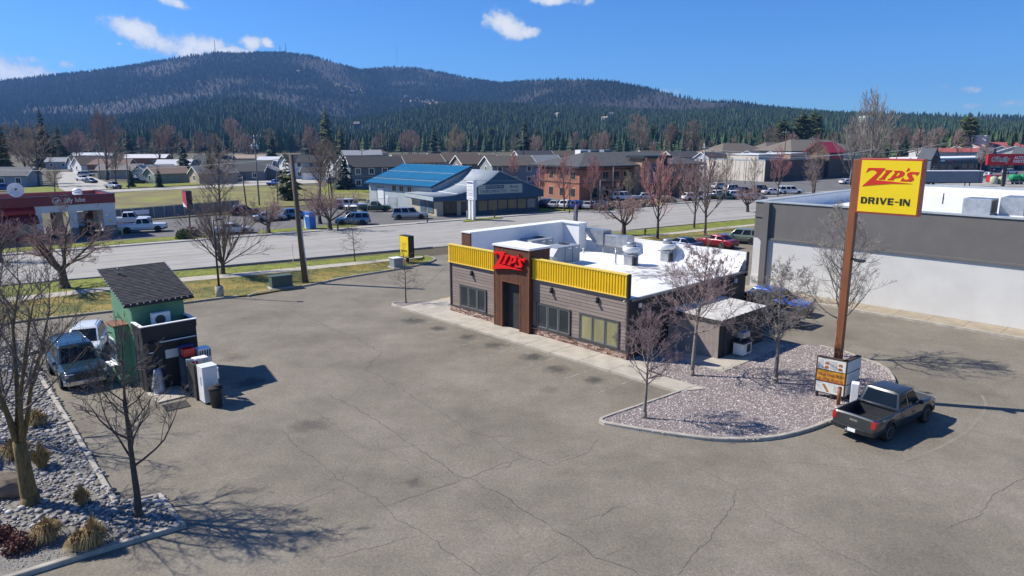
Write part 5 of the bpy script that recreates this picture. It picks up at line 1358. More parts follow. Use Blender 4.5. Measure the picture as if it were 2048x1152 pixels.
MB().box(.45, -.14, 4.14, SW, 0, 4.28).build('band_moulding', M_('stucco_grey'), st); MB().box(0, -.08, 5.9, .75, 0, 6.02).build('band_moulding', M_('stucco_grey'), st)
MB().box(.78, -.30, -.05, 1.28, 0, SH-.02).build('pilaster', M_('stucco_grey'), st); MB().box(-.02, -.06, -.05, .77, 0, 1.1).build('plinth', M_('stucco_white'), st)
for (x, y, w, d, h) in ((12.0, 10.2, 1.9, 2.2, 1.2), (14.2, 11.4, 1.6, 3.0, 1.35)):
    t = thing('rooftop_air_conditioner', 'galvanised rooftop unit on the store, %s of the pair' % ('left' if x < 13 else 'right'), 'air conditioner', WO, ZA)
    MB().box(x, y, 6.32, x+w, y+d, 6.32+h).build('cabinet', M_('galvanised'), t, bevel=.03); MB().box(x+w, y+.3, 6.45, x+w+.02, y+d-.3, 6.2+h).build('louvre', M_('black_metal'), t); MB().box(x-.05, y-.05, 6.2, x+w+.05, y+d+.05, 6.32).build('curb', M_('white_plain'), t)
t = thing('roof_pipe', 'thin vent stack on the store roof', 'pipe', WO+Vector((math.cos(ZA)*8-math.sin(ZA)*20, math.sin(ZA)*8+math.cos(ZA)*20, 6.2)), 0)
MB().tube([(0, 0, 0), (0, 0, 1.0)], .06, 8).build('pipe', M_('dark_metal'), t)
sw = thing('pavement', None, None, WO, ZA); sw['kind'] = 'structure'; sw['label'] = 'tan concrete sidewalk along the store wall'
pm('concrete_tan', (.36, .30, .215), (.28, .235, .17), scale=1.2, rough=.9, bump=.1, bscale=30)
for i in range(22): MB().box(-3+i*2.1+.012, -2.2, -.05, -3+(i+1)*2.1-.012, -.01, .14).build('slab', M_('concrete_tan'), sw)
MB().box(-3, -2.42, -.05, 43, -2.21, .15).build('kerb_edge', M_('kerb_concrete'), sw)

# ------------------------------------------------------------------ oil change shop
pm('fascia_maroon', (.19, .018, .03), (.15, .014, .024), scale=1, rough=.5)
pm('shop_white', (.62, .64, .66), (.55, .57, .59), scale=1, rough=.8)
pm('shop_red', (.30, .014, .016), (.24, .012, .014), scale=1.5, rough=.6)
pm('block_grey', (.20, .20, .19), (.15, .15, .14), scale=3, rough=.9)
pm('brown_panel', (.17, .085, .045), (.12, .06, .03), scale=2, rough=.8)
JO = G(237, 470); JA = rad(43)
js = thing('oil_change_shop', 'oil change shop with maroon fascia, white front and two open bays', 'shop', JO, JA)
JL, JD = -18.0, 9.0
bays = [(-8.0, -5.15), (-4.3, -1.45)]; BH = 3.38
def holed(y0, y1, mat, nm, par):
    xs_ = [-8.6]+[v for b in bays for v in b]+[0]
    for a, b in zip(xs_[::2], xs_[1::2]): MB().box(a, y0, -.02, b, y1, 4.2).build(nm, mat, par)
    for a, b in bays: MB().box(a, y0, BH, b, y1, 4.2).build(nm, mat, par)
holed(0, .3, M_('shop_white'), 'front_wall', js); holed(JD-.3, JD, M_('shop_white'), 'rear_wall', js)
MB().box(-.3, .3, -.02, 0, JD-.3, 4.2).build('side_wall', M_('shop_white'), js); MB().box(JL, .15, -.02, -8.6, JD, 4.2).build('office_wall', M_('shop_red'), js)
MB().box(-8.6, .3, -.02, -8.3, JD-.3, 4.2).build('inner_wall', M_('brown_panel'), js)
mb = MB(); mb.box(JL, -.12, 4.2, .08, .25, 5.3); mb.box(-.2, .25, 4.2, .08, JD+.1, 5.3); mb.box(JL, JD-.15, 4.2, -.2, JD+.1, 5.3); mb.build('fascia', M_('fascia_maroon'), js)
MB().box(JL, .25, 4.2, -.2, JD-.15, 4.7).build('roof', M_('white_plain'), js)
mb = MB(); mb.box(JL, -.16, 5.3, .12, .28, 5.37); mb.box(-.24, .28, 5.3, .12, JD+.14, 5.37); mb.build('cap_flashing', M_('navy_trim') if 'navy_trim' in MATS else pm('navy_trim', (.03, .02, .07), None, rough=.5), js)
for a, b in ((-1.45, 0), (-5.15, -4.3), (-8.6, -8.0)): MB().box(a+.0, -.05, 0, b, 0, 1.35).build('block_base', M_('block_grey'), js)
mb = MB(); mb.prism_x([(.14, 3.3), (-1.0, 2.35), (-1.0, 2.2), (.14, 2.2)], -14, -8.45); mb.build('awning', M_('fascia_maroon'), js)
mb = MB(); mb.prism_x([(.14, 4.19), (-.35, 3.75), (-.35, 3.4), (.14, 3.4)], JL, -8.62); mb.build('red_band', M_('shop_red'), js)
wf = MB().box(-10.9, .10, .9, -8.75, .16, 2.12).build('window', M_('dark_metal'), js)
for k in range(3): MB().box(-10.85+k*.71, .085, .95, -10.2+k*.71, .11, 2.07).build('pane', M_('window_blue'), wf)
MB().box(-6.4, 4.0, 0, -5.9, 4.5, 4.2).build('post', M_('brown_panel'), js); MB().box(-2.9, 3.2, 0, -1.9, 3.5, 3.4).build('parts_shelf', M_('dark_metal'), js)
rr = random.Random(3)
for k in range(5):
    for j in range(5): MB().box(-2.85+j*.19, 3.0, .4+k*.6, -2.7+j*.19, 3.2, .4+k*.6+rr.uniform(.2, .4)).build('oil_bottle', M_(rr.choice(['white_plain', 'brown_panel', 'red_plastic'])), js)
MB().box(-3.9, 2.0, .0, -2.9, 4.5, 1.3).build('tool_bench', M_('black_metal'), js)
MB().box(-.9, -.02, 1.75, -.55, 0, 2.1).build('notice', M_('yellow_cap'), js)
MB().tube([(.35, -.35, 0), (.35, -.35, 1.0)], .09, 10).build('corner_bollard', M_('yellow_cap'), js)
lettering('jiffy', M_('white_plain'), js, (-5.05, -.13, 4.76), FACE_Y, .82, bold=.006, extrude=.02, sx=.80)
lettering('lube', M_('white_plain'), js, (-3.80, -.13, 4.76), FACE_Y, .82, bold=.0, extrude=.02, sx=.80)
emb = bpy.data.objects.new('emblem', None); C.objects.link(emb); emb.parent = js; emb.location = (-6.28, -.125, 4.74)
RXm = Matrix.Rotation(PI/2, 4, 'X')
m_ = MB(); m_.tube([(.42*math.cos(2*PI*k/28), 0, .42*math.sin(2*PI*k/28)) for k in range(29)], .035, 5, cap=False); m_.build('ring', M_('white_plain'), emb)
m_ = MB(); m_.tube([(-.03+.15*math.cos(2*PI*k/20), -.01, -.10+.12*math.sin(2*PI*k/20)) for k in range(21)], .05, 5, cap=False); m_.build('letter', M_('white_plain'), emb)
m_ = MB(); m_.tube([(.10, -.01, -.12), (.14, -.01, .24)], .05, 6); m_.build('letter', M_('white_plain'), emb)
m_ = MB(); m_.prism_y([(.22, -.06), (.32, .03), (.25, .12), (.16, .03)], -.03, 0); m_.build('arrow', M_('white_plain'), emb)
# dish and vent on its roof
t = thing('satellite_dish', 'large round satellite dish on the oil change shop roof', 'satellite dish', JO+Vector((math.cos(JA)*-9.9-math.sin(JA)*2.6, math.sin(JA)*-9.9+math.cos(JA)*2.6, 4.7)), JA)
MB().lathe([(0, .0), (.35, .05), (.7, .2), (.86, .34), (.83, .34), (.35, .08), (0, .03)], 22, Matrix.Translation((0, 0, 1.35)) @ Matrix.Rotation(rad(75), 4, 'X')).build('dish', M_('white_paint'), t)
MB().tube([(0, 0, 0), (0, 0, 1.35), (0, -.6, 1.55)], .05, 8).build('mast', M_('dark_metal'), t); MB().box(-.1, -.7, 1.45, .1, -.5, 1.65).build('feed_horn', M_('dark_metal'), t)
t = thing('roof_vent', 'white stacked roof vent on the oil change shop', 'vent', JO+Vector((math.cos(JA)*-3.4-math.sin(JA)*3.0, math.sin(JA)*-3.4+math.cos(JA)*3.0, 4.7)), JA)
MB().lathe([(.35, 0), (.35, .5), (.55, .6), (.55, .8), (.4, .85), (.55, .95), (.55, 1.1), (.2, 1.3), (0, 1.32)], 16).build('vent', M_('white_plain'), t)
# its road sign and hedge
sg2 = G(381, 462)
t = thing('road_sign', 'leaning-looking red and dark sign cabinet on a post by the oil change shop', 'sign', (sg2.x, sg2.y, 0), rad(-50))
MB().box(-.09, -.09, 0, .09, .09, 3.0).build('post', M_('wood_pole'), t)
pm('sign_pink', (.50, .035, .09), (.42, .03, .075), scale=1, rough=.4)
MB().box(-.95, -.35, 2.9, .95, .35, 5.4).build('cabinet', M_('black_metal'), t); MB().box(-.88, -.37, 3.25, .88, -.35, 5.33).build('face', M_('sign_pink'), t); MB().add([(-.88, -.375, 3.25), (.88, -.375, 3.25), (-.88, -.375, 3.9)], [(0, 1, 2)]).build('face_stripe', M_('white_plain'), t)

# people in the bays
def person(label, p, heading, top, legs, h=1.76):
    t = thing('person', label, 'person', p, heading)
    J_ = {'pel': (0, 0, .95), 'sp': (0, .01, 1.18), 'ch': (0, 0, 1.38), 'nk': (0, .01, 1.52), 'hd': (0, -.02, 1.62), 'hd2': (0, -.02, 1.72)}
    names = list(J_); vs = [J_[n_] for n_ in names]; rr_ = [.15, .14, .155, .055, .09, .075]; es = [(0, 1), (1, 2), (2, 3), (3, 4), (4, 5)]
    for s_ in (1, -1):
        b = len(vs)
        vs += [(s_*.19, 0, 1.43), (s_*.25, .03, 1.17), (s_*.23, -.10, .97), (s_*.23, -.14, .90), (s_*.23, -.16, .84)]; rr_ += [.06, .048, .036, .042, .02]; es += [(2, b), (b, b+1), (b+1, b+2), (b+2, b+3), (b+3, b+4)]
        b = len(vs)
        vs += [(s_*.09, 0, .88), (s_*.10, -.02, .50), (s_*.11, .02, .09), (s_*.12, -.12, .045)]; rr_ += [.095, .065, .045, .04]; es += [(0, b), (b, b+1), (b+1, b+2), (b+2, b+3)]
    me = bpy.data.meshes.new('body'); me.from_pydata([tuple(Vector(v)*h/1.8) for v in vs], es, []); me.update()
    o = put('body', me, t); me.materials.append(top)
    sk = o.modifiers.new('skin', 'SKIN'); sv = me.skin_vertices[0].data
    for k, r_ in enumerate(rr_): sv[k].radius = (r_, r_*.85)
    sv[0].use_root = True
    ss = o.modifiers.new('sub', 'SUBSURF'); ss.levels = 1; ss.render_levels = 1
    bpy.context.view_layer.update()
    ev = bpy.data.meshes.new_from_object(o.evaluated_get(bpy.context.evaluated_depsgraph_get())); o.modifiers.clear(); o.data = ev
    ev.materials.clear()
    for m_ in (top, legs, pm('skin', (.42, .25, .17), None, rough=.6), pm('cap_dark', (.03, .03, .035), None, rough=.8)): ev.materials.append(m_)
    for pl_ in ev.polygons:
        c_ = pl_.center*1.8/h; pl_.use_smooth = True
        pl_.material_index = 1 if c_.z < .95 else (3 if c_.z > 1.70 else (2 if c_.z > 1.52 or (abs(c_.x) > .2 and c_.z < 1.2) else 0))
    return t
pm('shirt_black', (.02, .02, .022), None, rough=.9); pm('jeans', (.10, .095, .09), None, rough=.9); pm('shirt_green', (.04, .06, .03), None, rough=.9)
def JP(x, y): return (JO.x+x*math.cos(JA)-y*math.sin(JA), JO.y+x*math.sin(JA)+y*math.cos(JA), .02)
person('person in black shirt standing in the left bay of the oil change shop', JP(-7.35, 1.2), JA+.3, M_('shirt_black'), M_('jeans'))
person('person in dark shirt at the right side of the left bay', JP(-5.55, 2.2), JA-.5, M_('shirt_green'), M_('jeans'), 1.7)

# ------------------------------------------------------------------ chain fence beyond the shop
t = thing('chain_fence', 'long grey slatted chain fence between the shop lot and the field', 'fence', (0, 0, 0), 0)
pm('fence_slat', (.17, .19, .215), (.13, .145, .165), scale=1, rough=.7)
f0, f1 = G(150, 452), G(480, 423)
n = 16
for i in range(n+1):
    p = f0.lerp(f1, i/n); MB().tube([(p.x, p.y, 0), (p.x, p.y, 2.0)], .04, 6).build('post', M_('galvanised'), t)
    if i < n:
        q = f0.lerp(f1, (i+1)/n); d = (q-p).normalized(); a, b = p+d*.05, q-d*.05
        MB().slab((a.x, a.y, .1), (b.x, b.y, .1), (b.x, b.y, 1.9), (a.x, a.y, 1.9), .03).build('slat_panel', M_('fence_slat'), t)
MB().tube([(f0.x, f0.y, 1.98), (f1.x, f1.y, 1.98)], .03, 6).build('top_rail', M_('galvanised'), t)
p = f0.lerp(f1, .36)
MB().box(-1.2, -.03, 0, 1.2, 0, .7).build('banner', M_('white_plain'), t).matrix_local = Matrix.Translation((p.x+.2, p.y-.3, .9)) @ Matrix.Rotation(math.atan2(f1.y-f0.y, f1.x-f0.x), 4, 'Z')
t = thing('chain_gate', 'open-mesh chain gate before the pale blue warehouse', 'gate', (0, 0, 0), 0)
g0, g1 = G(735, 425), G(795, 422)
for i in range(4):
    p = g0.lerp(g1, i/3); MB().tube([(p.x, p.y, 0), (p.x, p.y, 2.3)], .045, 6).build('post', M_('dark_metal' if i == 3 else 'galvanised'), t)
for z in (.1, 1.2, 2.25): MB().tube([(g0.x, g0.y, z), (g1.x, g1.y, z)], .025, 5).build('rail', M_('galvanised'), t)
mb = MB()
for i in range(40):
    p = g0.lerp(g1, i/40); q = g0.lerp(g1, min(1, (i+4)/40)); mb.tube([(p.x, p.y, .1), (q.x, q.y, 2.2)], .006, 3); mb.tube([(q.x, q.y, .1), (p.x, p.y, 2.2)], .006, 3)
tag(mb.build('wire_mesh', M_('galvanised'), t), kind='stuff')

# ------------------------------------------------------------------ blue roofed warehouse and chiropractic office
pm('roof_blue', (.010, .19, .37), (.008, .165, .33), scale=.5, rough=.45)
pm('roof_blue_dark', (.006, .05, .12), (.005, .04, .10), scale=.5, rough=.5)
pm('siding_ice', (.44, .49, .50), (.37, .42, .43), scale=.6, rough=.7)
pm('roof_greymetal', (.42, .465, .475), (.37, .41, .42), scale=.5, rough=.45)
pm('face_blue', (.012, .075, .155), (.01, .063, .13), scale=.6, rough=.6)
pm('cream_wall', (.42, .37, .29), (.36, .32, .25), scale=1, rough=.8)
pm('sign_sage', (.36, .41, .36), (.32, .37, .32), scale=1, rough=.6)
pm('sign_navy', (.03, .05, .17), (.025, .04, .14), scale=1, rough=.6)
E0 = Vector((-26.8, 130.5, 0)); WA = rad(-43.5)
wh = thing('warehouse', 'pale warehouse with bright blue ribbed metal roof', 'warehouse', E0, WA)
WL, WW, WE, WR = 18.2, 17.0, 4.45, 7.45
mb = MB(); mb.prism_x([(0, -.02), (WW, -.02), (WW, WE), (WW/2, WR-.1), (0, WE)], 0, WL); mb.build('wall', M_('siding_ice'), wh)
def ribbed(x0, x1, a, b, step, rib, mat, nm, par, t_=.06):
    """roof slope from eave point a to ridge point b (y, z), with standing seams along the slope"""
    m_ = MB(); m_.slab((x0, a[0], a[1]), (x1, a[0], a[1]), (x1, b[0], b[1]), (x0, b[0], b[1]), t_)
    o_ = m_.build(nm, mat, par)
    n_ = int((x1-x0)/step); s_ = MB(); dy, dz = b[0]-a[0], b[1]-a[1]; l_ = math.hypot(dy, dz); ny, nz_ = -dz/l_*rib, dy/l_*rib
    if nz_ < 0: ny, nz_ = -ny, -nz_
    for i in range(n_+1):
        x = x0+i*step; s_.slab((x-.03, a[0]+ny, a[1]+nz_), (x+.03, a[0]+ny, a[1]+nz_), (x+.03, b[0]+ny, b[1]+nz_), (x-.03, b[0]+ny, b[1]+nz_), rib*.95)
    tag(s_.build('standing_seams', mat, o_), kind='stuff')
    return o_
r1 = ribbed(-.5, WL+.5, (-.6, WE-.12), (WW/2, WR), .45, .04, M_('roof_blue'), 'roof_slope', wh); ribbed(-.5, WL+.5, (WW+.6, WE-.12), (WW/2, WR), .9, .04, M_('roof_blue'), 'roof_slope', wh)
for f in (.22, .6): 
    y = -.6+(WW/2+.6)*f; z = WE-.12+(WR-WE+.12)*f; MB().box(-.4, y-.06, z+.03, WL+.4, y+.06, z+.10).build('snow_guard', M_('roof_greymetal'), wh)
MB().slab((WL+.5, -.6, WE-.5), (WL+.5, WW/2, WR-.36), (WL+.5, WW/2, WR-.02), (WL+.5, -.6, WE-.14), .05).build('gable_fascia', M_('roof_blue_dark'), wh); MB().box(-.5, -.66, WE-.42, WL+.5, -.6, WE-.12).build('eave_fascia', M_('roof_blue_dark'), wh)
d_ = MB().box(2.4, -.06, 0, 4.6, 0, 3.6).build('door_recess', M_('steel_grey'), wh); MB().box(2.75, -.09, 0, 4.6, -.06, 3.35).build('roll_door', M_('white_plain'), d_)
MB().box(5.1, -.05, 0, 5.9, 0, 2.1).build('door', M_('white_plain'), wh)
for x in (7.2, 9.3, 11.6): 
    w_ = MB().box(x-.08, -.05, 2.95, x+1.2, 0, 4.1).build('window', M_('white_plain'), wh); MB().box(x, -.07, 3.03, x+.52, -.05, 4.02).build('pane', M_('window_glass'), w_); MB().box(x+.6, -.07, 3.03, x+1.12, -.05, 4.02).build('pane', M_('window_glass'), w_)
CO = Vector((4.87, 120.28, 0)); CA = rad(32)
ch = thing('chiropractic_office', 'chiropractic office with grey metal roof and swooping dark blue gable', 'office', CO, CA)
PR = [(-20.4, 3.15), (-18.6, 3.17), (-17, 3.26), (-15.4, 3.55), (-13.8, 4.0), (-12.4, 4.5), (-11, 5.08), (-9.6, 5.95), (-8.3, 6.9), (.75, 3.45)]
CD = 11.0
mb = MB(); mb.prism_y([(-19.6, -.02), (-.0, -.02), (0, 3.0), (-8.3, 6.4), (-13, 4.1), (-16.6, 3.1), (-19.6, 3.0)], .55, CD); mb.build('wall', M_('cream_wall'), ch)
mb = MB(); mb.prism_y([(-20.4, 2.42), (.75, 2.42)]+PR[::-1], 0, .5); me_ = mb.build('gable_face', M_('face_blue'), ch, fixn=True)
mb = MB()
for i, (x, z) in enumerate(PR):
    mb.v += [Vector((x, -.25, z+.02)), Vector((x, CD+.2, z+.02)), Vector((x, -.25, z+.10)), Vector((x, CD+.2, z+.10))]
    if i:
        o0, o1 = 4*(i-1), 4*i; mb.f += [(o0+2, o1+2, o1+3, o0+3), (o0, o0+1, o1+1, o1), (o0, o1, o1+2, o0+2)]; mb.sm += [i < 9, False, False]
rf = mb.build('roof', M_('roof_greymetal'), ch, fixn=True)
for x, z in ((-16.2, 3.5), (-12.6, 4.55)): MB().box(x-.05, -.2, z, x+.05, CD, z+.08).build('snow_guard', M_('white_plain'), ch)
mb = MB(); mb.box(-20.5, -.1, 2.5, -20.42, CD, 3.18); mb.build('eave_fascia', M_('roof_greymetal'), ch)
MB().box(-20.55, -.2, 2.46, -20.5, CD, 2.56).build('eave_trim', M_('roof_blue_dark'), ch)
pm('wall_navy', (.075, .10, .13), (.06, .085, .11), scale=1, rough=.7)
MB().box(-12.9, .50, -.02, .0, .56, 2.42).build('front_panel', M_('wall_navy'), ch)
for k in range(6):
    x = -12.0+k*1.92; w_ = MB().box(x-.08, .44, .45, x+1.72, .5, 2.2).build('window', M_('wall_navy'), ch)
    MB().box(x, .42, .55, x+1.64, .44, 2.12).build('pane', M_('window_blue' if k == 5 else 'window_green') if k == 5 or 'window_green' in MATS else glass('window_green', (.07, .085, .045), rough=.08), w_)
dr = MB().box(-18.4, .46, 0, -16.0, .55, 2.3).build('door', M_('trim_dark'), ch)
for k in range(2): MB().box(-18.3+k*1.15, .43, .15, -17.3+k*1.15, .46, 2.2).build('glass', M_('window_glass'), dr)
MB().box(-15.2, .48, 0, -14.2, .55, 2.2).build('side_light', M_('window_glass'), ch)
for k, x in enumerate((1.6, 4.3)):
    w_ = MB().box(-19.66, x, .4, -19.6, x+2.3, 2.3).build('window', M_('trim_dark'), ch); MB().box(-19.69, x+.1, .5, -19.66, x+2.2, 2.2).build('pane', M_('window_blue'), w_)
sgn = MB().box(-12.3, -.10, 3.28, -3.75, 0, 4.78).build('sign_board', M_('sign_sage'), ch)
MB().box(-10.9, -.13, 4.12, -7.4, -.10, 4.66).build('sign_pill', M_('sign_navy'), sgn, bevel=.1)
lettering('MOUNTAIN VIEW', M_('sign_sage'), sgn, (-9.15, -.135, 4.39), FACE_Y, .36, extrude=.004, bold=.004, sx=1.1)
lettering('CHIROPRACTIC', M_('sign_navy'), sgn, (-9.35, -.105, 3.66), FACE_Y, .72, extrude=.004, bold=.004, sx=.98)
lettering('Massage', M_('sign_navy'), sgn, (-5.35, -.105, 4.35), FACE_Y, .52, extrude=.004, bold=.004); lettering('Therapy', M_('sign_navy'), sgn, (-5.35, -.105, 3.72), FACE_Y, .52, extrude=.004, bold=.004)
pq = G(944, 440)
t = thing('pylon_sign', 'white two-legged pylon sign in front of the blue gable', 'sign', (pq.x, pq.y, 0), rad(-50))
for x in (-.42, .42): MB().box(x-.2, -.22, 0, x+.2, .22, 3.1).build('leg', M_('white_plain'), t)
MB().box(-.85, -.30, 3.1, .85, .30, 6.0).build('cabinet', M_('white_plain'), t)
MB().box(-.75, -.32, 5.55, .75, -.30, 5.75).build('name_strip', M_('sign_navy'), t)
for z in (3.75, 4.1, 4.45): MB().box(-.82, -.315, z, .82, -.30, z+.04).build('divider', M_('steel_grey'), t)
for z in (3.3, 3.92, 4.7, 5.1): MB().box(-.5, -.312, z, .5, -.30, z+.08).build('print_line', M_('silver_print') if 'silver_print' in MATS else pm('silver_print', (.45, .45, .47), None, rough=.6), t)

# ------------------------------------------------------------------ brick office
pm('brick', (.40, .165, .095), (.30, .12, .07), scale=4, rough=.9, detail=8, bump=.2)
pm('brick_tan', (.42, .26, .175), (.35, .215, .145), scale=3, rough=.9)
pm('roof_comp', (.085, .087, .088), (.06, .062, .064), scale=1.2, rough=.95, detail=8)
pm('fascia_teal', (.018, .03, .036), (.014, .024, .03), scale=1, rough=.6)
BO = G(1165, 401); BA = rad(34)
bo = thing('brick_office', 'two-storey brick office with hipped grey roof and arched entrance', 'office', BO, BA)
BW, BD, BE = 34.5, 15.0, 6.6
def hip(x0, y0, x1, y1, z, rise, ov, mat, nm, par):
    x0, y0, x1, y1 = x0-ov, y0-ov, x1+ov, y1+ov; w, d = x1-x0, y1-y0; k = min(w, d)/2
    a, b = ((x0+k, (y0+y1)/2), (x1-k, (y0+y1)/2)) if w >= d else (((x0+x1)/2, y0+k), ((x0+x1)/2, y1-k))
    vs = [(x0, y0, z), (x1, y0, z), (x1, y1, z), (x0, y1, z), (a[0], a[1], z+rise), (b[0], b[1], z+rise), (x0, y0, z-.35), (x1, y0, z-.35), (x1, y1, z-.35), (x0, y1, z-.35)]
    fs = [(0, 1, 5, 4), (1, 2, 5), (2, 3, 4, 5), (3, 0, 4)] if w >= d else [(0, 1, 4), (1, 2, 5, 4), (2, 3, 5), (3, 0, 4, 5)]
    m_ = MB(); m_.add(vs, fs); o_ = m_.build(nm, mat, par)
    m_ = MB(); m_.add(vs, [(6, 7, 1, 0), (7, 8, 2, 1), (8, 9, 3, 2), (9, 6, 0, 3), (9, 8, 7, 6)]); m_.build('fascia', M_('fascia_teal'), o_); return o_
MB().box(0, 0, -.02, BW, BD, BE).build('wall', M_('brick'), bo)
MB().box(-.9, -.0, -.02, 0, 11.8, BE).build('wing_wall', M_('brick'), bo)
for z in (3.3, 6.05): MB().box(-.98, -.08, z, BW+.06, BD, z+.18).build('band', M_('fascia_teal'), bo)
hip(-.9, 0, BW, BD, BE+.25, 2.6, 1.1, M_('roof_comp'), 'roof', bo)
def win(par, x, y, z, w, h, ax='x', pane='window_glass', surround='brick_tan', n_=2):
    """window on a wall facing -y (ax x) or facing -x (ax y)"""
    if ax == 'x':
        f = MB().box(x-.2, y-.05, z-.2, x+w+.2, y, z+h+.2).build('window', M_(surround), par)
        for k in range(n_): MB().box(x+k*w/n_+.03, y-.07, z, x+(k+1)*w/n_-.03, y-.05, z+h).build('pane', M_(pane), f)
    else:
        f = MB().box(x-.05, y-.2, z-.2, x, y+w+.2, z+h+.2).build('window', M_(surround), par)
        for k in range(n_): MB().box(x-.07, y+k*w/n_+.03, z, x-.05, y+(k+1)*w/n_-.03, z+h).build('pane', M_(pane), f)
    return f
for k in range(3): win(bo, -.9, 1.2+k*3.7, 4.2, 1.5, 1.3, 'y'); win(bo, -.9, 1.2+k*3.7, .7, 1.5, 1.6, 'y')
for x in (2.2, 5.2, 8.2, 11.0): win(bo, x, 0, 4.1, 1.6, 1.5); win(bo, x, 0, .5, 1.6, 2.0)
for x in (24.5, 28, 31.5): win(bo, x, 0, 4.1, 1.6, 1.5, pane='window_blue'); win(bo, x, 0, .6, 1.6, 1.9)
tw = MB().box(14.6, -1.8, -.02, 21.6, 2, 8.2).build('entrance_tower', M_('brick_tan'), bo)
MB().box(13.0, -1.2, -.02, 14.6, 2, 6.6).build('tower_wing', M_('brick_tan'), bo)
MB().box(14.0, -2.8, 8.2, 22.4, 2.6, 8.75).build('canopy', M_('fascia_teal'), tw); MB().box(14.5, -2.1, 5.0, 15.3, -1.8, 8.2).build('tower_pier', M_('fascia_teal'), tw); MB().box(20.9, -2.1, 5.0, 21.7, -1.8, 8.2).build('tower_pier', M_('fascia_teal'), tw)
m_ = MB(); arch = [(16.5, 2.8), (19.9, 2.8)]+[(18.2+1.7*math.cos(rad(a)), 5.4+1.7*math.sin(rad(a))) for a in range(0, 181, 15)]; m_.prism_y(arch, -1.86, -1.8); aw = m_.build('arched_window', M_('window_blue'), tw, fixn=True)
for k in range(1, 4): MB().box(16.5+k*.85-.05, -1.9, 2.8, 16.5+k*.85+.05, -1.86, 6.6).build('mullion', M_('fascia_teal'), aw)
for z in (4.0, 5.4): MB().box(16.5, -1.905, z-.05, 19.9, -1.865, z+.05).build('mullion', M_('fascia_teal'), aw)
MB().box(15.0, -3.5, 2.5, 21.4, -1.8, 2.9).build('porch_roof', M_('fascia_teal'), tw)
for (x, w, lab) in ((7.4, 2.2, 'left'), (10.4, 2.6, 'middle'), (14.2, 2.4, 'right')):
    q = BO+Vector((math.cos(BA)*x-math.sin(BA)*9.5, math.sin(BA)*x+math.cos(BA)*9.5, 8.6))
    t = thing('rooftop_air_conditioner', 'roof unit on the brick office ridge, %s of three' % lab, 'air conditioner', q, BA)
    MB().box(-w/2, -.9, 0, w/2, .9, 1.3).build('cabinet', M_('white_plain' if lab == 'left' else 'unit_grey'), t); MB().box(-w/2+.2, -.92, .25, w/2-.2, -.9, 1.0).build('louvre', M_('dark_metal'), t)

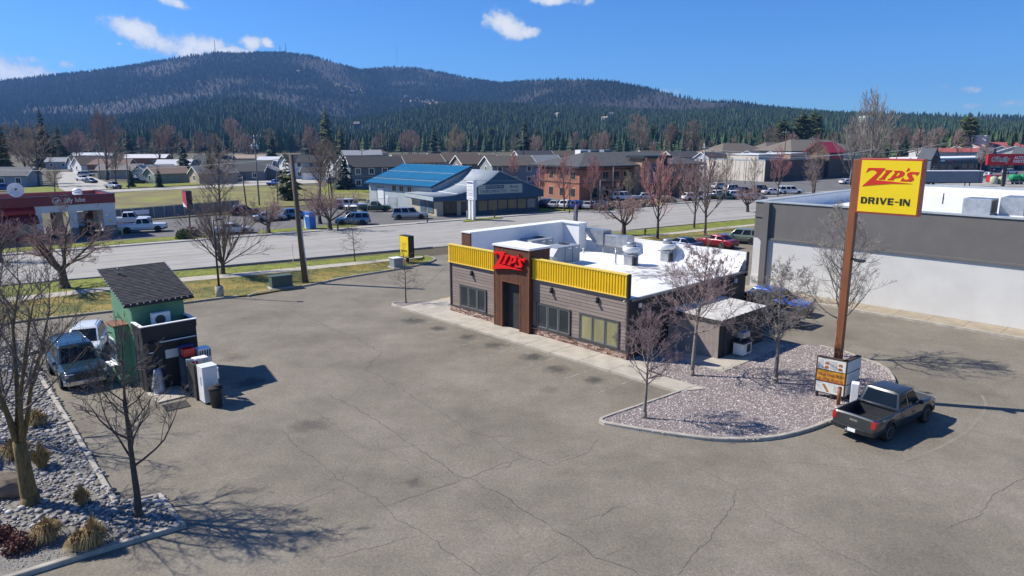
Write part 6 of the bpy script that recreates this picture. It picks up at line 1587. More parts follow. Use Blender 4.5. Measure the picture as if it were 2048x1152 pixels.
# ------------------------------------------------------------------ generic far buildings
HM = {}
def hmat(kind, c_):
    k = kind+'_%d_%d_%d' % tuple(int(v*1000) for v in c_)
    return pm(k, c_, tuple(v*.8 for v in c_), scale=1.5 if kind == 'roof' else .8, rough=.9, detail=6)
def house(px, py, W, D, h, rise, ang, wall, roof, label, ridge='x', fw=2, sw_=1, storeys=1, garage=None, ov=.45, chimney=False, name='house', cat='house', trim=True, group=None):
    o = G(px, py); t = thing(name, label, cat, o, rad(ang), group); wm, rm = hmat('wall', wall), hmat('roof', roof)
    if ridge == 'x':
        mb = MB(); mb.prism_x([(0, -.3), (D, -.3), (D, h), (D/2, h+rise-.05), (0, h)], 0, W); mb.build('wall', wm, t)
        k = rise/(D/2); e = h-ov*k
        r = [MB().slab((-ov, -ov, e+.12), (W+ov, -ov, e+.12), (W+ov, D/2, h+rise+.12), (-ov, D/2, h+rise+.12), .14), MB().slab((W+ov, D+ov, e+.12), (-ov, D+ov, e+.12), (-ov, D/2, h+rise+.12), (W+ov, D/2, h+rise+.12), .14)]
        if trim:
            for x in (-ov-.02, W+ov+.02):
                for (ya, yb) in ((-ov, D/2), (D+ov, D/2)):
                    m_ = MB(); m_.add([(x-.04, ya, e-.12), (x+.04, ya, e-.12), (x+.04, yb, h+rise-.12), (x-.04, yb, h+rise-.12), (x-.04, ya, e+.16), (x+.04, ya, e+.16), (x+.04, yb, h+rise+.16), (x-.04, yb, h+rise+.16)], [(0, 3, 2, 1), (4, 5, 6, 7), (0, 1, 5, 4), (1, 2, 6, 5), (2, 3, 7, 6), (3, 0, 4, 7)]); m_.build('gable_trim', M_('white_paint'), t)
    else:
        mb = MB(); mb.prism_y([(0, -.3), (W, -.3), (W, h), (W/2, h+rise-.05), (0, h)], 0, D); mb.build('wall', wm, t, fixn=True)
        k = rise/(W/2); e = h-ov*k
        r = [MB().slab((-ov, D+ov, e+.12), (-ov, -ov, e+.12), (W/2, -ov, h+rise+.12), (W/2, D+ov, h+rise+.12), .14), MB().slab((W+ov, -ov, e+.12), (W+ov, D+ov, e+.12), (W/2, D+ov, h+rise+.12), (W/2, -ov, h+rise+.12), .14)]
        if trim:
            for y in (-ov-.02,):
                for (xa, xb) in ((-ov, W/2), (W+ov, W/2)):
                    m_ = MB(); m_.add([(xa, y-.04, e-.12), (xa, y+.04, e-.12), (xb, y+.04, h+rise-.12), (xb, y-.04, h+rise-.12), (xa, y-.04, e+.16), (xa, y+.04, e+.16), (xb, y+.04, h+rise+.16), (xb, y-.04, h+rise+.16)], [(0, 3, 2, 1), (4, 5, 6, 7), (0, 1, 5, 4), (1, 2, 6, 5), (2, 3, 7, 6), (3, 0, 4, 7)]); m_.build('gable_trim', M_('white_paint'), t)
    for q in r: q.build('roof', rm, t)
    for s_ in range(storeys):
        z = 1.0+s_*2.8
        for k_ in range(fw):
            x = W*(k_+.5)/fw-.55
            if garage and s_ == 0 and x < garage+2.8 and x+1.1 > garage: continue
            win(t, x, 0, z, 1.1, 1.2, 'x', 'window_glass', 'white_paint')
        for k_ in range(sw_): win(t, 0, D*(k_+.5)/max(1, sw_)-.5, z, 1.0, 1.2, 'y', 'window_glass', 'white_paint')
    if garage is not None: MB().box(garage, -.06, -.02, garage+2.7 if W > 6 else W-.5, 0, 2.2).build('garage_door', M_('white_paint'), t)
    if chimney: MB().box(W*.6, D*.45, h, W*.6+.5, D*.45+.5, h+rise+.9).build('chimney', M_('brick'), t)
    return t
DK, GR, BR = (.05, .052, .055), (.115, .12, .125), (.11, .085, .068)
WHT, CRM, GRY, SAGE, TAN_ = (.70, .70, .69), (.55, .47, .37), (.16, .18, .20), (.20, .25, .20), (.36, .29, .21)
HS = [(-45, 374, 12, 8, 2.9, 2.0, 8, (.33, .37, .40), (.13, .14, .15), 'grey cottage with pale walls at the far left edge', 'x', 3, 1, 1, None),
 (290, 366, 6.5, 10, 2.8, 1.7, -38, (.25, .30, .26), (.29, .20, .14), 'sage green house with tan roof by the cone shrub', 'y', 1, 1, 1, None), (268, 360, 9, 10, 2.8, 1.8, -38, (.33, .37, .36), (.22, .24, .25), 'grey-green house behind the sage house', 'y', 2, 1, 1, None),
 (312, 345, 12, 9, 2.7, 1.9, 10, (.3, .28, .25), (.62, .63, .65), 'low house with patchy white roof', 'x', 2, 1, 1, None), (380, 366, 7, 11, 2.8, 1.9, -45, (.45, .37, .27), (.16, .16, .165), 'tan house with grey gable left of the dark conifer', 'y', 1, 1, 1, None),
 (424, 362, 15, 9, 2.8, 1.7, 6, (.18, .20, .23), DK, 'long low house with dark roof and white garage door', 'x', 3, 1, 1, 1.0), (500, 360, 8, 9, 2.8, 1.7, 8, (.13, .16, .19), (.20, .21, .22), 'slate blue house with front gable beside the tall pole', 'y', 1, 1, 1, None),
 (560, 357, 6, 9, 5.4, 2.0, -45, WHT, DK, 'tall white two-storey house left of the conifers', 'y', 1, 1, 2, None), (588, 358, 11, 8, 5.2, 2.0, 8, (.50, .54, .60), DK, 'pale blue two-storey house with dark roof', 'x', 3, 1, 2, None), (603, 360, 8, 6, 2.5, 1.2, 6, (.50, .54, .60), DK, 'low garage with wide white door', 'x', 0, 0, 1, .6),
 (652, 362, 5, 9, 5.2, 2.0, -45, WHT, BR, 'narrow white gabled house behind the bare tree', 'y', 1, 1, 2, None), (676, 366, 5.5, 9, 5.4, 2.1, -45, WHT, BR, 'white gabled house left of the grey duplex', 'y', 1, 1, 2, None),
 (704, 379, 13.5, 9, 5.5, 2.3, 24, (.15, .175, .20), DK, 'grey two-storey duplex with cream end wall', 'x', 4, 1, 2, None),
 (795, 362, 15, 9, 5.4, 2.2, 26, CRM, BR, 'brown-roofed duplex rising left behind the blue roof', 'x', 3, 1, 2, None), (868, 356, 17, 9, 5.4, 2.2, 26, CRM, BR, 'brown-roofed duplex in the middle behind the blue roof', 'x', 3, 1, 2, None), (926, 366, 12, 9, 5.4, 2.2, 26, (.20, .19, .18), BR, 'brown duplex right behind the blue roof ridge', 'x', 3, 1, 2, None),
 (985, 372, 13, 9, 5.4, 2.3, 24, (.27, .30, .30), (.125, .115, .095), 'grey-green duplex with cream end behind the office gable', 'x', 3, 1, 2, None), (1050, 368, 12, 9, 5.4, 2.3, 24, WHT, (.20, .22, .235), 'white-ended duplex left of the brick office', 'x', 2, 1, 2, None),
 (1040, 340, 16, 9, 5.2, 2.4, 24, (.5, .5, .5), (.06, .06, .07), 'dark roofed house with white gable behind the brick office', 'x', 2, 1, 2, None), (1100, 335, 18, 9, 5.0, 2.2, 24, CRM, BR, 'brown roofed house above the brick office ridge', 'x', 2, 1, 2, None),
 (1290, 334, 16, 9, 5.0, 2.2, 24, CRM, BR, 'brown roofed house behind the entrance tower', 'x', 2, 1, 2, None), (1345, 338, 15, 9, 5.0, 2.2, 24, CRM, (.07, .07, .075), 'dark roofed house behind the right wing of the brick office', 'x', 2, 1, 2, None),
 (1416, 345, 11, 8, 5.4, 2.0, 26, (.42, .48, .58), DK, 'blue-white two-storey house behind the tall street pole', 'x', 3, 1, 2, None), (1470, 341, 9, 9, 5.6, 2.2, -40, WHT, (.12, .12, .125), 'white gabled house over the left end of the beige store', 'y', 0, 1, 2, None), (1516, 341, 9, 9, 5.4, 2.2, -40, WHT, (.12, .12, .125), 'white gabled house over the corner of the beige store', 'y', 0, 1, 2, None),
 (146, 344, 9, 9, 3.0, 2.6, -40, WHT, BR, 'white house with steep gable on the residential street', 'y', 1, 1, 1, None), (136, 340, 7, 8, 3.0, 2.4, -40, (.6, .62, .64), BR, 'smaller white gable left of the steep gabled house', 'y', 1, 1, 1, None),
 (92, 338, 18, 8, 3.0, 1.6, 12, (.36, .40, .46), (.30, .31, .33), 'long pale blue house behind the street trees', 'x', 4, 1, 1, None), (142, 322, 22, 9, 3.2, 1.4, 10, (.45, .5, .55), (.62, .66, .68), 'far house with pale metal roof', 'x', 3, 0, 1, None),
 (176, 345, 14, 10, 3.0, 1.8, 12, (.36, .17, .10), (.20, .13, .10), 'orange brick house behind the street tree', 'x', 2, 1, 1, None), (246, 330, 20, 9, 3.4, 1.6, 6, (.40, .18, .11), (.66, .66, .66), 'orange house with white roof above the sage house', 'x', 2, 0, 1, None), (196, 358, 12, 9, 2.8, 1.6, 14, (.40, .38, .34), (.20, .18, .165), 'low brown roofed house beside the big bare tree', 'x', 2, 1, 1, None),
 (385, 336, 16, 10, 3.2, 2.2, 8, (.2, .22, .2), (.065, .075, .075), 'dark green roofed house with a bright roof plane', 'x', 2, 0, 1, None), (452, 330, 18, 9, 3.2, 1.6, 4, (.5, .44, .36), (.34, .26, .20), 'long tan roofed house left of the tall pole', 'x', 2, 0, 1, None), (405, 349, 12, 8, 2.8, 1.8, 10, (.2, .2, .2), DK, 'dark roofed house between the two conifers', 'x', 2, 1, 1, None), (460, 349, 14, 8, 2.8, 2.0, 8, (.5, .5, .48), (.07, .08, .08), 'dark roof with white gable behind the long low house', 'x', 2, 1, 1, None),
 (515, 335, 16, 9, 3, 1.6, 6, (.4, .4, .4), (.6, .62, .63), 'far house with white roof right of the tall pole', 'x', 2, 0, 1, None), (688, 322, 22, 10, 3.4, 2.6, 20, (.4, .38, .36), (.35, .35, .36), 'far pale roofed house above the grey duplex', 'x', 2, 0, 1, None),
 (725, 318, 14, 9, 3.6, 2.4, -30, CRM, (.12, .11, .1), 'small far gabled house behind the brown duplexes', 'y', 1, 0, 1, None)]
for h_ in HS:
    (px, py, W, D, h, rise, ang, wall, roof, lab, ridge, fw, sw_, sto, gar) = h_
    house(px, py, W, D, h, rise, ang, wall, roof, lab, ridge, fw, sw_, sto, gar)
def hiphouse(px, py, W, D, h, rise, ang, wall, roof, label, name='house', cat='house'):
    t = thing(name, label, cat, G(px, py), rad(ang)); MB().box(0, 0, -.3, W, D, h).build('wall', hmat('wall', wall), t); hip(0, 0, W, D, h+.2, rise, .7, hmat('roof', roof), 'roof', t)
    for k in range(3): win(t, W*(k+.5)/3-.8, 0, 1.2, 1.6, 1.4, 'x', 'window_glass', 'white_paint')
    return t
hiphouse(1442, 330, 34, 20, 5.2, 5.0, 26, (.4, .37, .32), (.16, .135, .105), 'wide brown hipped building above the white houses')
hiphouse(1530, 326, 40, 20, 5.0, 5.5, 26, (.4, .37, .32), (.155, .13, .105), 'second brown hipped building behind the beige store')
hiphouse(1580, 335, 46, 22, 7.0, 5.0, 26, (.5, .45, .36), (.17, .145, .115), 'large brown hipped building behind the red tower roof')
# beige store with the red roofed tower
pm('beige_panel', (.64, .58, .49), (.57, .51, .43), scale=.4, rough=.8)
pm('brown_stucco', (.13, .10, .085), (.11, .085, .07), scale=.5, rough=.9)
pm('red_metal', (.42, .018, .022), (.36, .015, .018), scale=1, rough=.45)
pm('gold_stucco', (.30, .18, .035), (.25, .15, .03), scale=1, rough=.8)
K2 = G(1528, 363.5)
bs = thing('beige_store', 'big box store with beige panel side and brown front', 'store', K2, rad(38))
MB().box(0, 0, -.05, 34, 22, 6.2).build('wall', M_('brown_stucco'), bs); MB().box(-.05, 0, -.05, 0, 22, 6.0).build('panel_wall', M_('beige_panel'), bs)
for k in range(14): MB().box(-.09, .7+k*1.55, 0, -.05, .75+k*1.55, 6.0).build('panel_joint', M_('brown_stucco'), bs)
MB().box(-.1, -.1, 6.2, 34.1, .2, 6.35).build('coping', M_('flash_pale'), bs); MB().box(-.1, .2, 6.0, .2, 22, 6.35).build('coping', M_('flash_pale'), bs)
MB().box(4, 5, 6.2, 18, 16, 7.6).build('roof_step', M_('beige_panel'), bs); MB().box(3.8, 4.8, 7.6, 18.2, 16.2, 7.8).build('coping', M_('white_plain'), bs)
MB().box(20, 4, 6.2, 29, 12, 7.8).build('roof_step', M_('brick_tan'), bs); MB().box(19.8, 3.8, 7.8, 29.2, 12.2, 8.0).build('coping', M_('white_plain'), bs)
MB().box(12, -.1, 3.9, 15, 0, 4.9).build('wall_sign', M_('red_metal'), bs); MB().box(24, -.12, 1.6, 30, 0, 4.0).build('window', M_('window_blue'), bs)
t2 = thing('restaurant_tower', 'corner tower with red metal roof and gold wall', 'restaurant', K2+Vector((math.cos(rad(38))*34.5, math.sin(rad(38))*34.5, 0)), rad(38))
MB().box(0, -1, -.05, 9, 7, 8.2).build('wall', M_('brown_stucco'), t2); MB().box(-.05, 1, 3.8, 0, 5, 8.0).build('gold_panel', M_('gold_stucco'), t2)
mb = MB(); mb.slab((-1, -1.8, 8.1), (10, -1.8, 8.1), (10, 3, 11.4), (-1, 3, 11.4), .2); mb.slab((10, 7.8, 8.1), (-1, 7.8, 8.1), (-1, 3, 11.4), (10, 3, 11.4), .2); mb.build('roof', M_('red_metal'), t2)
mb = MB(); mb.prism_x([(-1, 8.1), (7, 8.1), (3, 10.9)], .3, 8.7); mb.build('gable', M_('gold_stucco'), t2)
for k, w in enumerate((.7, .5, .6, .6, .8, .5, .5, .6, .4)): MB().box(1+k*.8, -1.12, 5.9+(.2 if k % 2 else 0), 1+k*.8+w*.9, -1.0, 7.3).build('sign_letter', M_('red_metal'), t2)
MB().box(9, 0, -.05, 30, 14, 5.4).build('low_wing', M_('brown_stucco'), t2); MB().box(11, -.1, 1.0, 20, 0, 3.2).build('window', M_('window_glass'), t2)
# strip mall, red roofed shops, tall block
pm('mall_slate', (.13, .155, .18), (.10, .125, .15), scale=.6, rough=.8)
pm('mall_dark', (.07, .08, .095), (.055, .065, .08), scale=.6, rough=.8)
pm('roof_rose', (.42, .105, .085), (.36, .09, .075), scale=.3, rough=.7)
mo = G(1858, 347)
ml = thing('strip_mall', 'slate blue strip mall with steep dark gables and shaded shopfronts', 'shops', mo, rad(28))
MB().box(0, 0, -.05, 62, 16, 5.0).build('wall', M_('mall_slate'), ml); MB().box(-.3, -1.2, 4.2, 62.3, 16, 4.9).build('canopy', M_('mall_slate'), ml); MB().box(0, .2, 5.0, 62, 16, 5.5).build('parapet', M_('white_plain'), ml)
for k in range(13): MB().box(1.5+k*4.6, -.06, .2, 4.8+k*4.6, 0, 3.2).build('shop_window', M_('window_glass'), ml)
for k, (x, c_) in enumerate(((4, 'white_plain'), (9, 'sign_pink'), (24, 'roof_blue'), (34, 'white_plain'))): MB().box(x, -1.28, 4.3, x+2.6, -1.2, 4.8).build('shop_sign', M_(c_), ml)
for x in (-4, 33, 58):
    mb = MB(); mb.prism_y([(x+1, 0), (x+6, 0), (x+6, 5.4), (x+3.5, 9.0), (x+1, 5.4)], -2, 3); g = mb.build('gable_tower', M_('mall_slate'), ml, fixn=True)
    mb = MB(); mb.slab((x+.7, 3.3, 5.0), (x+.7, -2.3, 5.0), (x+3.5, -2.3, 9.3), (x+3.5, 3.3, 9.3), .2); mb.slab((x+6.3, -2.3, 5.0), (x+6.3, 3.3, 5.0), (x+3.5, 3.3, 9.3), (x+3.5, -2.3, 9.3), .2); mb.build('gable_roof', M_('mall_dark'), g)
    mb = MB(); mb.prism_y([(x+1.8, 0), (x+5.2, 0), (x+5.2, 4.8)]+[(x+3.5+1.7*math.cos(rad(a)), 4.8+1.7*math.sin(rad(a))) for a in range(30, 180, 30)]+[(x+1.8, 4.8)], -2.1, -2.0); mb.build('arch_window', M_('window_glass'), g, fixn=True)
house(1870, 322, 46, 20, 5.0, 2.2, 14, (.55, .55, .54), (.42, .105, .085), 'long red roofed shed behind the strip mall', 'x', 3, 1, 1, None, name='shed', cat='shed')
house(1960, 319, 70, 22, 7.0, 3.5, 14, (.55, .55, .54), (.44, .10, .085), 'far long building with rose red roof at the right edge', 'x', 3, 1, 1, None, name='shed', cat='shed')
house(1972, 332, 20, 16, 5.2, 4.0, -40, (.55, .54, .50), (.20, .22, .26), 'pale gabled hall in front of the rose red roof', 'y', 1, 1, 1, None, name='hall', cat='hall')
house(1963, 326, 16, 14, 5, 4, -40, (.62, .6, .58), (.42, .1, .08), 'small white gable among the red roofs', 'y', 1, 0, 1, None, name='hall', cat='hall')
hq = G(1922, 318)
t = thing('tall_block', 'tall plain white block rising above the red roofs', 'building', hq, rad(-42)); MB().box(0, 0, -.1, 12, 12, 14.5).build('wall', M_('beige_panel'), t); MB().box(-.2, -.2, 14.5, 12.2, 12.2, 14.9).build('coping', M_('white_plain'), t)
for z in (4, 8): MB().box(5, -.05, z, 6.2, 0, z+1.2).build('window', M_('window_glass'), t)
# trailer, pole sign, tanks
tq = G(1847, 374)
t = thing('semi_trailer', 'long blue-grey box trailer parked beyond the store roof', 'trailer', tq, rad(2))
pm('trailer_blue', (.17, .205, .25), (.14, .17, .21), scale=.4, rough=.5)
MB().box(0, 0, 1.1, 15.6, 2.6, 4.15).build('box', M_('trailer_blue'), t); MB().box(-.03, -.03, 3.98, 15.63, 2.63, 4.2).build('top_rail', M_('white_plain'), t); MB().box(.0, -.04, 1.0, 15.6, 0, 1.25).build('side_rail', M_('dark_metal'), t); MB().box(14.7, -.02, 1.2, 14.9, 0, 4.0).build('corner_post', M_('dark_metal'), t)
for x in (1.4, 2.6):
    for y in (.2, 2.2): w = put('wheel', wheel_meshes()[0], t); w.location = (x, y, .52); w.scale = (.52,)*3
for y in (.4, 2.2): MB().box(12.4, y-.08, 0, 12.6, y+.08, 1.1).build('landing_leg', M_('dark_metal'), t)
oq = G(2005, 373)
t = thing('auto_parts_sign', 'red auto parts sign on a single dark pole', 'sign', oq, rad(-4))
pm('sign_green', (.0, .13, .09), (.0, .11, .075), scale=1, rough=.5)
MB().box(-.35, -.3, 0, .35, .3, 6.0).build('pole', M_('trim_dark'), t)
cb_ = MB().box(-4.9, -.45, 5.55, 4.9, .45, 8.45).build('cabinet', M_('red_metal'), t)
MB().box(-4.8, -.47, 5.65, 4.8, -.45, 8.35).build('sign_face', M_('sign_red_face') if 'sign_red_face' in MATS else pm('sign_red_face', (.56, .012, .022), None, rough=.4), cb_)
lettering("O'Reilly", M_('white_plain'), cb_, (-1.85, -.475, 7.02), FACE_Y, 1.62, bold=.10, extrude=.002, shear=.12, sx=.86)
lettering("O'Reilly", M_('sign_green'), cb_, (-1.85, -.49, 7.02), FACE_Y, 1.62, bold=.012, extrude=.006, shear=.12, sx=.86)
lettering('AUTO', M_('white_plain'), cb_, (2.95, -.48, 7.45), FACE_Y, 1.05, bold=.03, extrude=.004, sx=.92); lettering('PARTS', M_('white_plain'), cb_, (2.85, -.48, 6.50), FACE_Y, 1.05, bold=.03, extrude=.004, sx=.92)
rq = G(1993, 366)
t = thing('red_dumpster', 'bright red dumpster box with white lettering beside the sign pole', 'dumpster', rq, rad(-6)); MB().box(-1.9, 0, .2, 1.3, 2.0, 2.2).build('box', M_('red_metal'), t, bevel=.08); MB().box(-1.7, -.02, 1.2, -.2, 0, 1.6).build('lettering', M_('white_plain'), t); MB().box(-1.5, -.02, .8, -.1, 0, 1.15).build('lettering', M_('white_plain'), t)
tq = G(2040, 369)
t = thing('flatbed_trailer', 'low dark flatbed trailer carrying green tanks at the right edge', 'trailer', tq, 0)
MB().box(-2.6, 0, .75, 6.5, 2.3, .95).build('deck', M_('dark_metal'), t); MB().box(-2.6, -.03, .55, 6.5, 0, .9).build('side_rail', M_('steel_grey'), t)
for x in (-.6, .4, 4.6):
    for y in (.15, 2.1): w = put('wheel', wheel_meshes()[0], t); w.location = (x, y, .4); w.scale = (.4,)*3
for k, (dx, c_) in enumerate(((-6.6, (.42, .46, .36)), (-4.4, (.40, .45, .30)), (-.9, (.02, .32, .13)), (1.9, (.02, .30, .12)))):
    lab = ('pale tank nearest the sign pole', 'pale green tank second from the sign pole', 'bright green tank at the left end of the flatbed', 'bright green tank farther right on the flatbed')[k]
    t = thing('water_tank', lab, 'tank', (tq.x+dx, tq.y+1.1, 0 if k < 2 else .95), 0); r_ = .95
    if k < 2: MB().lathe([(r_*.9, 0), (r_, .1), (r_, 1.8), (r_*.8, 2.05), (.25, 2.15), (.25, 2.3), (0, 2.3)], 18).build('shell', hmat('tank', c_), t)
    else: MB().lathe([(0, -1.3), (.75, -1.25), (.9, -1.0), (.9, 1.0), (.75, 1.25), (0, 1.3)], 18, Matrix.Translation((0, 0, .9)) @ Matrix.Rotation(PI/2, 4, 'Y')).build('shell', hmat('tank', c_), t)
    MB().lathe([(.28, 0), (.28, .12), (0, .14)], 12, Matrix.Translation((0, 0, 2.29 if k < 2 else 1.79))).build('lid', M_('dark_metal'), t)
# ------------------------------------------------------------------ trees
pm('bark_grey', (.27, .235, .20), (.15, .13, .11), scale=5, rough=.95, stretch=(3, 3, .8), bump=.3)
pm('bark_dark', (.105, .085, .07), (.055, .045, .037), scale=5, rough=.95, stretch=(3, 3, .8), bump=.3)
pm('bark_yellow', (.21, .15, .055), (.10, .07, .035), scale=4, rough=.95, stretch=(3, 3, .8), bump=.3)
pm('bark_brown', (.13, .105, .085), (.075, .06, .05), scale=5, rough=.95, stretch=(3, 3, .8))
pm('twig_pink', (.36, .26, .25), (.22, .15, .145), scale=2, rough=.9)
pm('twig_grey', (.34, .30, .265), (.20, .175, .155), scale=2, rough=.9)
pm('twig_dark', (.20, .165, .14), (.12, .10, .085), scale=2, rough=.9)
pm('twig_red', (.55, .27, .24), (.42, .20, .18), scale=1.5, rough=.9)
pm('twig_rose', (.38, .255, .23), (.27, .18, .16), scale=1.5, rough=.9)
pm('twig_tan', (.34, .275, .19), (.23, .19, .13), scale=1.5, rough=.9)
pm('twig_brown', (.30, .225, .18), (.20, .15, .12), scale=1.5, rough=.9)
def bare_tree(seed, H, tr, trunk_h, n_limb, limb_ang, limb_len, levels=3, kids=(6, 6, 5), up=.25, wig=.16, leader=True, spread=.9, twig_r=.006, droop=0.0, limb_r=.5, kid_ang=(25, 60), kid_len=(.35, .6), sides=(8, 6, 4, 3, 3)):
    """returns (trunk and limbs, twig crown) builders; z up, base at origin"""
    r = random.Random(seed); T, K = MB(), MB()
    def vec(a, el): return Vector((math.cos(a)*math.cos(el), math.sin(a)*math.cos(el), math.sin(el)))
    def grow(p, d, length, r0, r1, lv, upw):
        n = max(2, min(7, int(length/(.45 if lv < 2 else .3))+1)) if lv < 3 else 2
        pts, rs, ds = [p.copy()], [r0], [d.copy()]
        for i in range(n):
            j = Vector((r.gauss(0, 1), r.gauss(0, 1), r.gauss(0, .7)))*wig*(1 if lv else .25)
            d = (d+j/n**.5+Vector((0, 0, upw))/n*2*(1 if lv else 0)).normalized()
            p = p+d*length/n; pts.append(p.copy()); rs.append(r0+(r1-r0)*(i+1)/n); ds.append(d.copy())
        (T if lv <= 1 else K).tube(pts, rs, sides[min(lv, 4)], cap=(lv <= 1))
        return pts, rs, ds
    def branch(p, d, length, r0, lv):
        pts, rs, ds = grow(p, d, length, r0, max(twig_r*.5, r0*(.25 if lv < levels else .3)), lv, up if lv < 3 else up*.6-droop)
        if lv >= levels: return
        k = kids[min(lv-1, len(kids)-1)] if lv >= 1 else 0
        for c_ in range(k):
            f = r.uniform(.22, 1.0) if c_ else 1.0
            i = min(len(pts)-2, int(f*(len(pts)-1))); q = pts[i].lerp(pts[i+1], f*(len(pts)-1)-i) if f < 1 else pts[-1]
            dd = ds[i]; ax_ = dd.orthogonal().normalized(); ax_.rotate(Matrix.Rotation(r.uniform(0, 2*PI), 3, dd)); nd = dd.copy(); nd.rotate(Matrix.Rotation(rad(r.uniform(*kid_ang)), 3, ax_))
            ln = length*r.uniform(*kid_len)*(1.1-.45*f)
            branch(q, nd, max(ln, .12), max(twig_r, rs[i]*r.uniform(.4, .62)), lv+1)
    # trunk
    th = H*.96 if leader else trunk_h
    pts, rs, ds = grow(Vector((0, 0, -.05)), Vector((r.gauss(0, .02), r.gauss(0, .02), 1)).normalized(), th, tr, tr*(.12 if leader else .72), 0, 0)
    T.lathe([(tr*1.45, -.05), (tr*1.12, .10), (tr*1.0, .3)], 8)
    for k in range(n_limb):
        if leader:
            f = trunk_h/th+(1-trunk_h/th)*((k+r.random()*.6)/n_limb)*.97
        else: f = 1.0-.25*r.random()*(k % 3 > 0)
        x = f*(len(pts)-1); i = min(len(pts)-2, int(x)); q = pts[i].lerp(pts[i+1], x-i)
        a = k*2.399+r.uniform(-.4, .4); el_ = rad(r.uniform(*limb_ang)); rr_ = rs[i]+(rs[i+1]-rs[i])*(x-i)
        ln = limb_len*r.uniform(.75, 1.15)*((1.05-.72*max(0, (f-trunk_h/th)/(1-trunk_h/th+1e-6))) if leader else 1)
        branch(q, vec(a, el_), ln, max(twig_r*1.6, rr_*limb_r*r.uniform(.8, 1.1)), 1)
    if leader:
        for k in range(4): branch(pts[-1-(k > 1)], (ds[-1]+Vector((r.gauss(0, .35), r.gauss(0, .35), .2))).normalized(), limb_len*.35, rs[-1], 2)
    return T, K
TREE_ME = {}
def tree_mesh(key, bark, twig, **k):
    if key not in TREE_ME:
        T, K = bare_tree(**k); a, b = T.mesh('trunk'), K.mesh('crown'); a.materials.append(M_(bark)); b.materials.append(M_(twig)); TREE_ME[key] = (a, b)
    return TREE_ME[key]
def place_tree(key, p, label, rz=0.0, scale=1.0, name='bare_tree', cat='tree', group=None, z=0.0, sz=None):
    a, b = TREE_ME[key]; t = thing(name, label, cat, (p[0], p[1], z), rz, group); t.scale = (scale, scale, sz or scale)
    put('trunk', a, t); put('crown', b, t); return t
# the four in the gravel island and the one behind the sign
tree_mesh('isl1', 'bark_grey', 'twig_pink', seed=21, H=4.6, tr=.085, trunk_h=1.5, n_limb=22, limb_ang=(5, 45), limb_len=1.9, levels=4, kids=(7, 5, 3), up=.35, wig=.22, twig_r=.008)
tree_mesh('isl2', 'bark_grey', 'twig_pink', seed=22, H=6.6, tr=.115, trunk_h=2.0, n_limb=28, limb_ang=(5, 45), limb_len=2.7, levels=4, kids=(8, 6, 3), up=.32, wig=.24, twig_r=.009)
tree_mesh('isl3', 'bark_grey', 'twig_grey', seed=23, H=5.8, tr=.11, trunk_h=1.9, n_limb=24, limb_ang=(0, 40), limb_len=2.4, levels=4, kids=(8, 6, 3), up=.2, wig=.34, twig_r=.009)
tree_mesh('isl4', 'bark_grey', 'twig_grey', seed=24, H=7.8, tr=.125, trunk_h=1.9, n_limb=26, limb_ang=(15, 55), limb_len=3.2, levels=4, kids=(8, 6, 3), up=.3, wig=.2, twig_r=.008)
place_tree('isl1', G(1289, 836, .1), 'slim bare young tree at the near corner of the gravel island', z=.1)
place_tree('isl2', G(1384, 751, .1), 'taller bare tree with pinkish twigs before the dark end wall', z=.1, rz=1.0)
place_tree('isl3', G(1551, 766, .1), 'tangled grey bare tree left of the menu board', z=.1, rz=2.0)
place_tree('isl4', G(1671, 712, .1), 'tall spreading bare tree behind the sign pole', z=.1, rz=.6)
# young trees with short side branches
tree_mesh('young', 'bark_dark', 'twig_dark', seed=31, H=4.4, tr=.06, trunk_h=1.1, n_limb=24, limb_ang=(0, 30), limb_len=1.35, levels=3, kids=(5, 3), up=.12, wig=.2, twig_r=.009)
place_tree('young', G(812, 606, .1), 'small bare tree in the planter at the end of the walk', z=.1, scale=.92)
place_tree('young', G(710, 524, .2), 'slim bare tree on the verge beside the road', z=.15, rz=1.4, scale=1.05)
tree_mesh('sparse', 'bark_dark', 'twig_dark', seed=36, H=6.0, tr=.115, trunk_h=1.7, n_limb=17, limb_ang=(8, 58), limb_len=2.1, levels=4, kids=(7, 5, 3), up=.3, wig=.22, twig_r=.008, limb_r=.55)
place_tree('sparse', G(278, 1031, .1), 'dark sparse bare tree at the corner of the cobble bed', z=.1, rz=.4)
# the big yellow-barked tree on the left
tree_mesh('bigleft', 'bark_yellow', 'twig_dark', seed=41, H=8.5, tr=.26, trunk_h=2.3, n_limb=6, limb_ang=(56, 80), limb_len=5.0, levels=4, kids=(10, 8, 6), up=.3, wig=.18, leader=False, twig_r=.007, limb_r=.5)
place_tree('bigleft', G(62, 1006, .1), 'large multi-stemmed bare tree with yellowed bark at lower left', z=.1, rz=2.2)
tree_mesh('bigleft2', 'bark_brown', 'twig_brown', seed=45, H=7.5, tr=.2, trunk_h=2.0, n_limb=6, limb_ang=(35, 70), limb_len=4.4, levels=4, kids=(8, 7, 5), up=.22, wig=.22, leader=False, twig_r=.007, limb_r=.6)
place_tree('bigleft2', G(-70, 880, .1), 'brown twiggy bare tree cut by the left edge', z=.1, rz=.2)
place_tree('bigleft2', G(-20, 730, .1), 'brown bare tree at the left edge behind the cobble bed', z=.1, rz=3.0, scale=.85)
place_tree('bigleft2', (-17.5, 10.8), 'bare tree beyond the lower edge whose shadow crosses the lot', z=.1, rz=1.1)
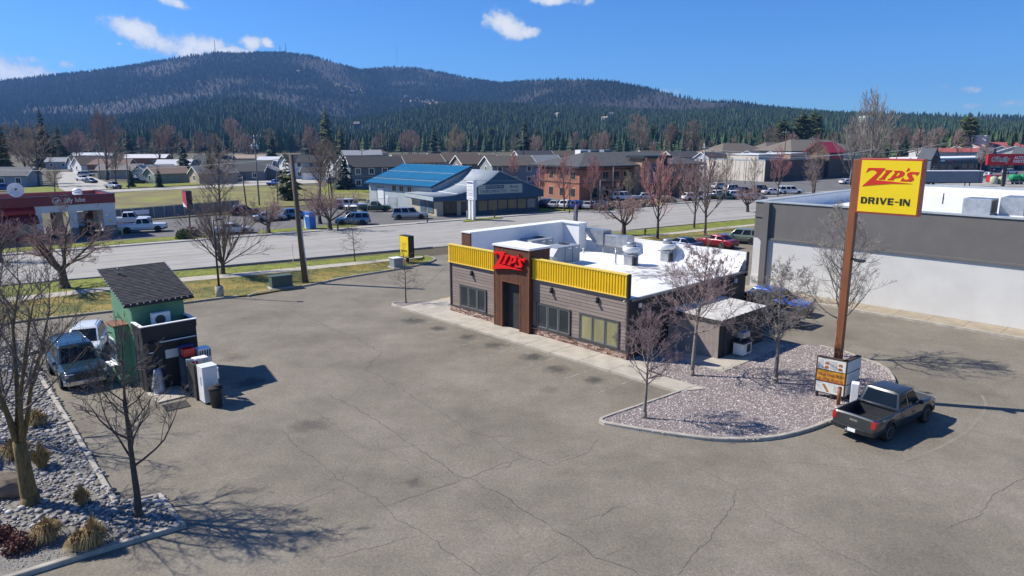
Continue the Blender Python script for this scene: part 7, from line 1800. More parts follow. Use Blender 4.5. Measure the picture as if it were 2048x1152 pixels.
# vase and crabapple trees by the road
tree_mesh('vase', 'bark_dark', 'twig_brown', seed=51, H=6.5, tr=.24, trunk_h=1.1, n_limb=16, limb_ang=(25, 80), limb_len=4.9, levels=4, kids=(9, 7, 3), up=.16, wig=.13, leader=False, twig_r=.011, limb_r=.42, kid_ang=(12, 38))
place_tree('vase', G(446, 551, .15), 'vase-shaped bare tree with many stems on the verge', z=.12)
tree_mesh('crab', 'bark_dark', 'twig_rose', seed=52, H=5, tr=.30, trunk_h=1.3, n_limb=8, limb_ang=(18, 60), limb_len=3.6, levels=4, kids=(9, 7, 6), up=.14, wig=.34, leader=False, twig_r=.010, limb_r=.55, kid_ang=(20, 60))
place_tree('crab', G(130, 577, .2), 'spreading bare crabapple in front of the oil change shop', z=.2, scale=1.25)
place_tree('crab', G(0, 525), 'bare crabapple cut by the left edge beside the shop', rz=2.2, scale=1.0)
place_tree('crab', G(537, 467), 'bare crabapple on the grass left of the utility pole', rz=1.1, scale=1.0)
place_tree('crab', G(660, 460), 'bare crabapple beside the blue box', rz=3.9, scale=1.15)
place_tree('crab', G(640, 448), 'bare crabapple behind the blue box', rz=.3, scale=1.05)
place_tree('crab', G(1247, 471), 'twisted bare crabapple behind the drive-in roof', rz=2.6, scale=1.15)
place_tree('crab', G(1495, 424), 'bare crabapple at the corner of the grey store', rz=5.0, scale=.95)
tree_mesh('maple', 'bark_brown', 'twig_red', seed=53, H=9, tr=.17, trunk_h=1.9, n_limb=22, limb_ang=(35, 70), limb_len=4.0, levels=3, kids=(8, 7), up=.35, wig=.12, twig_r=.016, kid_ang=(18, 42))
tree_mesh('maple2', 'bark_brown', 'twig_rose', seed=54, H=9, tr=.17, trunk_h=1.9, n_limb=22, limb_ang=(35, 70), limb_len=4.2, levels=3, kids=(8, 7), up=.32, wig=.14, twig_r=.016, kid_ang=(18, 45))
tree_mesh('maple3', 'bark_grey', 'twig_tan', seed=55, H=9, tr=.16, trunk_h=1.8, n_limb=20, limb_ang=(35, 72), limb_len=3.8, levels=3, kids=(8, 6), up=.35, wig=.12, twig_r=.015, kid_ang=(18, 40))
for (k_, x, y, s_, rz, lab) in (('maple', 1129, 423, .98, 0, 'pink budding maple nearest the blue gable'), ('maple', 1181, 420, .98, 2, 'pink budding maple at the corner of the brick office'), ('maple', 1080, 412, .8, 1, 'small pink budding maple at the left end of the brick office'),
                                ('maple', 1315, 478, 1.05, .7, 'red budding maple behind the drive-in roof'), ('maple2', 1388, 457, .98, 2.5, 'brown bare maple on the far verge, left of its twin'), ('maple2', 1410, 471, 1.05, 4, 'brown bare maple on the far verge, right of its twin'),
                                ('maple3', 1255, 405, .62, 1, 'small olive bare tree beside the arched entrance'), ('maple3', 1452, 400, 1.0, 2, 'pale bare tree before the beige wall'), ('maple3', 1507, 388, .85, 3, 'slim pale bare tree right of the beige panels'), ('maple', 1555, 393, 1.1, 3.3, 'red budding maple before the brown store front'),
                                ('maple2', 1628, 388, 1.35, 1.9, 'broad dark bare tree before the red tower'), ('maple', 1290, 405, .85, 5, 'red shrubby maple left of the white car'), ('maple', 1025, 372, .95, 2.9, 'pink budding tree behind the office gable'), ('maple2', 1360, 398, .9, .2, 'bare tree beside the right wing of the brick office')):
    place_tree(k_, G(x, y), lab, rz=rz, scale=s_)
tree_mesh('tallgrey', 'bark_grey', 'twig_grey', seed=56, H=17, tr=.32, trunk_h=2.5, n_limb=26, limb_ang=(45, 76), limb_len=8.5, levels=3, kids=(9, 8), up=.35, wig=.13, twig_r=.026, kid_ang=(15, 40))
place_tree('tallgrey', G(1735, 384), 'tall silvery bare tree behind the yellow drive-in sign', scale=1.22, rz=.5)
place_tree('tallgrey', G(1700, 372), 'tall bare tree left of the silvery one', scale=1.0, rz=2.5)
tree_mesh('fuzz', 'bark_brown', 'twig_rose', seed=57, H=11, tr=.25, trunk_h=2.0, n_limb=18, limb_ang=(25, 70), limb_len=5.2, levels=3, kids=(9, 8), up=.25, wig=.22, twig_r=.028, kid_ang=(20, 55), sides=(6, 4, 3, 3, 3))
tree_mesh('fuzz2', 'bark_brown', 'twig_brown', seed=58, H=11, tr=.25, trunk_h=2.0, n_limb=18, limb_ang=(25, 70), limb_len=5.4, levels=3, kids=(9, 8), up=.2, wig=.24, twig_r=.028, kid_ang=(20, 55), sides=(6, 4, 3, 3, 3))
tree_mesh('fuzz3', 'bark_grey', 'twig_tan', seed=59, H=12, tr=.25, trunk_h=2.2, n_limb=18, limb_ang=(30, 72), limb_len=5.4, levels=3, kids=(9, 8), up=.3, wig=.18, twig_r=.028, kid_ang=(18, 48), sides=(6, 4, 3, 3, 3))
for (k_, x, y, s_, lab) in (('fuzz', 215, 360, 1.75, 'big rose-brown bare tree beside the residential street'), ('fuzz2', 78, 372, 1.35, 'bare street tree left of the grey cottage lawn'), ('fuzz2', 58, 366, 1.4, 'brown bare tree beside the grey cottage'), ('fuzz2', 110, 384, .55, 'small bare shrub tree at the street corner'), ('fuzz2', 232, 366, .9, 'brown bare tree at the left of the sage house'),
                            ('fuzz2', 640, 400, 1.0, 'bushy brown bare tree behind the utility pole'), ('fuzz2', 665, 398, .85, 'low bushy bare tree in front of the garage'), ('fuzz2', 440, 430, .9, 'rounded bare shrub behind the vase-shaped tree'), ('fuzz3', 660, 362, 1.0, 'pale bare tree before the white gabled houses'), ('fuzz2', 1625, 392, .6, 'low dark shrub under the broad bare tree'),
                            ('fuzz', 345, 336, 1.6, 'wide brown bare tree above the white roofed house'), ('fuzz2', 320, 336, 1.5, 'brown bare tree behind the orange house'), ('fuzz', 468, 322, 2.1, 'tall rose bare tree left of the tall pole'), ('fuzz', 620, 318, 1.8, 'rose bare tree behind the dark conifer'), ('fuzz3', 915, 330, 1.5, 'yellowish bare tree above the brown duplexes'), ('fuzz3', 900, 326, 1.2, 'pale bare tree right of the dark conifer'),
                            ('fuzz2', 1280, 318, 2.4, 'broad bare tree above the brick office roof'), ('fuzz2', 1385, 326, 1.9, 'brown bare tree left of the white houses'), ('fuzz', 1340, 322, 1.8, 'rose bare tree above the entrance tower'), ('fuzz', 1830, 330, 1.5, 'rose bare tree right of the drive-in sign'), ('fuzz', 1870, 326, 1.6, 'rose-brown bare tree left of the white block'), ('fuzz2', 1960, 345, .9, 'dark bare tree left of the auto parts sign'), ('fuzz', 1580, 330, 1.3, 'rose bare tree over the beige store'), ('fuzz2', 1195, 318, 1.5, 'bare tree above the left part of the brick roof')):
    place_tree(k_, G(x, y), lab, rz=R.uniform(0, 6), scale=s_)
# a belt of leafless trees between the houses and the woods
MARKS = [(20, 'grey cottage'), (95, 'long pale blue house'), (150, 'white gables on the residential street'), (215, 'orange brick house'), (262, 'white roof of the orange house'), (335, 'patchy white roof'), (400, 'dark green roof'), (470, 'tan roofed house'), (530, 'tall crossarm pole'), (590, 'white two-storey house'), (660, 'white gabled houses'), (745, 'grey duplex'), (830, 'blue metal roof'), (905, 'ridge of the blue roof'), (985, 'grey-green duplex'), (1060, 'left end of the brick office'), (1140, 'brick office ridge'), (1215, 'brick office roof units'), (1300, 'arched entrance tower'), (1380, 'right wing of the brick office'), (1440, 'blue-white house'), (1480, 'white gabled house'), (1530, 'corner of the beige store'), (1600, 'beige store roof'), (1665, 'red tower roof'), (1740, 'yellow drive-in sign'), (1850, 'trailer'), (1920, 'white block'), (1990, 'auto parts sign'), (2050, 'rose red roof')]
ORD = ('leftmost', 'second', 'third', 'fourth', 'fifth', 'sixth', 'seventh', 'eighth', 'ninth', 'tenth')
def name_row(rows, what, nm, group):
    """rows of (px, py, mesh key, scale, turn); each is named by the landmark below it and its order from the left there"""
    near = {}
    for r_ in rows: near.setdefault(min(MARKS, key=lambda m_: abs(m_[0]-r_[0])), []).append(r_)
    for m_, lst in near.items():
        for k, (x, y, key, s_, rz) in enumerate(sorted(lst)):
            lab = '%s in the belt behind the %s' % (what, m_[1]) if len(lst) == 1 else '%s from the left behind the %s' % ((ORD[k]+' '+what) if k else 'first '+what, m_[1])
            place_tree(key, G(x, y), lab, rz=rz, scale=s_, name=nm, group=group)
R2 = random.Random(77); rows = []
for i in range(92):
    x = R2.uniform(-30, 2080); y = R2.uniform(303, 317) if R2.random() < .65 else R2.uniform(317, 330)
    if 560 < x < 1050 and y > 315: y = R2.uniform(303, 313)
    rows.append((x, y, R2.choice(('fuzz', 'fuzz', 'fuzz2', 'fuzz3')), R2.uniform(.9, 1.7), R2.uniform(0, 6.28)))
name_row(rows, 'leafless tree', 'bare_tree', 'leafless trees between the roofs and the woods')

# ------------------------------------------------------------------ conifers
pm('needle_dark', (.034, .060, .034), (.017, .034, .021), scale=1.2, rough=.9, rnd=.25)
pm('needle_green', (.085, .118, .040), (.048, .070, .026), scale=.8, rough=.9, rnd=.25)
pm('needle_olive', (.085, .095, .03), (.045, .055, .018), scale=.8, rough=.9, rnd=.2)
pm('needle_blue', (.05, .075, .065), (.028, .044, .038), scale=.8, rough=.9, rnd=.2)
def conifer(seed, H, rad_, base, layers, per, mat, key, ragged=.25, droop=.25, pine=False):
    r = random.Random(seed); T, K = MB(), MB()
    T.tube([(0, 0, -.1), (0, 0, H*.5), (0, 0, H*.97)], [H*.018, H*.011, H*.002], 6)
    for i in range(layers):
        f = i/(layers-1); z = base+(H-base)*f
        rr_ = rad_*((1-f)**.8 if not pine else math.sqrt(max(.02, 1-(f*1.02-.28)**2/.56)))*(1+r.uniform(-ragged, ragged))+.15
        n = max(4, int(per*(.35+.65*rr_/rad_)))
        for k in range(n):
            a = 2*PI*(k+r.random()*.8)/n+i*.7; ln = rr_*r.uniform(.7, 1.12); w = ln*.28+.12; dz = -droop*ln*r.uniform(.6, 1.4)+(.18*ln if pine else 0)
            d = Vector((math.cos(a), math.sin(a), 0)); s_ = Vector((-math.sin(a), math.cos(a), 0)); z0 = z+r.uniform(-.3, .3)*(H/layers)
            c0 = Vector((0, 0, z0)); tip = c0+d*ln+Vector((0, 0, dz)); mid = c0+d*ln*.55+Vector((0, 0, dz*.35))
            th = Vector((0, 0, w*.55))
            K.add([c0+d*.1*ln, mid+s_*w, mid-s_*w, tip, mid+th, mid-th*.6], [(0, 2, 4), (0, 4, 1), (1, 4, 3), (4, 2, 3), (0, 1, 5), (0, 5, 2), (1, 3, 5), (5, 3, 2)])
            for q in range(3):
                m = c0.lerp(tip, r.uniform(.35, .95)); a2 = a+r.choice((-1, 1))*r.uniform(.5, 1.1); l2 = ln*r.uniform(.2, .35); d2 = Vector((math.cos(a2), math.sin(a2), r.uniform(-.4, .15)))*l2; s2 = Vector((-math.sin(a2), math.cos(a2), 0))*l2*.3
                K.add([m, m+d2*.5+s2, m+d2, m+d2*.5-s2, m+d2*.5+Vector((0, 0, l2*.25))], [(0, 1, 4), (1, 2, 4), (2, 3, 4), (3, 0, 4)])
    a, b = T.mesh('trunk'), K.mesh('crown'); a.materials.append(M_('bark_brown')); b.materials.append(M_(mat)); TREE_ME[key] = (a, b)
conifer(1, 16, 3.4, .8, 22, 15, 'needle_dark', 'spruce'); conifer(2, 20, 4.2, 2.5, 22, 15, 'needle_olive', 'fir', ragged=.3); conifer(3, 11, 2.6, .5, 18, 13, 'needle_dark', 'spruce2'); conifer(4, 10, 2.9, .5, 16, 14, 'needle_blue', 'bluespruce')
conifer(5, 18, 3.6, 5.0, 16, 13, 'needle_green', 'pine', ragged=.35, droop=-.05, pine=True); conifer(6, 5, 1.1, .2, 14, 11, 'needle_dark', 'cone'); conifer(7, 9, 2.4, .6, 14, 12, 'needle_olive', 'scruff', ragged=.5)
for (k_, x, y, s_, lab) in (('spruce', 617, 312, 1.62, 'dark spruce left of the taller olive fir'), ('fir', 655, 316, 1.75, 'tall olive fir behind the white houses'), ('fir', 684, 314, 1.2, 'shorter olive fir right of the tall one'), ('spruce', 1049, 322, 1.65, 'tall dark conifer behind the tall utility pole'), ('fir', 12, 362, .95, 'dark conifer at the left edge above the grey cottage'), ('spruce', 92, 335, 1.6, 'tall dark spruce near the left street trees'), ('scruff', 122, 334, 2.1, 'olive conifer right of the tall dark spruce'),
                            ('spruce2', 424, 366, .92, 'dark spruce in front of the long low house'), ('spruce2', 368, 345, 1.2, 'dark spruce above the tan house'), ('spruce2', 435, 335, 1.3, 'dark spruce left of the tan roofed house'), ('bluespruce', 688, 379, .92, 'blue spruce beside the grey duplex'), ('scruff', 576, 400, 1.1, 'scruffy green conifer left of the utility pole'), ('cone', 319, 375, 1.05, 'clipped cone shrub on the lawn by the sage house'), ('cone', 263, 374, 1.05, 'clipped cone shrub left of the sage house'),
                            ('spruce', 260, 318, 1.3, 'dark conifer behind the orange house'), ('spruce', 506, 318, 1.2, 'dark conifer behind the tall crossarm pole'), ('spruce2', 545, 322, 1.7, 'dark rounded conifer pair left of the dark spruce'), ('spruce', 868, 318, 1.35, 'dark conifer behind the brown duplex roofs'), ('pine', 1560, 318, 1.4, 'dark pine above the brown hipped roofs'), ('pine', 1600, 318, 1.6, 'green pine left of the red tower'), ('pine', 1623, 314, 1.75, 'tall green pine behind the red tower'), ('spruce', 1500, 314, 1.1, 'dark conifer above the white gabled houses'), ('pine', 1930, 318, 1.55, 'tall pine behind the white block'), ('scruff', 1590, 342, .7, 'low green conifer beside the hipped roofs')):
    p = G(x, y); place_tree(k_, p, lab, rz=R.uniform(0, 6), scale=s_, name='conifer')
# shrubs
pm('hedge_green', (.06, .115, .02), (.03, .06, .012), scale=3, rough=.9)
def shrub(p, r_, h, mat, label, n=500, seed=0, name='shrub', z=0.0, leaf=.09):
    r = random.Random(seed); t = thing(name, label, 'shrub', (p[0], p[1], z), 0); K, S = MB(), MB()
    for k in range(n):
        a, c_ = r.uniform(0, 2*PI), r.random()**.4; el_ = math.asin(r.uniform(0, 1)); q = Vector((math.cos(a)*math.cos(el_)*r_*c_, math.sin(a)*math.cos(el_)*r_*c_, max(.03, math.sin(el_)*h*c_)))
        u = Vector((r.gauss(0, 1), r.gauss(0, 1), r.gauss(0, 1))).normalized()*leaf; v_ = u.orthogonal().normalized()*leaf*.6
        K.add([q-u, q+v_, q+u, q-v_], [(0, 1, 2, 3)])
    for k in range(5): S.tube([(0, 0, 0), (r.uniform(-.5, .5)*r_, r.uniform(-.5, .5)*r_, h*.6)], [.03, .01], 4)
    S.build('stem', M_('bark_dark'), t); K.build('foliage', mat, t); return t
shrub(G(368, 478), 1.0, 1.3, M_('hedge_green'), 'clipped bright green shrub at the shop entrance', 900, 1, leaf=.12)
shrub(G(385, 474), 1.1, 1.4, M_('twig_brown'), 'brown twiggy shrub beside the green shrub', 700, 2, leaf=.12)
shrub(G(42, 1098, .1), .5, .55, pm('shrub_red', (.17, .06, .045), (.10, .04, .03), scale=6, rough=.9), 'low rusty red shrub in the cobble bed', 700, 3, z=.1, leaf=.05)
shrub(G(4, 1080, .1), .45, .5, M_('shrub_red'), 'second rusty red shrub at the left edge of the bed', 600, 4, z=.1, leaf=.05)
for k, (x, y) in enumerate(((1330, 404), (1290, 412), (1260, 414), (1230, 416))): shrub(G(x, y), 2.4, 1.3, M_('twig_tan' if k == 0 else 'twig_brown'), ('tan ornamental shrubs by the far kerb', 'brown low shrub before the white sedan', 'brown low shrub before the white long SUV', 'brown low shrub left of the white long SUV')[k], 600, 20+k, leaf=.22)
# ornamental grass clumps
pm('straw', (.40, .29, .13), (.24, .165, .07), scale=3, rough=.9)
def grass_clump(p, h, r_, label, seed, tied=False):
    r = random.Random(seed); t = thing('grass_clump', label, 'ornamental grass', (p[0], p[1], .1), 0, 'straw-coloured grass clumps in the cobble bed'); mb = MB()
    for k in range(420):
        a = r.uniform(0, 2*PI); b = r.random()**.6; ln = h*r.uniform(.7, 1.1); w = .012
        p0 = Vector((math.cos(a)*r_*.25*b, math.sin(a)*r_*.25*b, 0)); p1 = p0+Vector((math.cos(a)*r_*.45*b, math.sin(a)*r_*.45*b, ln*(.8-.35*b))); p2 = p1+Vector((math.cos(a)*r_*(.35 if not tied else -.1)*b, math.sin(a)*r_*(.35 if not tied else -.1)*b, ln*(.3-.65*b)))
        s_ = Vector((-math.sin(a), math.cos(a), 0))*w
        mb.add([p0-s_, p0+s_, p1+s_, p1-s_, p2], [(0, 1, 2, 3), (3, 2, 4)])
    mb.build('blades', M_('straw'), t); return t
for k, (x, y, h, r_, lab) in enumerate(((97, 1080, .95, .62, 'pale drooping grass clump in the middle of the bed'), (190, 1092, 1.1, .6, 'double grass clump nearest the corner kerb'), (165, 1008, .8, .4, 'small upright grass clump beside the corner tree'), (85, 935, 1.15, .5, 'tall upright grass clump behind the big tree trunk'), (30, 915, 1.0, .8, 'wide grass clump left of the big tree trunk'), (75, 852, .9, .6, 'grass clump farther up the bed'), (160, 1100, .8, .5, 'low grass clump leaning on the double clump'))):
    grass_clump(G(x, y, .1), h, r_, lab, 60+k, tied=k in (2, 3))
bm = bmesh.new(); bmesh.ops.create_icosphere(bm, subdivisions=3, radius=1)
for v in bm.verts: v.co *= 1+.3*mnoise.noise(v.co*.9+Vector((3, 1, 7)))+.08*mnoise.noise(v.co*3.0)
me = bpy.data.meshes.new('boulder'); bm.to_mesh(me); bm.free(); me.materials.append(pm('boulder_rock', (.22, .17, .12), (.12, .095, .07), scale=2, rough=.95, bump=.5)); o = put('boulder', me); bp = G(20, 985, .1); o.location = (bp.x, bp.y, .25); o.scale = (.9, .55, .5); tag(o, 'tan boulder beside the big tree trunk', 'boulder')
# ------------------------------------------------------------------ poles, wires, street furniture
def pole(px, py, toppx, toppy, label, r_=.15, arms=((-.5, 1.2),), mat='wood_pole', rz=.6, boxes=0, name='utility_pole', lean=True):
    b = G(px, py); top = DZ(toppx, toppy, b.y); h = top.z; lx = (top.x-b.x) if lean else 0
    t = thing(name, label, 'pole', b, 0); MB().tube([(0, 0, -.1), (lx*.5, 0, h*.5), (lx, 0, h)], [r_, r_*.85, r_*.65], 10).build('pole', M_(mat), t)
    for (dz, w) in arms:
        M = Matrix.Translation((lx, 0, h+dz)) @ Matrix.Rotation(rz, 4, 'Z'); m_ = MB(); m_.box(-w, -.07, -.07, w, .07, .07, M); a = m_.build('crossarm', M_('white_paint' if mat == 'wood_pole' and w > .9 else mat), t)
        for q in (-.9, -.35, .35, .9): MB().lathe([(.05, 0), (.07, .08), (.04, .2), (0, .22)], 8, M @ Matrix.Translation((q*w, 0, .07))).build('insulator', M_('galvanised'), a)
    for k in range(boxes): MB().lathe([(.22, 0), (.26, .05), (.26, .75), (.2, .85), (0, .87)], 12, Matrix.Translation((lx*.9+(.45 if k else -.45), 0, h-2.6))).build('transformer', M_('galvanised'), t)
    return Vector((b.x+lx, b.y, h))
p1 = pole(611, 566, 582, 309, 'thick leaning wooden utility pole beside the green cabinet', .27, ())
t = thing('conduit_riser', 'pale steel conduit strapped beside the wooden utility pole', 'conduit', G(617, 566), 0); q = DZ(594, 396, G(617, 566).y)-G(617, 566); MB().tube([(0, 0, 0), (q.x, 0, q.z)], .07, 8).build('conduit', M_('galvanised'), t); MB().tube([(.06, -.1, 0), (q.x+.06, -.1, q.z*.93)], .04, 8).build('conduit', M_('white_paint'), t)
pA = pole(519, 411, 508, 270, 'tall grey pole with two crossarms over the field', .16, ((-.3, 1.3), (-1.6, 1.0)), 'steel_grey', boxes=2)
pB = pole(493, 412, 485, 352, 'short dark pole left of the tall crossarm pole', .14, (), 'dark_metal')
pC = pole(1048, 352, 1046, 262, 'tall dark pole with crossarm before the tall conifer', .2, ((-1.5, 1.6),), 'dark_metal')
pD = pole(1410, 414, 1409, 286, 'tall wooden pole at the end of the brick office', .2, ((-1.0, 1.2),), 'steel_grey')
pE = pole(556, 407, 553, 338, 'thin pole behind the scruffy conifer', .1, (), 'wood_pole'); pF = pole(659, 402, 655, 341, 'thin wooden pole before the garage', .1, ((-.3, .8),), 'wood_pole')
pole(201, 360, 196, 314, 'dark pole beside the big rose-brown tree', .14, (), 'dark_metal'); pole(258, 377, 252, 308, 'dark pole at the corner of the side street', .16, (), 'dark_metal')
for (x, y, tx, ty, lab) in ((992, 345, 991, 300, 'crossarm pole above the grey-green duplex'), (888, 345, 888, 304, 'crossarm pole above the blue roof ridge'), (877, 330, 875, 289, 'thin far pole behind the brown duplexes'), (1310, 335, 1309, 280, 'far crossarm pole above the brick office'), (1566, 345, 1566, 258, 'far tall pole above the beige store'), (1620, 335, 1620, 272, 'far crossarm pole beside the red tower'), (1790, 345, 1788, 282, 'far crossarm pole right of the drive-in sign'), (1938, 330, 1938, 272, 'far pole beside the white block'), (2036, 325, 2034, 262, 'far pole at the right edge'), (1850, 330, 1849, 262, 'far crossarm pole before the rose trees'), (725, 335, 723, 296, 'far thin pole above the grey duplex')):
    pole(x, y, tx, ty, lab, .2, ((-1.2, 1.6),), 'dark_metal' if x > 1900 or x < 800 else 'wood_pole', lean=False)
def wire(a, b, sag, label, r_=.018, mat='steel_grey'):
    a, b = Vector(a), Vector(b); pts = [a.lerp(b, k/14)-Vector((0, 0, sag*4*(k/14)*(1-k/14))) for k in range(15)]
    o = MB().tube(pts, r_, 4).build('power_line', M_(mat)); tag(o, label, 'power line'); return o
wire(DZ(-60, 338, 66), p1-Vector((0, 0, .3)), .5, 'upper power line from the left edge to the utility pole')
wire(DZ(-60, 320, 120), pA-Vector((0, 0, .4)), .8, 'power line from the left edge to the tall crossarm pole')
wire(p1-Vector((0, 0, .2)), pC-Vector((0, 0, 1.5)), 1.5, 'power line from the leaning pole to the dark crossarm pole')
wire(p1-Vector((0, 0, 1.4)), pD-Vector((0, 0, 4)), 1.6, 'lower power line from the leaning pole towards the brick office')
wire(pD-Vector((0, 0, 1)), DZ(1900, 284, 190), 2.2, 'power line from the brick office pole to the right', .03, 'white_paint'); wire(pD-Vector((0, 0, 1.3)), DZ(1760, 296, 150), 1.6, 'second power line from the brick office pole to the right', .03, 'white_paint')
wire(DZ(-60, 385, 100), DZ(500, 358, 118), 1.0, 'low service line crossing above the oil change shop')
def street_lamp(px, py, tpx, tpy, label, arm=1.2, mat='steel_grey', base=0.0, rz=0.0, name='street_lamp', double=False):
    b = G(px, py); h = DZ(tpx, tpy, b.y).z; t = thing(name, label, 'street lamp', b, rz); z0 = 0
    if base: MB().tube([(0, 0, -.1), (0, 0, base)], .3, 14).build('footing', M_('concrete'), t); z0 = base
    MB().tube([(0, 0, z0), (0, 0, h)], [.09, .06], 10).build('pole', M_(mat), t); MB().box(-.16, -.16, z0, .16, .16, z0+.05).build('base_plate', M_(mat), t)
    for s_ in ((1, -1) if double else (1,)):
        MB().tube([(0, 0, h-.08), (s_*arm*.5, 0, h)], .04, 6).build('arm', M_(mat), t); MB().box(min(s_*arm*.4, s_*arm), -.16, h-.03, max(s_*arm*.4, s_*arm), .16, h+.09).build('lamp_head', M_(mat), t, bevel=.02)
street_lamp(440, 595, 426, 439, 'dark parking lot lamp on a concrete footing by the swale', .7, 'dark_metal', .9)
street_lamp(1199, 425, 1199, 360, 'grey street lamp by the far kerb before the brick office', .9); street_lamp(1139, 426, 1138, 333, 'thin dark lamp pole before the first pink maple', .2, 'dark_metal'); street_lamp(1225, 402, 1224, 327, 'double headed lamp before the brick office', .8, double=True)
street_lamp(1511, 403, 1512, 344, 'grey street lamp before the beige store', .9); street_lamp(1424, 375, 1423, 326, 'thin lamp pole before the beige wall', .8); street_lamp(1490, 368, 1490, 316, 'dark thin lamp pole at the beige panel joints', .2, 'dark_metal')
# transformer cabinets, hydrant, box, markers
pm('cabinet_green', (.065, .105, .09), (.05, .085, .072), scale=2, rough=.6)
b = G(563, 577)
t = thing('utility_cabinet', 'long grey-green utility cabinet on the kerb by the utility pole', 'utility box', (b.x, b.y, .12), rad(36)); MB().box(-.85, -.35, .06, .85, .45, .95).build('cabinet', M_('cabinet_green'), t, bevel=.03); MB().box(-.9, -.4, .95, .9, .5, 1.02).build('lid', M_('cabinet_green'), t, bevel=.02); MB().box(-1.0, -.5, -.1, 1.0, .6, .06).build('pad', M_('concrete'), t)
b = G(793, 536)
t = thing('transformer_box', 'small grey transformer box beside the yellow road sign', 'utility box', (b.x, b.y, .12), rad(40)); MB().box(-.5, -.45, .05, .5, .45, .85).build('cabinet', M_('unit_grey'), t, bevel=.03); MB().box(-.55, -.5, .85, .55, .5, .92).build('lid', M_('white_paint'), t, bevel=.02); MB().box(-.65, -.6, -.05, .65, .6, .05).build('pad', M_('concrete'), t)
b = G(815, 527)
t = thing('road_sign', 'yellow upright drive-in sign by the road verge', 'sign', (b.x, b.y, .1), rad(-48)); MB().box(-.12, -.12, 0, .12, .12, .8).build('post', M_('black_metal'), t); cbn = MB().box(-.78, -.32, .55, .78, .32, 2.72).build('cabinet', M_('black_metal'), t); MB().box(-.72, -.34, .62, .72, -.32, 2.65).build('face', M_('sign_yellow'), cbn)
pm('faded_print', (.75, .42, .05), (.68, .36, .04), scale=3, rough=.5)
logo(cbn, M_('faded_print'), (-.5, -.342, 1.65), 1.0, .42, .006); lettering('DRIVE-IN', M_('sign_black'), cbn, (0, -.345, 1.2), FACE_Y, .26, bold=.006, extrude=.003)
b = G(1290, 470)
t = thing('fire_hydrant', 'fire hydrant on the grass verge behind the drive-in', 'hydrant', b, 0); MB().lathe([(.16, 0), (.16, .06), (.11, .08), (.11, .55), (.16, .57), (.15, .65), (.08, .78), (0, .8)], 12).build('barrel', hmat('hydrant', (.32, .30, .10)), t); MB().tube([(-.22, 0, .45), (.22, 0, .45)], .06, 8).build('outlet', hmat('hydrant', (.32, .30, .10)), t)
pm('box_blue', (.02, .16, .55), (.016, .13, .46), scale=1, rough=.5)
b = G(621, 458)
t = thing('ice_box', 'bright blue free-standing vending box on the grass', 'vending box', b, rad(-40)); MB().box(-.65, -.5, .08, .65, .5, 2.35).build('cabinet', M_('box_blue'), t, bevel=.04); MB().add([(-.66, -.505, .1), (-.2, -.505, .1), (-.55, -.505, 1.6), (-.66, -.505, 1.8)], [(0, 1, 2, 3)]).build('graphic', M_('white_paint'), t); MB().box(-.3, -.515, 1.75, .5, -.5, 1.95).build('lettering', M_('white_paint'), t); MB().box(-.6, -.45, 0, .6, .45, .08).build('plinth', M_('dark_metal'), t)
b = G(588, 543)
t = thing('marker_post', 'thin yellow utility marker left of the utility pole', 'marker', b, 0); MB().tube([(0, 0, 0), (0, 0, 1.5)], .04, 6).build('stake', M_('yellow_cap'), t); MB().tube([(0, 0, 1.5), (0, 0, 3.0)], .015, 4).build('rod', M_('galvanised'), t)
b = G(1147, 452)
t = thing('feather_flag', 'narrow grey feather flag by the road behind the drive-in', 'flag', b, rad(-30)); MB().tube([(0, 0, 0), (0, 0, 3.3), (.3, 0, 3.6), (.55, 0, 3.4)], .025, 6).build('pole', M_('dark_metal'), t)
mb = MB(); n = 10
for i in range(n+1):
    z = .5+3.0*i/n; w = .62 if i < 8 else .62-.14*(i-7); mb.v += [Vector((.03, .04*math.sin(i), z)), Vector((.03+w, .05*math.cos(i*1.3), z))]
    if i: mb.f.append((2*i-2, 2*i-1, 2*i+1, 2*i)); mb.sm.append(True)
o = mb.build('banner', hmat('flag', (.16, .15, .20)), t); sd_ = o.modifiers.new('thick', 'SOLIDIFY'); sd_.thickness = .01
for (x, y, h, lab, c_) in ((855, 445, .95, 'short dark post at the chiropractic driveway', 'dark_metal'), (676, 462, 1.0, 'short wooden post by the crabapple', 'wood_pole'), (934, 441, 1.3, 'white mailbox post beside the pylon sign', 'white_paint'), (989, 436, 1.2, 'thin wooden post before the blue front windows', 'wood_pole')):
    t = thing('marker_post', lab, 'post', G(x, y), 0); MB().box(-.09, -.09, 0, .09, .09, h).build('post', M_(c_), t); MB().box(-.12, -.12, h, .12, .12, h+.12).build('cap', M_(c_), t)
t = thing('dumpster', 'small green dumpster before the white van', 'dumpster', G(702, 428), rad(20)); MB().box(-.9, -.6, .1, .9, .6, 1.3).build('bin', M_('cabinet_green'), t); MB().add([(-.95, -.65, 1.3), (.95, -.65, 1.3), (.95, .65, 1.45), (-.95, .65, 1.45)], [(0, 1, 2, 3)]).build('lid', M_('white_paint'), t)
for k, (x, y) in enumerate(((727, 532.5), (744, 531))):
    t = thing('ground_vault', 'flat pale utility vault lid set in the verge, %s of two' % ('left' if k == 0 else 'right'), 'utility lid', G(x, y, .1), rad(35)); MB().box(-.42, -.22, 0, .42, .22, .10).build('lid', M_('concrete'), t); MB().box(-.46, -.26, -.05, .46, .26, .02).build('frame', M_('kerb_concrete'), t)
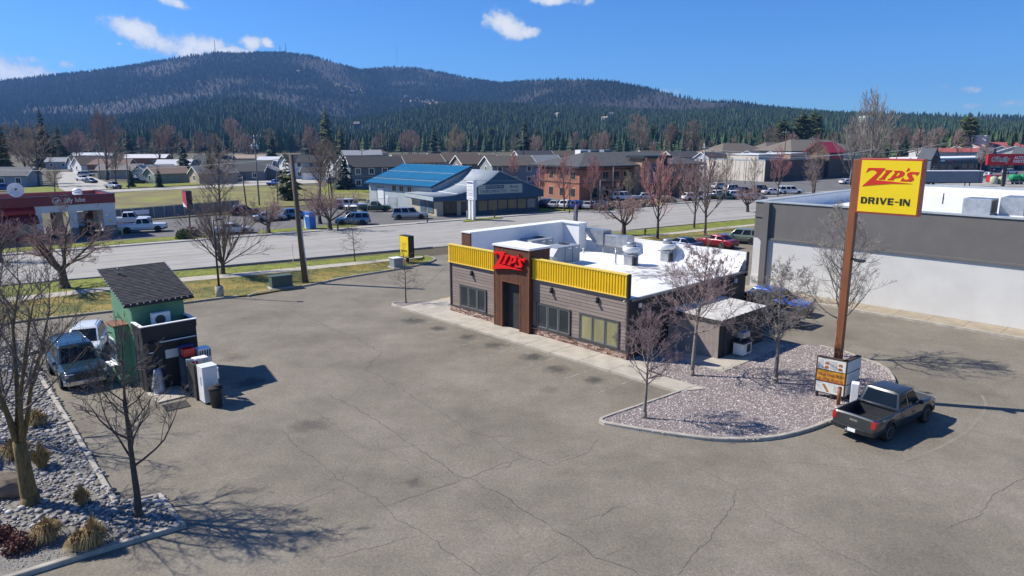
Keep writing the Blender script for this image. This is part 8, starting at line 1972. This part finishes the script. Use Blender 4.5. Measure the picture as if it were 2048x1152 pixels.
# ------------------------------------------------------------------ wooded hills
SKY_PX = [(-700, 196), (-400, 188), (-200, 178), (0, 172), (60, 166), (130, 157), (220, 147), (300, 136), (380, 122), (430, 112), (470, 107), (520, 109), (560, 107), (600, 107), (650, 113), (700, 127), (735, 141), (760, 139), (800, 133), (850, 137), (920, 152), (1000, 167), (1050, 163), (1110, 158), (1160, 160), (1220, 167), (1280, 179), (1340, 189), (1400, 191), (1450, 190), (1500, 198), (1560, 203), (1640, 207), (1720, 214), (1800, 221), (1880, 226), (1950, 231), (2048, 241), (2300, 250), (2700, 262)]
CREST = [(-700, 3600), (0, 3700), (500, 3500), (745, 3500), (800, 3900), (950, 3700), (1100, 3000), (1400, 2400), (1640, 2200), (2048, 2600), (2700, 2600)]
def az_of(px): return math.atan2((px-1024)/FPX, math.cos(rad(PITCH)))
def crest_el(px):
    y = lerp_tab(SKY_PX, px); d = pix_dir(px, y); return math.atan2(d.z, math.hypot(d.x, d.y))
AZ_TAB = [(az_of(px), crest_el(px), interp(CREST, px)) for px in range(-700, 2701, 10)]
def crest(a):
    t = (a-AZ_TAB[0][0])/(AZ_TAB[-1][0]-AZ_TAB[0][0])*(len(AZ_TAB)-1); t = max(0, min(len(AZ_TAB)-1.001, t)); 
    lo, hi = 0, len(AZ_TAB)-1
    while hi-lo > 1:
        m = (lo+hi)//2
        if AZ_TAB[m][0] <= a: lo = m
        else: hi = m
    f = (a-AZ_TAB[lo][0])/(AZ_TAB[hi][0]-AZ_TAB[lo][0]); f = max(0, min(1, f))
    return AZ_TAB[lo][1]+(AZ_TAB[hi][1]-AZ_TAB[lo][1])*f, AZ_TAB[lo][2]+(AZ_TAB[hi][2]-AZ_TAB[lo][2])*f
R0 = 1050.0
FOOT = [(-700, 268), (0, 262), (150, 252), (300, 232), (420, 208), (500, 198), (560, 206), (640, 232), (720, 238), (800, 224), (900, 206), (1000, 208), (1100, 214), (1250, 222), (1400, 218), (1600, 226), (1800, 236), (2048, 250), (2700, 262)]
FT = [(az_of(px), math.atan2(pix_dir(px, lerp_tab(FOOT, px)+5).z, pix_dir(px, lerp_tab(FOOT, px)+5).xy.length)) for px in range(-700, 2701, 20)]
def hill_z(x, y):
    r_ = math.hypot(x, y); m_ = mount_z(x, y); e = interp(FT, math.atan2(x, y)); k = (r_-R0)/(1900-R0)
    if k <= 0: return m_
    h = (CAM_H+1900*math.tan(e))*(k**.9*(1+.12*mnoise.noise(Vector((x*.004, y*.004, 2)))) if k < 1 else max(0, 1-((r_-1900)/700)**2))
    return max(m_*min(1, .35+.65*max(0, (r_-1700)/900)) if r_ < 2600 else m_, h)
def mount_z(x, y):
    r_ = math.hypot(x, y); a = math.atan2(x, y); e, rc = crest(a)
    t = (r_-R0)/(rc-R0)
    if t <= 0: return 0.0
    p = Vector((x*.0011, y*.0011, .3)); spur = mnoise.fractal(p, .9, 2.1, 4)*.55+mnoise.noise(p*.45)*.35
    if t < 1:
        g = t**1.15+spur*1.25*t*(1-t)
        g = min(g, 1.0) if t < .97 else g
        return max(0.0, (CAM_H+r_*math.tan(e))*max(0, g)*(.55+.45*t)+0.0)
    h = CAM_H+rc*math.tan(e); return h-(r_-rc)*.12
mb = MB(); na, nr = 200, 84
for j in range(nr+1):
    for i in range(na+1):
        a = AZ_TAB[0][0]+(AZ_TAB[-1][0]-AZ_TAB[0][0])*i/na; e, rc = crest(a); f = j/nr
        r_ = R0*.9+(rc*1.18-R0*.9)*f
        x, y = r_*math.sin(a), r_*math.cos(a); mb.v.append(Vector((x, y, hill_z(x, y)-.5)))
for j in range(nr):
    for i in range(na):
        q = j*(na+1)+i; mb.f.append((q, q+1, q+na+2, q+na+1)); mb.sm.append(True)
def hill_material():
    m = pm('hill_ground', (.055, .042, .038), (.030, .034, .022), scale=.0045, rough=1, detail=9)
    return m
hill_material()
hl = mb.build('hills', M_('hill_ground'), fixn=True); tag(hl, 'wooded hills and mountain ridge behind the town', kind='structure')
# tree shapes for the woods (hidden masters, used only as instances)
def far_conifer(seed, H, r_, layers, n, mat):
    r = random.Random(seed); m_ = MB()
    for i in range(layers):
        f = i/layers; z0 = H*(.10+.80*f); z1 = min(H, z0+H*1.5/layers); rr_ = r_*(1-f)**.75
        o = len(m_.v); m_.v.append(Vector((0, 0, z1)))
        for k in range(n): a = 2*PI*(k+r.random()*.5)/n; q = rr_*(1 if k % 2 else .62)*r.uniform(.85, 1.15); m_.v.append(Vector((q*math.cos(a), q*math.sin(a), z0-(.05*H/layers if k % 2 else 0))))
        for k in range(n): m_.f.append((o, o+1+k, o+1+(k+1) % n)); m_.sm.append(False)
    m_.tube([(0, 0, -1), (0, 0, H*.2)], r_*.08, 4)
    me = m_.mesh('woods_tree'); me.materials.append(mat); return me
pm('woods_dark', (.050, .090, .040), (.028, .056, .026), scale=.3, rough=1, rnd=.45)
pm('woods_mid', (.085, .120, .045), (.05, .078, .03), scale=.3, rough=1, rnd=.45)
pm('woods_far', (.022, .050, .031), (.012, .030, .02), scale=.3, rough=1, rnd=.5)  # both far greens are darkened to stand in for shade on the mountain
pm('woods_far_mid', (.038, .072, .036), (.022, .044, .024), scale=.3, rough=1, rnd=.5)
def shapes(nm, a, b):
    c_ = bpy.data.collections.new(nm)
    for me in (far_conifer(1, 17, 4.6, 5, 8, M_(a)), far_conifer(2, 14, 4.6, 4, 8, M_(b)), far_conifer(3, 20, 4.4, 6, 8, M_(a))): c_.objects.link(bpy.data.objects.new('woods_tree', me))
    return c_
masters = shapes('woods_shapes', 'woods_dark', 'woods_mid'); masters_far = shapes('far_woods_shapes', 'woods_far', 'woods_far_mid')
def scatter(obj, density, seed, smin, smax, noise_scale, thr, coll):
    """geometry nodes: keep the surface and stand a random shape of the collection on random points"""
    ng = bpy.data.node_groups.new('woods', 'GeometryNodeTree'); ng.interface.new_socket('Geometry', in_out='INPUT', socket_type='NodeSocketGeometry'); ng.interface.new_socket('Geometry', in_out='OUTPUT', socket_type='NodeSocketGeometry')
    N, L = ng.nodes, ng.links; gi, go = N.new('NodeGroupInput'), N.new('NodeGroupOutput')
    dp = N.new('GeometryNodeDistributePointsOnFaces'); dp.inputs['Seed'].default_value = seed
    pos = N.new('GeometryNodeInputPosition'); nt = N.new('ShaderNodeTexNoise'); nt.inputs['Scale'].default_value = noise_scale; nt.inputs['Detail'].default_value = 4; L.new(pos.outputs[0], nt.inputs['Vector'])
    mr_ = N.new('ShaderNodeMapRange'); mr_.inputs['From Min'].default_value = thr-.06; mr_.inputs['From Max'].default_value = thr+.10; mr_.inputs['To Min'].default_value = density*.12; mr_.inputs['To Max'].default_value = density
    L.new(nt.outputs[0], mr_.inputs['Value']); L.new(mr_.outputs[0], dp.inputs['Density'])
    ci = N.new('GeometryNodeCollectionInfo'); ci.inputs['Collection'].default_value = coll; ci.inputs['Separate Children'].default_value = True; ci.inputs['Reset Children'].default_value = True
    ip = N.new('GeometryNodeInstanceOnPoints'); ip.inputs['Pick Instance'].default_value = True
    rv = N.new('FunctionNodeRandomValue'); rv.data_type = 'FLOAT'; rv.inputs[2].default_value = smin; rv.inputs[3].default_value = smax
    rz = N.new('FunctionNodeRandomValue'); rz.data_type = 'FLOAT'; rz.inputs[2].default_value = 0; rz.inputs[3].default_value = 6.28
    cx = N.new('ShaderNodeCombineXYZ'); L.new(rz.outputs[1], cx.inputs[2])
    L.new(gi.outputs[0], dp.inputs['Mesh']); L.new(dp.outputs['Points'], ip.inputs['Points']); L.new(ci.outputs[0], ip.inputs['Instance']); L.new(cx.outputs[0], ip.inputs['Rotation']); L.new(rv.outputs[1], ip.inputs['Scale']); L.new(ip.outputs[0], go.inputs[0])
    md = obj.modifiers.new('woods', 'NODES'); md.node_group = ng
def part_of(lo, hi):
    bm = bmesh.new(); bm.from_mesh(hl.data); bmesh.ops.delete(bm, geom=[f for f in bm.faces if not lo <= f.calc_center_median().xy.length < hi], context='FACES'); me = bpy.data.meshes.new('forest'); bm.to_mesh(me); bm.free(); return me
for lo, hi, cl, lab, den, a, b, th in ((0, 1950, masters, 'green conifer forest on the foothills', .019, .42, .95, .40), (1950, 9000, masters_far, 'conifer forest covering the far mountain', .019, .4, .95, .47)):
    o = bpy.data.objects.new('forest', part_of(lo, hi)); C.objects.link(o); tag(o, lab, 'forest', kind='stuff'); scatter(o, den, 3, a, b, .0032, th, cl)
# the belt of conifers at the foot of the hills
mb = MB(); nb = 60
for i in range(nb+1):
    a = az_of(-300)+(az_of(2400)-az_of(-300))*i/nb; f = max(0, min(1, (i/nb-.45)/.3)); r0 = 700-150*f; mb.v += [Vector((r0*math.sin(a), r0*math.cos(a), -.3)), Vector((1150*math.sin(a), 1150*math.cos(a), -.3))]
    if i: mb.f.append((2*i-2, 2*i-1, 2*i+1, 2*i)); mb.sm.append(False)
belt = mb.build('forest', M_('hill_ground'), fixn=True); tag(belt, 'belt of conifer woods at the foot of the hills', 'forest', kind='stuff'); scatter(belt, .009, 9, .75, 1.25, .006, .40, masters)
mb = MB(); nb = 60
for i in range(nb+1):
    a = az_of(-300)+(az_of(2400)-az_of(-300))*i/nb; mb.v += [Vector((720*math.sin(a), 720*math.cos(a), -.055)), Vector((1180*math.sin(a), 1180*math.cos(a), -.055))]
    if i: mb.f.append((2*i-2, 2*i-1, 2*i+1, 2*i)); mb.sm.append(False)
o = mb.build('woodland_floor', M_('hill_ground'), fixn=True); tag(o, 'brown woodland floor at the foot of the hills', kind='structure')
# near pines that can be told apart, each named by the landmark it rises above
R3 = random.Random(5); rows = []
for i in range(46):
    x = R3.uniform(1300, 2060) if i < 34 else R3.uniform(700, 1300); y = R3.uniform(299, 306); rows.append((x, y, R3.choice(('pine', 'pine', 'spruce', 'scruff')), R3.uniform(1.0, 1.6), R3.uniform(0, 6.28)))
name_row(rows, 'green pine', 'conifer', 'pines standing in the row behind the roofs')
# clearings, houses, masts and the water tower on the slopes
pm('clearing', (.30, .24, .14), (.22, .18, .11), scale=.02, rough=1)
def on_slope(px, py):
    d = pix_dir(px, py).normalized(); t = 700.0
    while t < 6000:
        p = Vector((0, 0, CAM_H))+d*t
        if p.z < hill_z(p.x, p.y): return p
        t += 6
    return None
for (x, y, w, h, lab) in ((700, 181, 60, 18, 'bare tan clearing on the mountain flank'), (830, 203, 90, 14, 'pale scrub clearing right of the mountain'), (880, 208, 50, 14, 'small tan clearing among the hillside houses'), (1205, 222, 60, 25, 'pale grassy clearing on the right hill'), (1078, 232, 30, 12, 'reddish cut bank on the hill')):
    p = on_slope(x, y)
    if p is None: continue
    k = math.hypot(p.x, p.y)/FPX; mb = MB(); n = 9; a = math.atan2(p.x, p.y); rt = Vector((math.cos(a), -math.sin(a), 0)); fw_ = Vector((math.sin(a), math.cos(a), 0))
    for j in range(n+1):
        for i in range(n+1):
            u, v_ = (i/n-.5)*w*k, (j/n-.5)*h*k*4; q = p+rt*u+fw_*v_; mb.v.append(Vector((q.x, q.y, hill_z(q.x, q.y)+1.5)))
            if i and j: b_ = j*(n+1)+i; mb.f.append((b_-n-2, b_-n-1, b_, b_-1)); mb.sm.append(True)
    o = mb.build('clearing', M_('clearing'), fixn=True); tag(o, lab, kind='structure')
for k, (x, y, lab) in enumerate(((596, 147, 'tiny pale house high on the mountain'), (705, 187, 'tiny pale house by the tan clearing'), (812, 197, 'leftmost tiny house on the middle slope'), (836, 201, 'second tiny house on the middle slope'), (858, 205, 'third tiny house on the middle slope'), (1115, 238, 'tiny grey house low on the right hill'), (1210, 246, 'tiny white house at the foot of the right hill'), (1440, 200, 'tiny house with tan roof on the right ridge'), (714, 257, 'dark blue house among the foothill trees'), (1222, 236, 'tiny tan house on the right hill'))):
    p = on_slope(x, y)
    if p is None: continue
    t = thing('hillside_house', lab, 'house', (p.x, p.y, hill_z(p.x, p.y)+2), .4*k); wm = hmat('wall', (.6, .58, .52) if k not in (8,) else (.03, .04, .09)); s_ = 13 if k != 8 else 11
    MB().box(-s_/2, -s_/3, -9, s_/2, s_/3, 7).build('wall', wm, t); mb = MB(); mb.prism_x([(-s_/2.6, 7), (s_/2.6, 7), (0, 11.5)], -s_/1.8, s_/1.8); mb.build('roof', hmat('roof', (.3, .26, .22)), t)
    for q in (-.3, .1): MB().box(q*s_, -s_/3-.1, 2, q*s_+3, -s_/3, 5).build('window', M_('window_glass'), t)
for (x, y0, y1, lab) in ((471, 106, 87, 'slim radio mast on the left shoulder of the summit'), (603, 106, 91, 'radio mast on the summit'), (592, 106, 97, 'short radio mast beside the summit mast'), (809, 132, 96, 'very thin tall radio mast on the second summit')):
    e, rc = crest(az_of(x)); a = az_of(x); b = Vector((rc*math.sin(a), rc*math.cos(a), CAM_H+rc*math.tan(e)-4)); h = (y0-y1)/FPX*rc+12; t = thing('radio_mast', lab, 'mast', b, 0); w = 2.2 if x != 809 else .7
    for (dx, dy) in ((w, 0), (-w/2, w*.87), (-w/2, -w*.87)): MB().tube([(dx, dy, 0), (dx*.4, dy*.4, h)], .45 if x != 809 else .2, 4).build('leg', M_('dark_metal'), t)
    for k in range(8): z = h*(k+.5)/8; f = 1-.6*(k+.5)/8; MB().tube([(w*f, 0, z), (-w/2*f, w*.87*f, z), (-w/2*f, -w*.87*f, z), (w*f, 0, z)], .25 if x != 809 else .1, 3).build('brace', M_('dark_metal'), t)
b = Vector((DZ(1726, 290, 640).x, 640, 0)); top = DZ(1726, 231, 640)
t = thing('water_tower', 'pale mint water tower behind the tall silvery tree', 'water tower', (b.x, b.y, 0), 0); h = top.z; pm('mint', (.55, .70, .62), (.5, .64, .56), scale=.05, rough=.6)
rt_ = 13/FPX*b.y
MB().lathe([(0, h-rt_*1.25), (rt_*.8, h-rt_*1.2), (rt_, h-rt_*.95), (rt_, h-rt_*.25), (rt_*.9, h-rt_*.12), (0, h)], 28).build('tank', M_('mint'), t); MB().tube([(0, 0, -1), (0, 0, h-rt_*1.2)], rt_*.16, 12).build('stem', M_('mint'), t)
for k in range(6): a = k*PI/3; MB().tube([(rt_*.92*math.cos(a), rt_*.92*math.sin(a), -1), (rt_*.92*math.cos(a), rt_*.92*math.sin(a), h-rt_*.9)], rt_*.04, 8).build('leg', M_('mint'), t)
# ------------------------------------------------------------------ haze: the air between here and the mountain
mb = MB(); mb.box(-4600, -150, -1.5, 4600, 7100, 620); hz_ = mb.build('haze', None); tag(hz_, 'thin blue haze over the valley', 'haze', kind='stuff')
m = bpy.data.materials.new('haze_air'); m.use_nodes = True; N, L = m.node_tree.nodes, m.node_tree.links; N.clear(); ou = N.new('ShaderNodeOutputMaterial'); pv = N.new('ShaderNodeVolumePrincipled')
pv.inputs['Color'].default_value = (.22, .48, 1.0, 1); pv.inputs['Density'].default_value = HAZE; pv.inputs['Anisotropy'].default_value = .2; L.new(pv.outputs[0], ou.inputs['Volume']); hz_.data.materials.append(m)
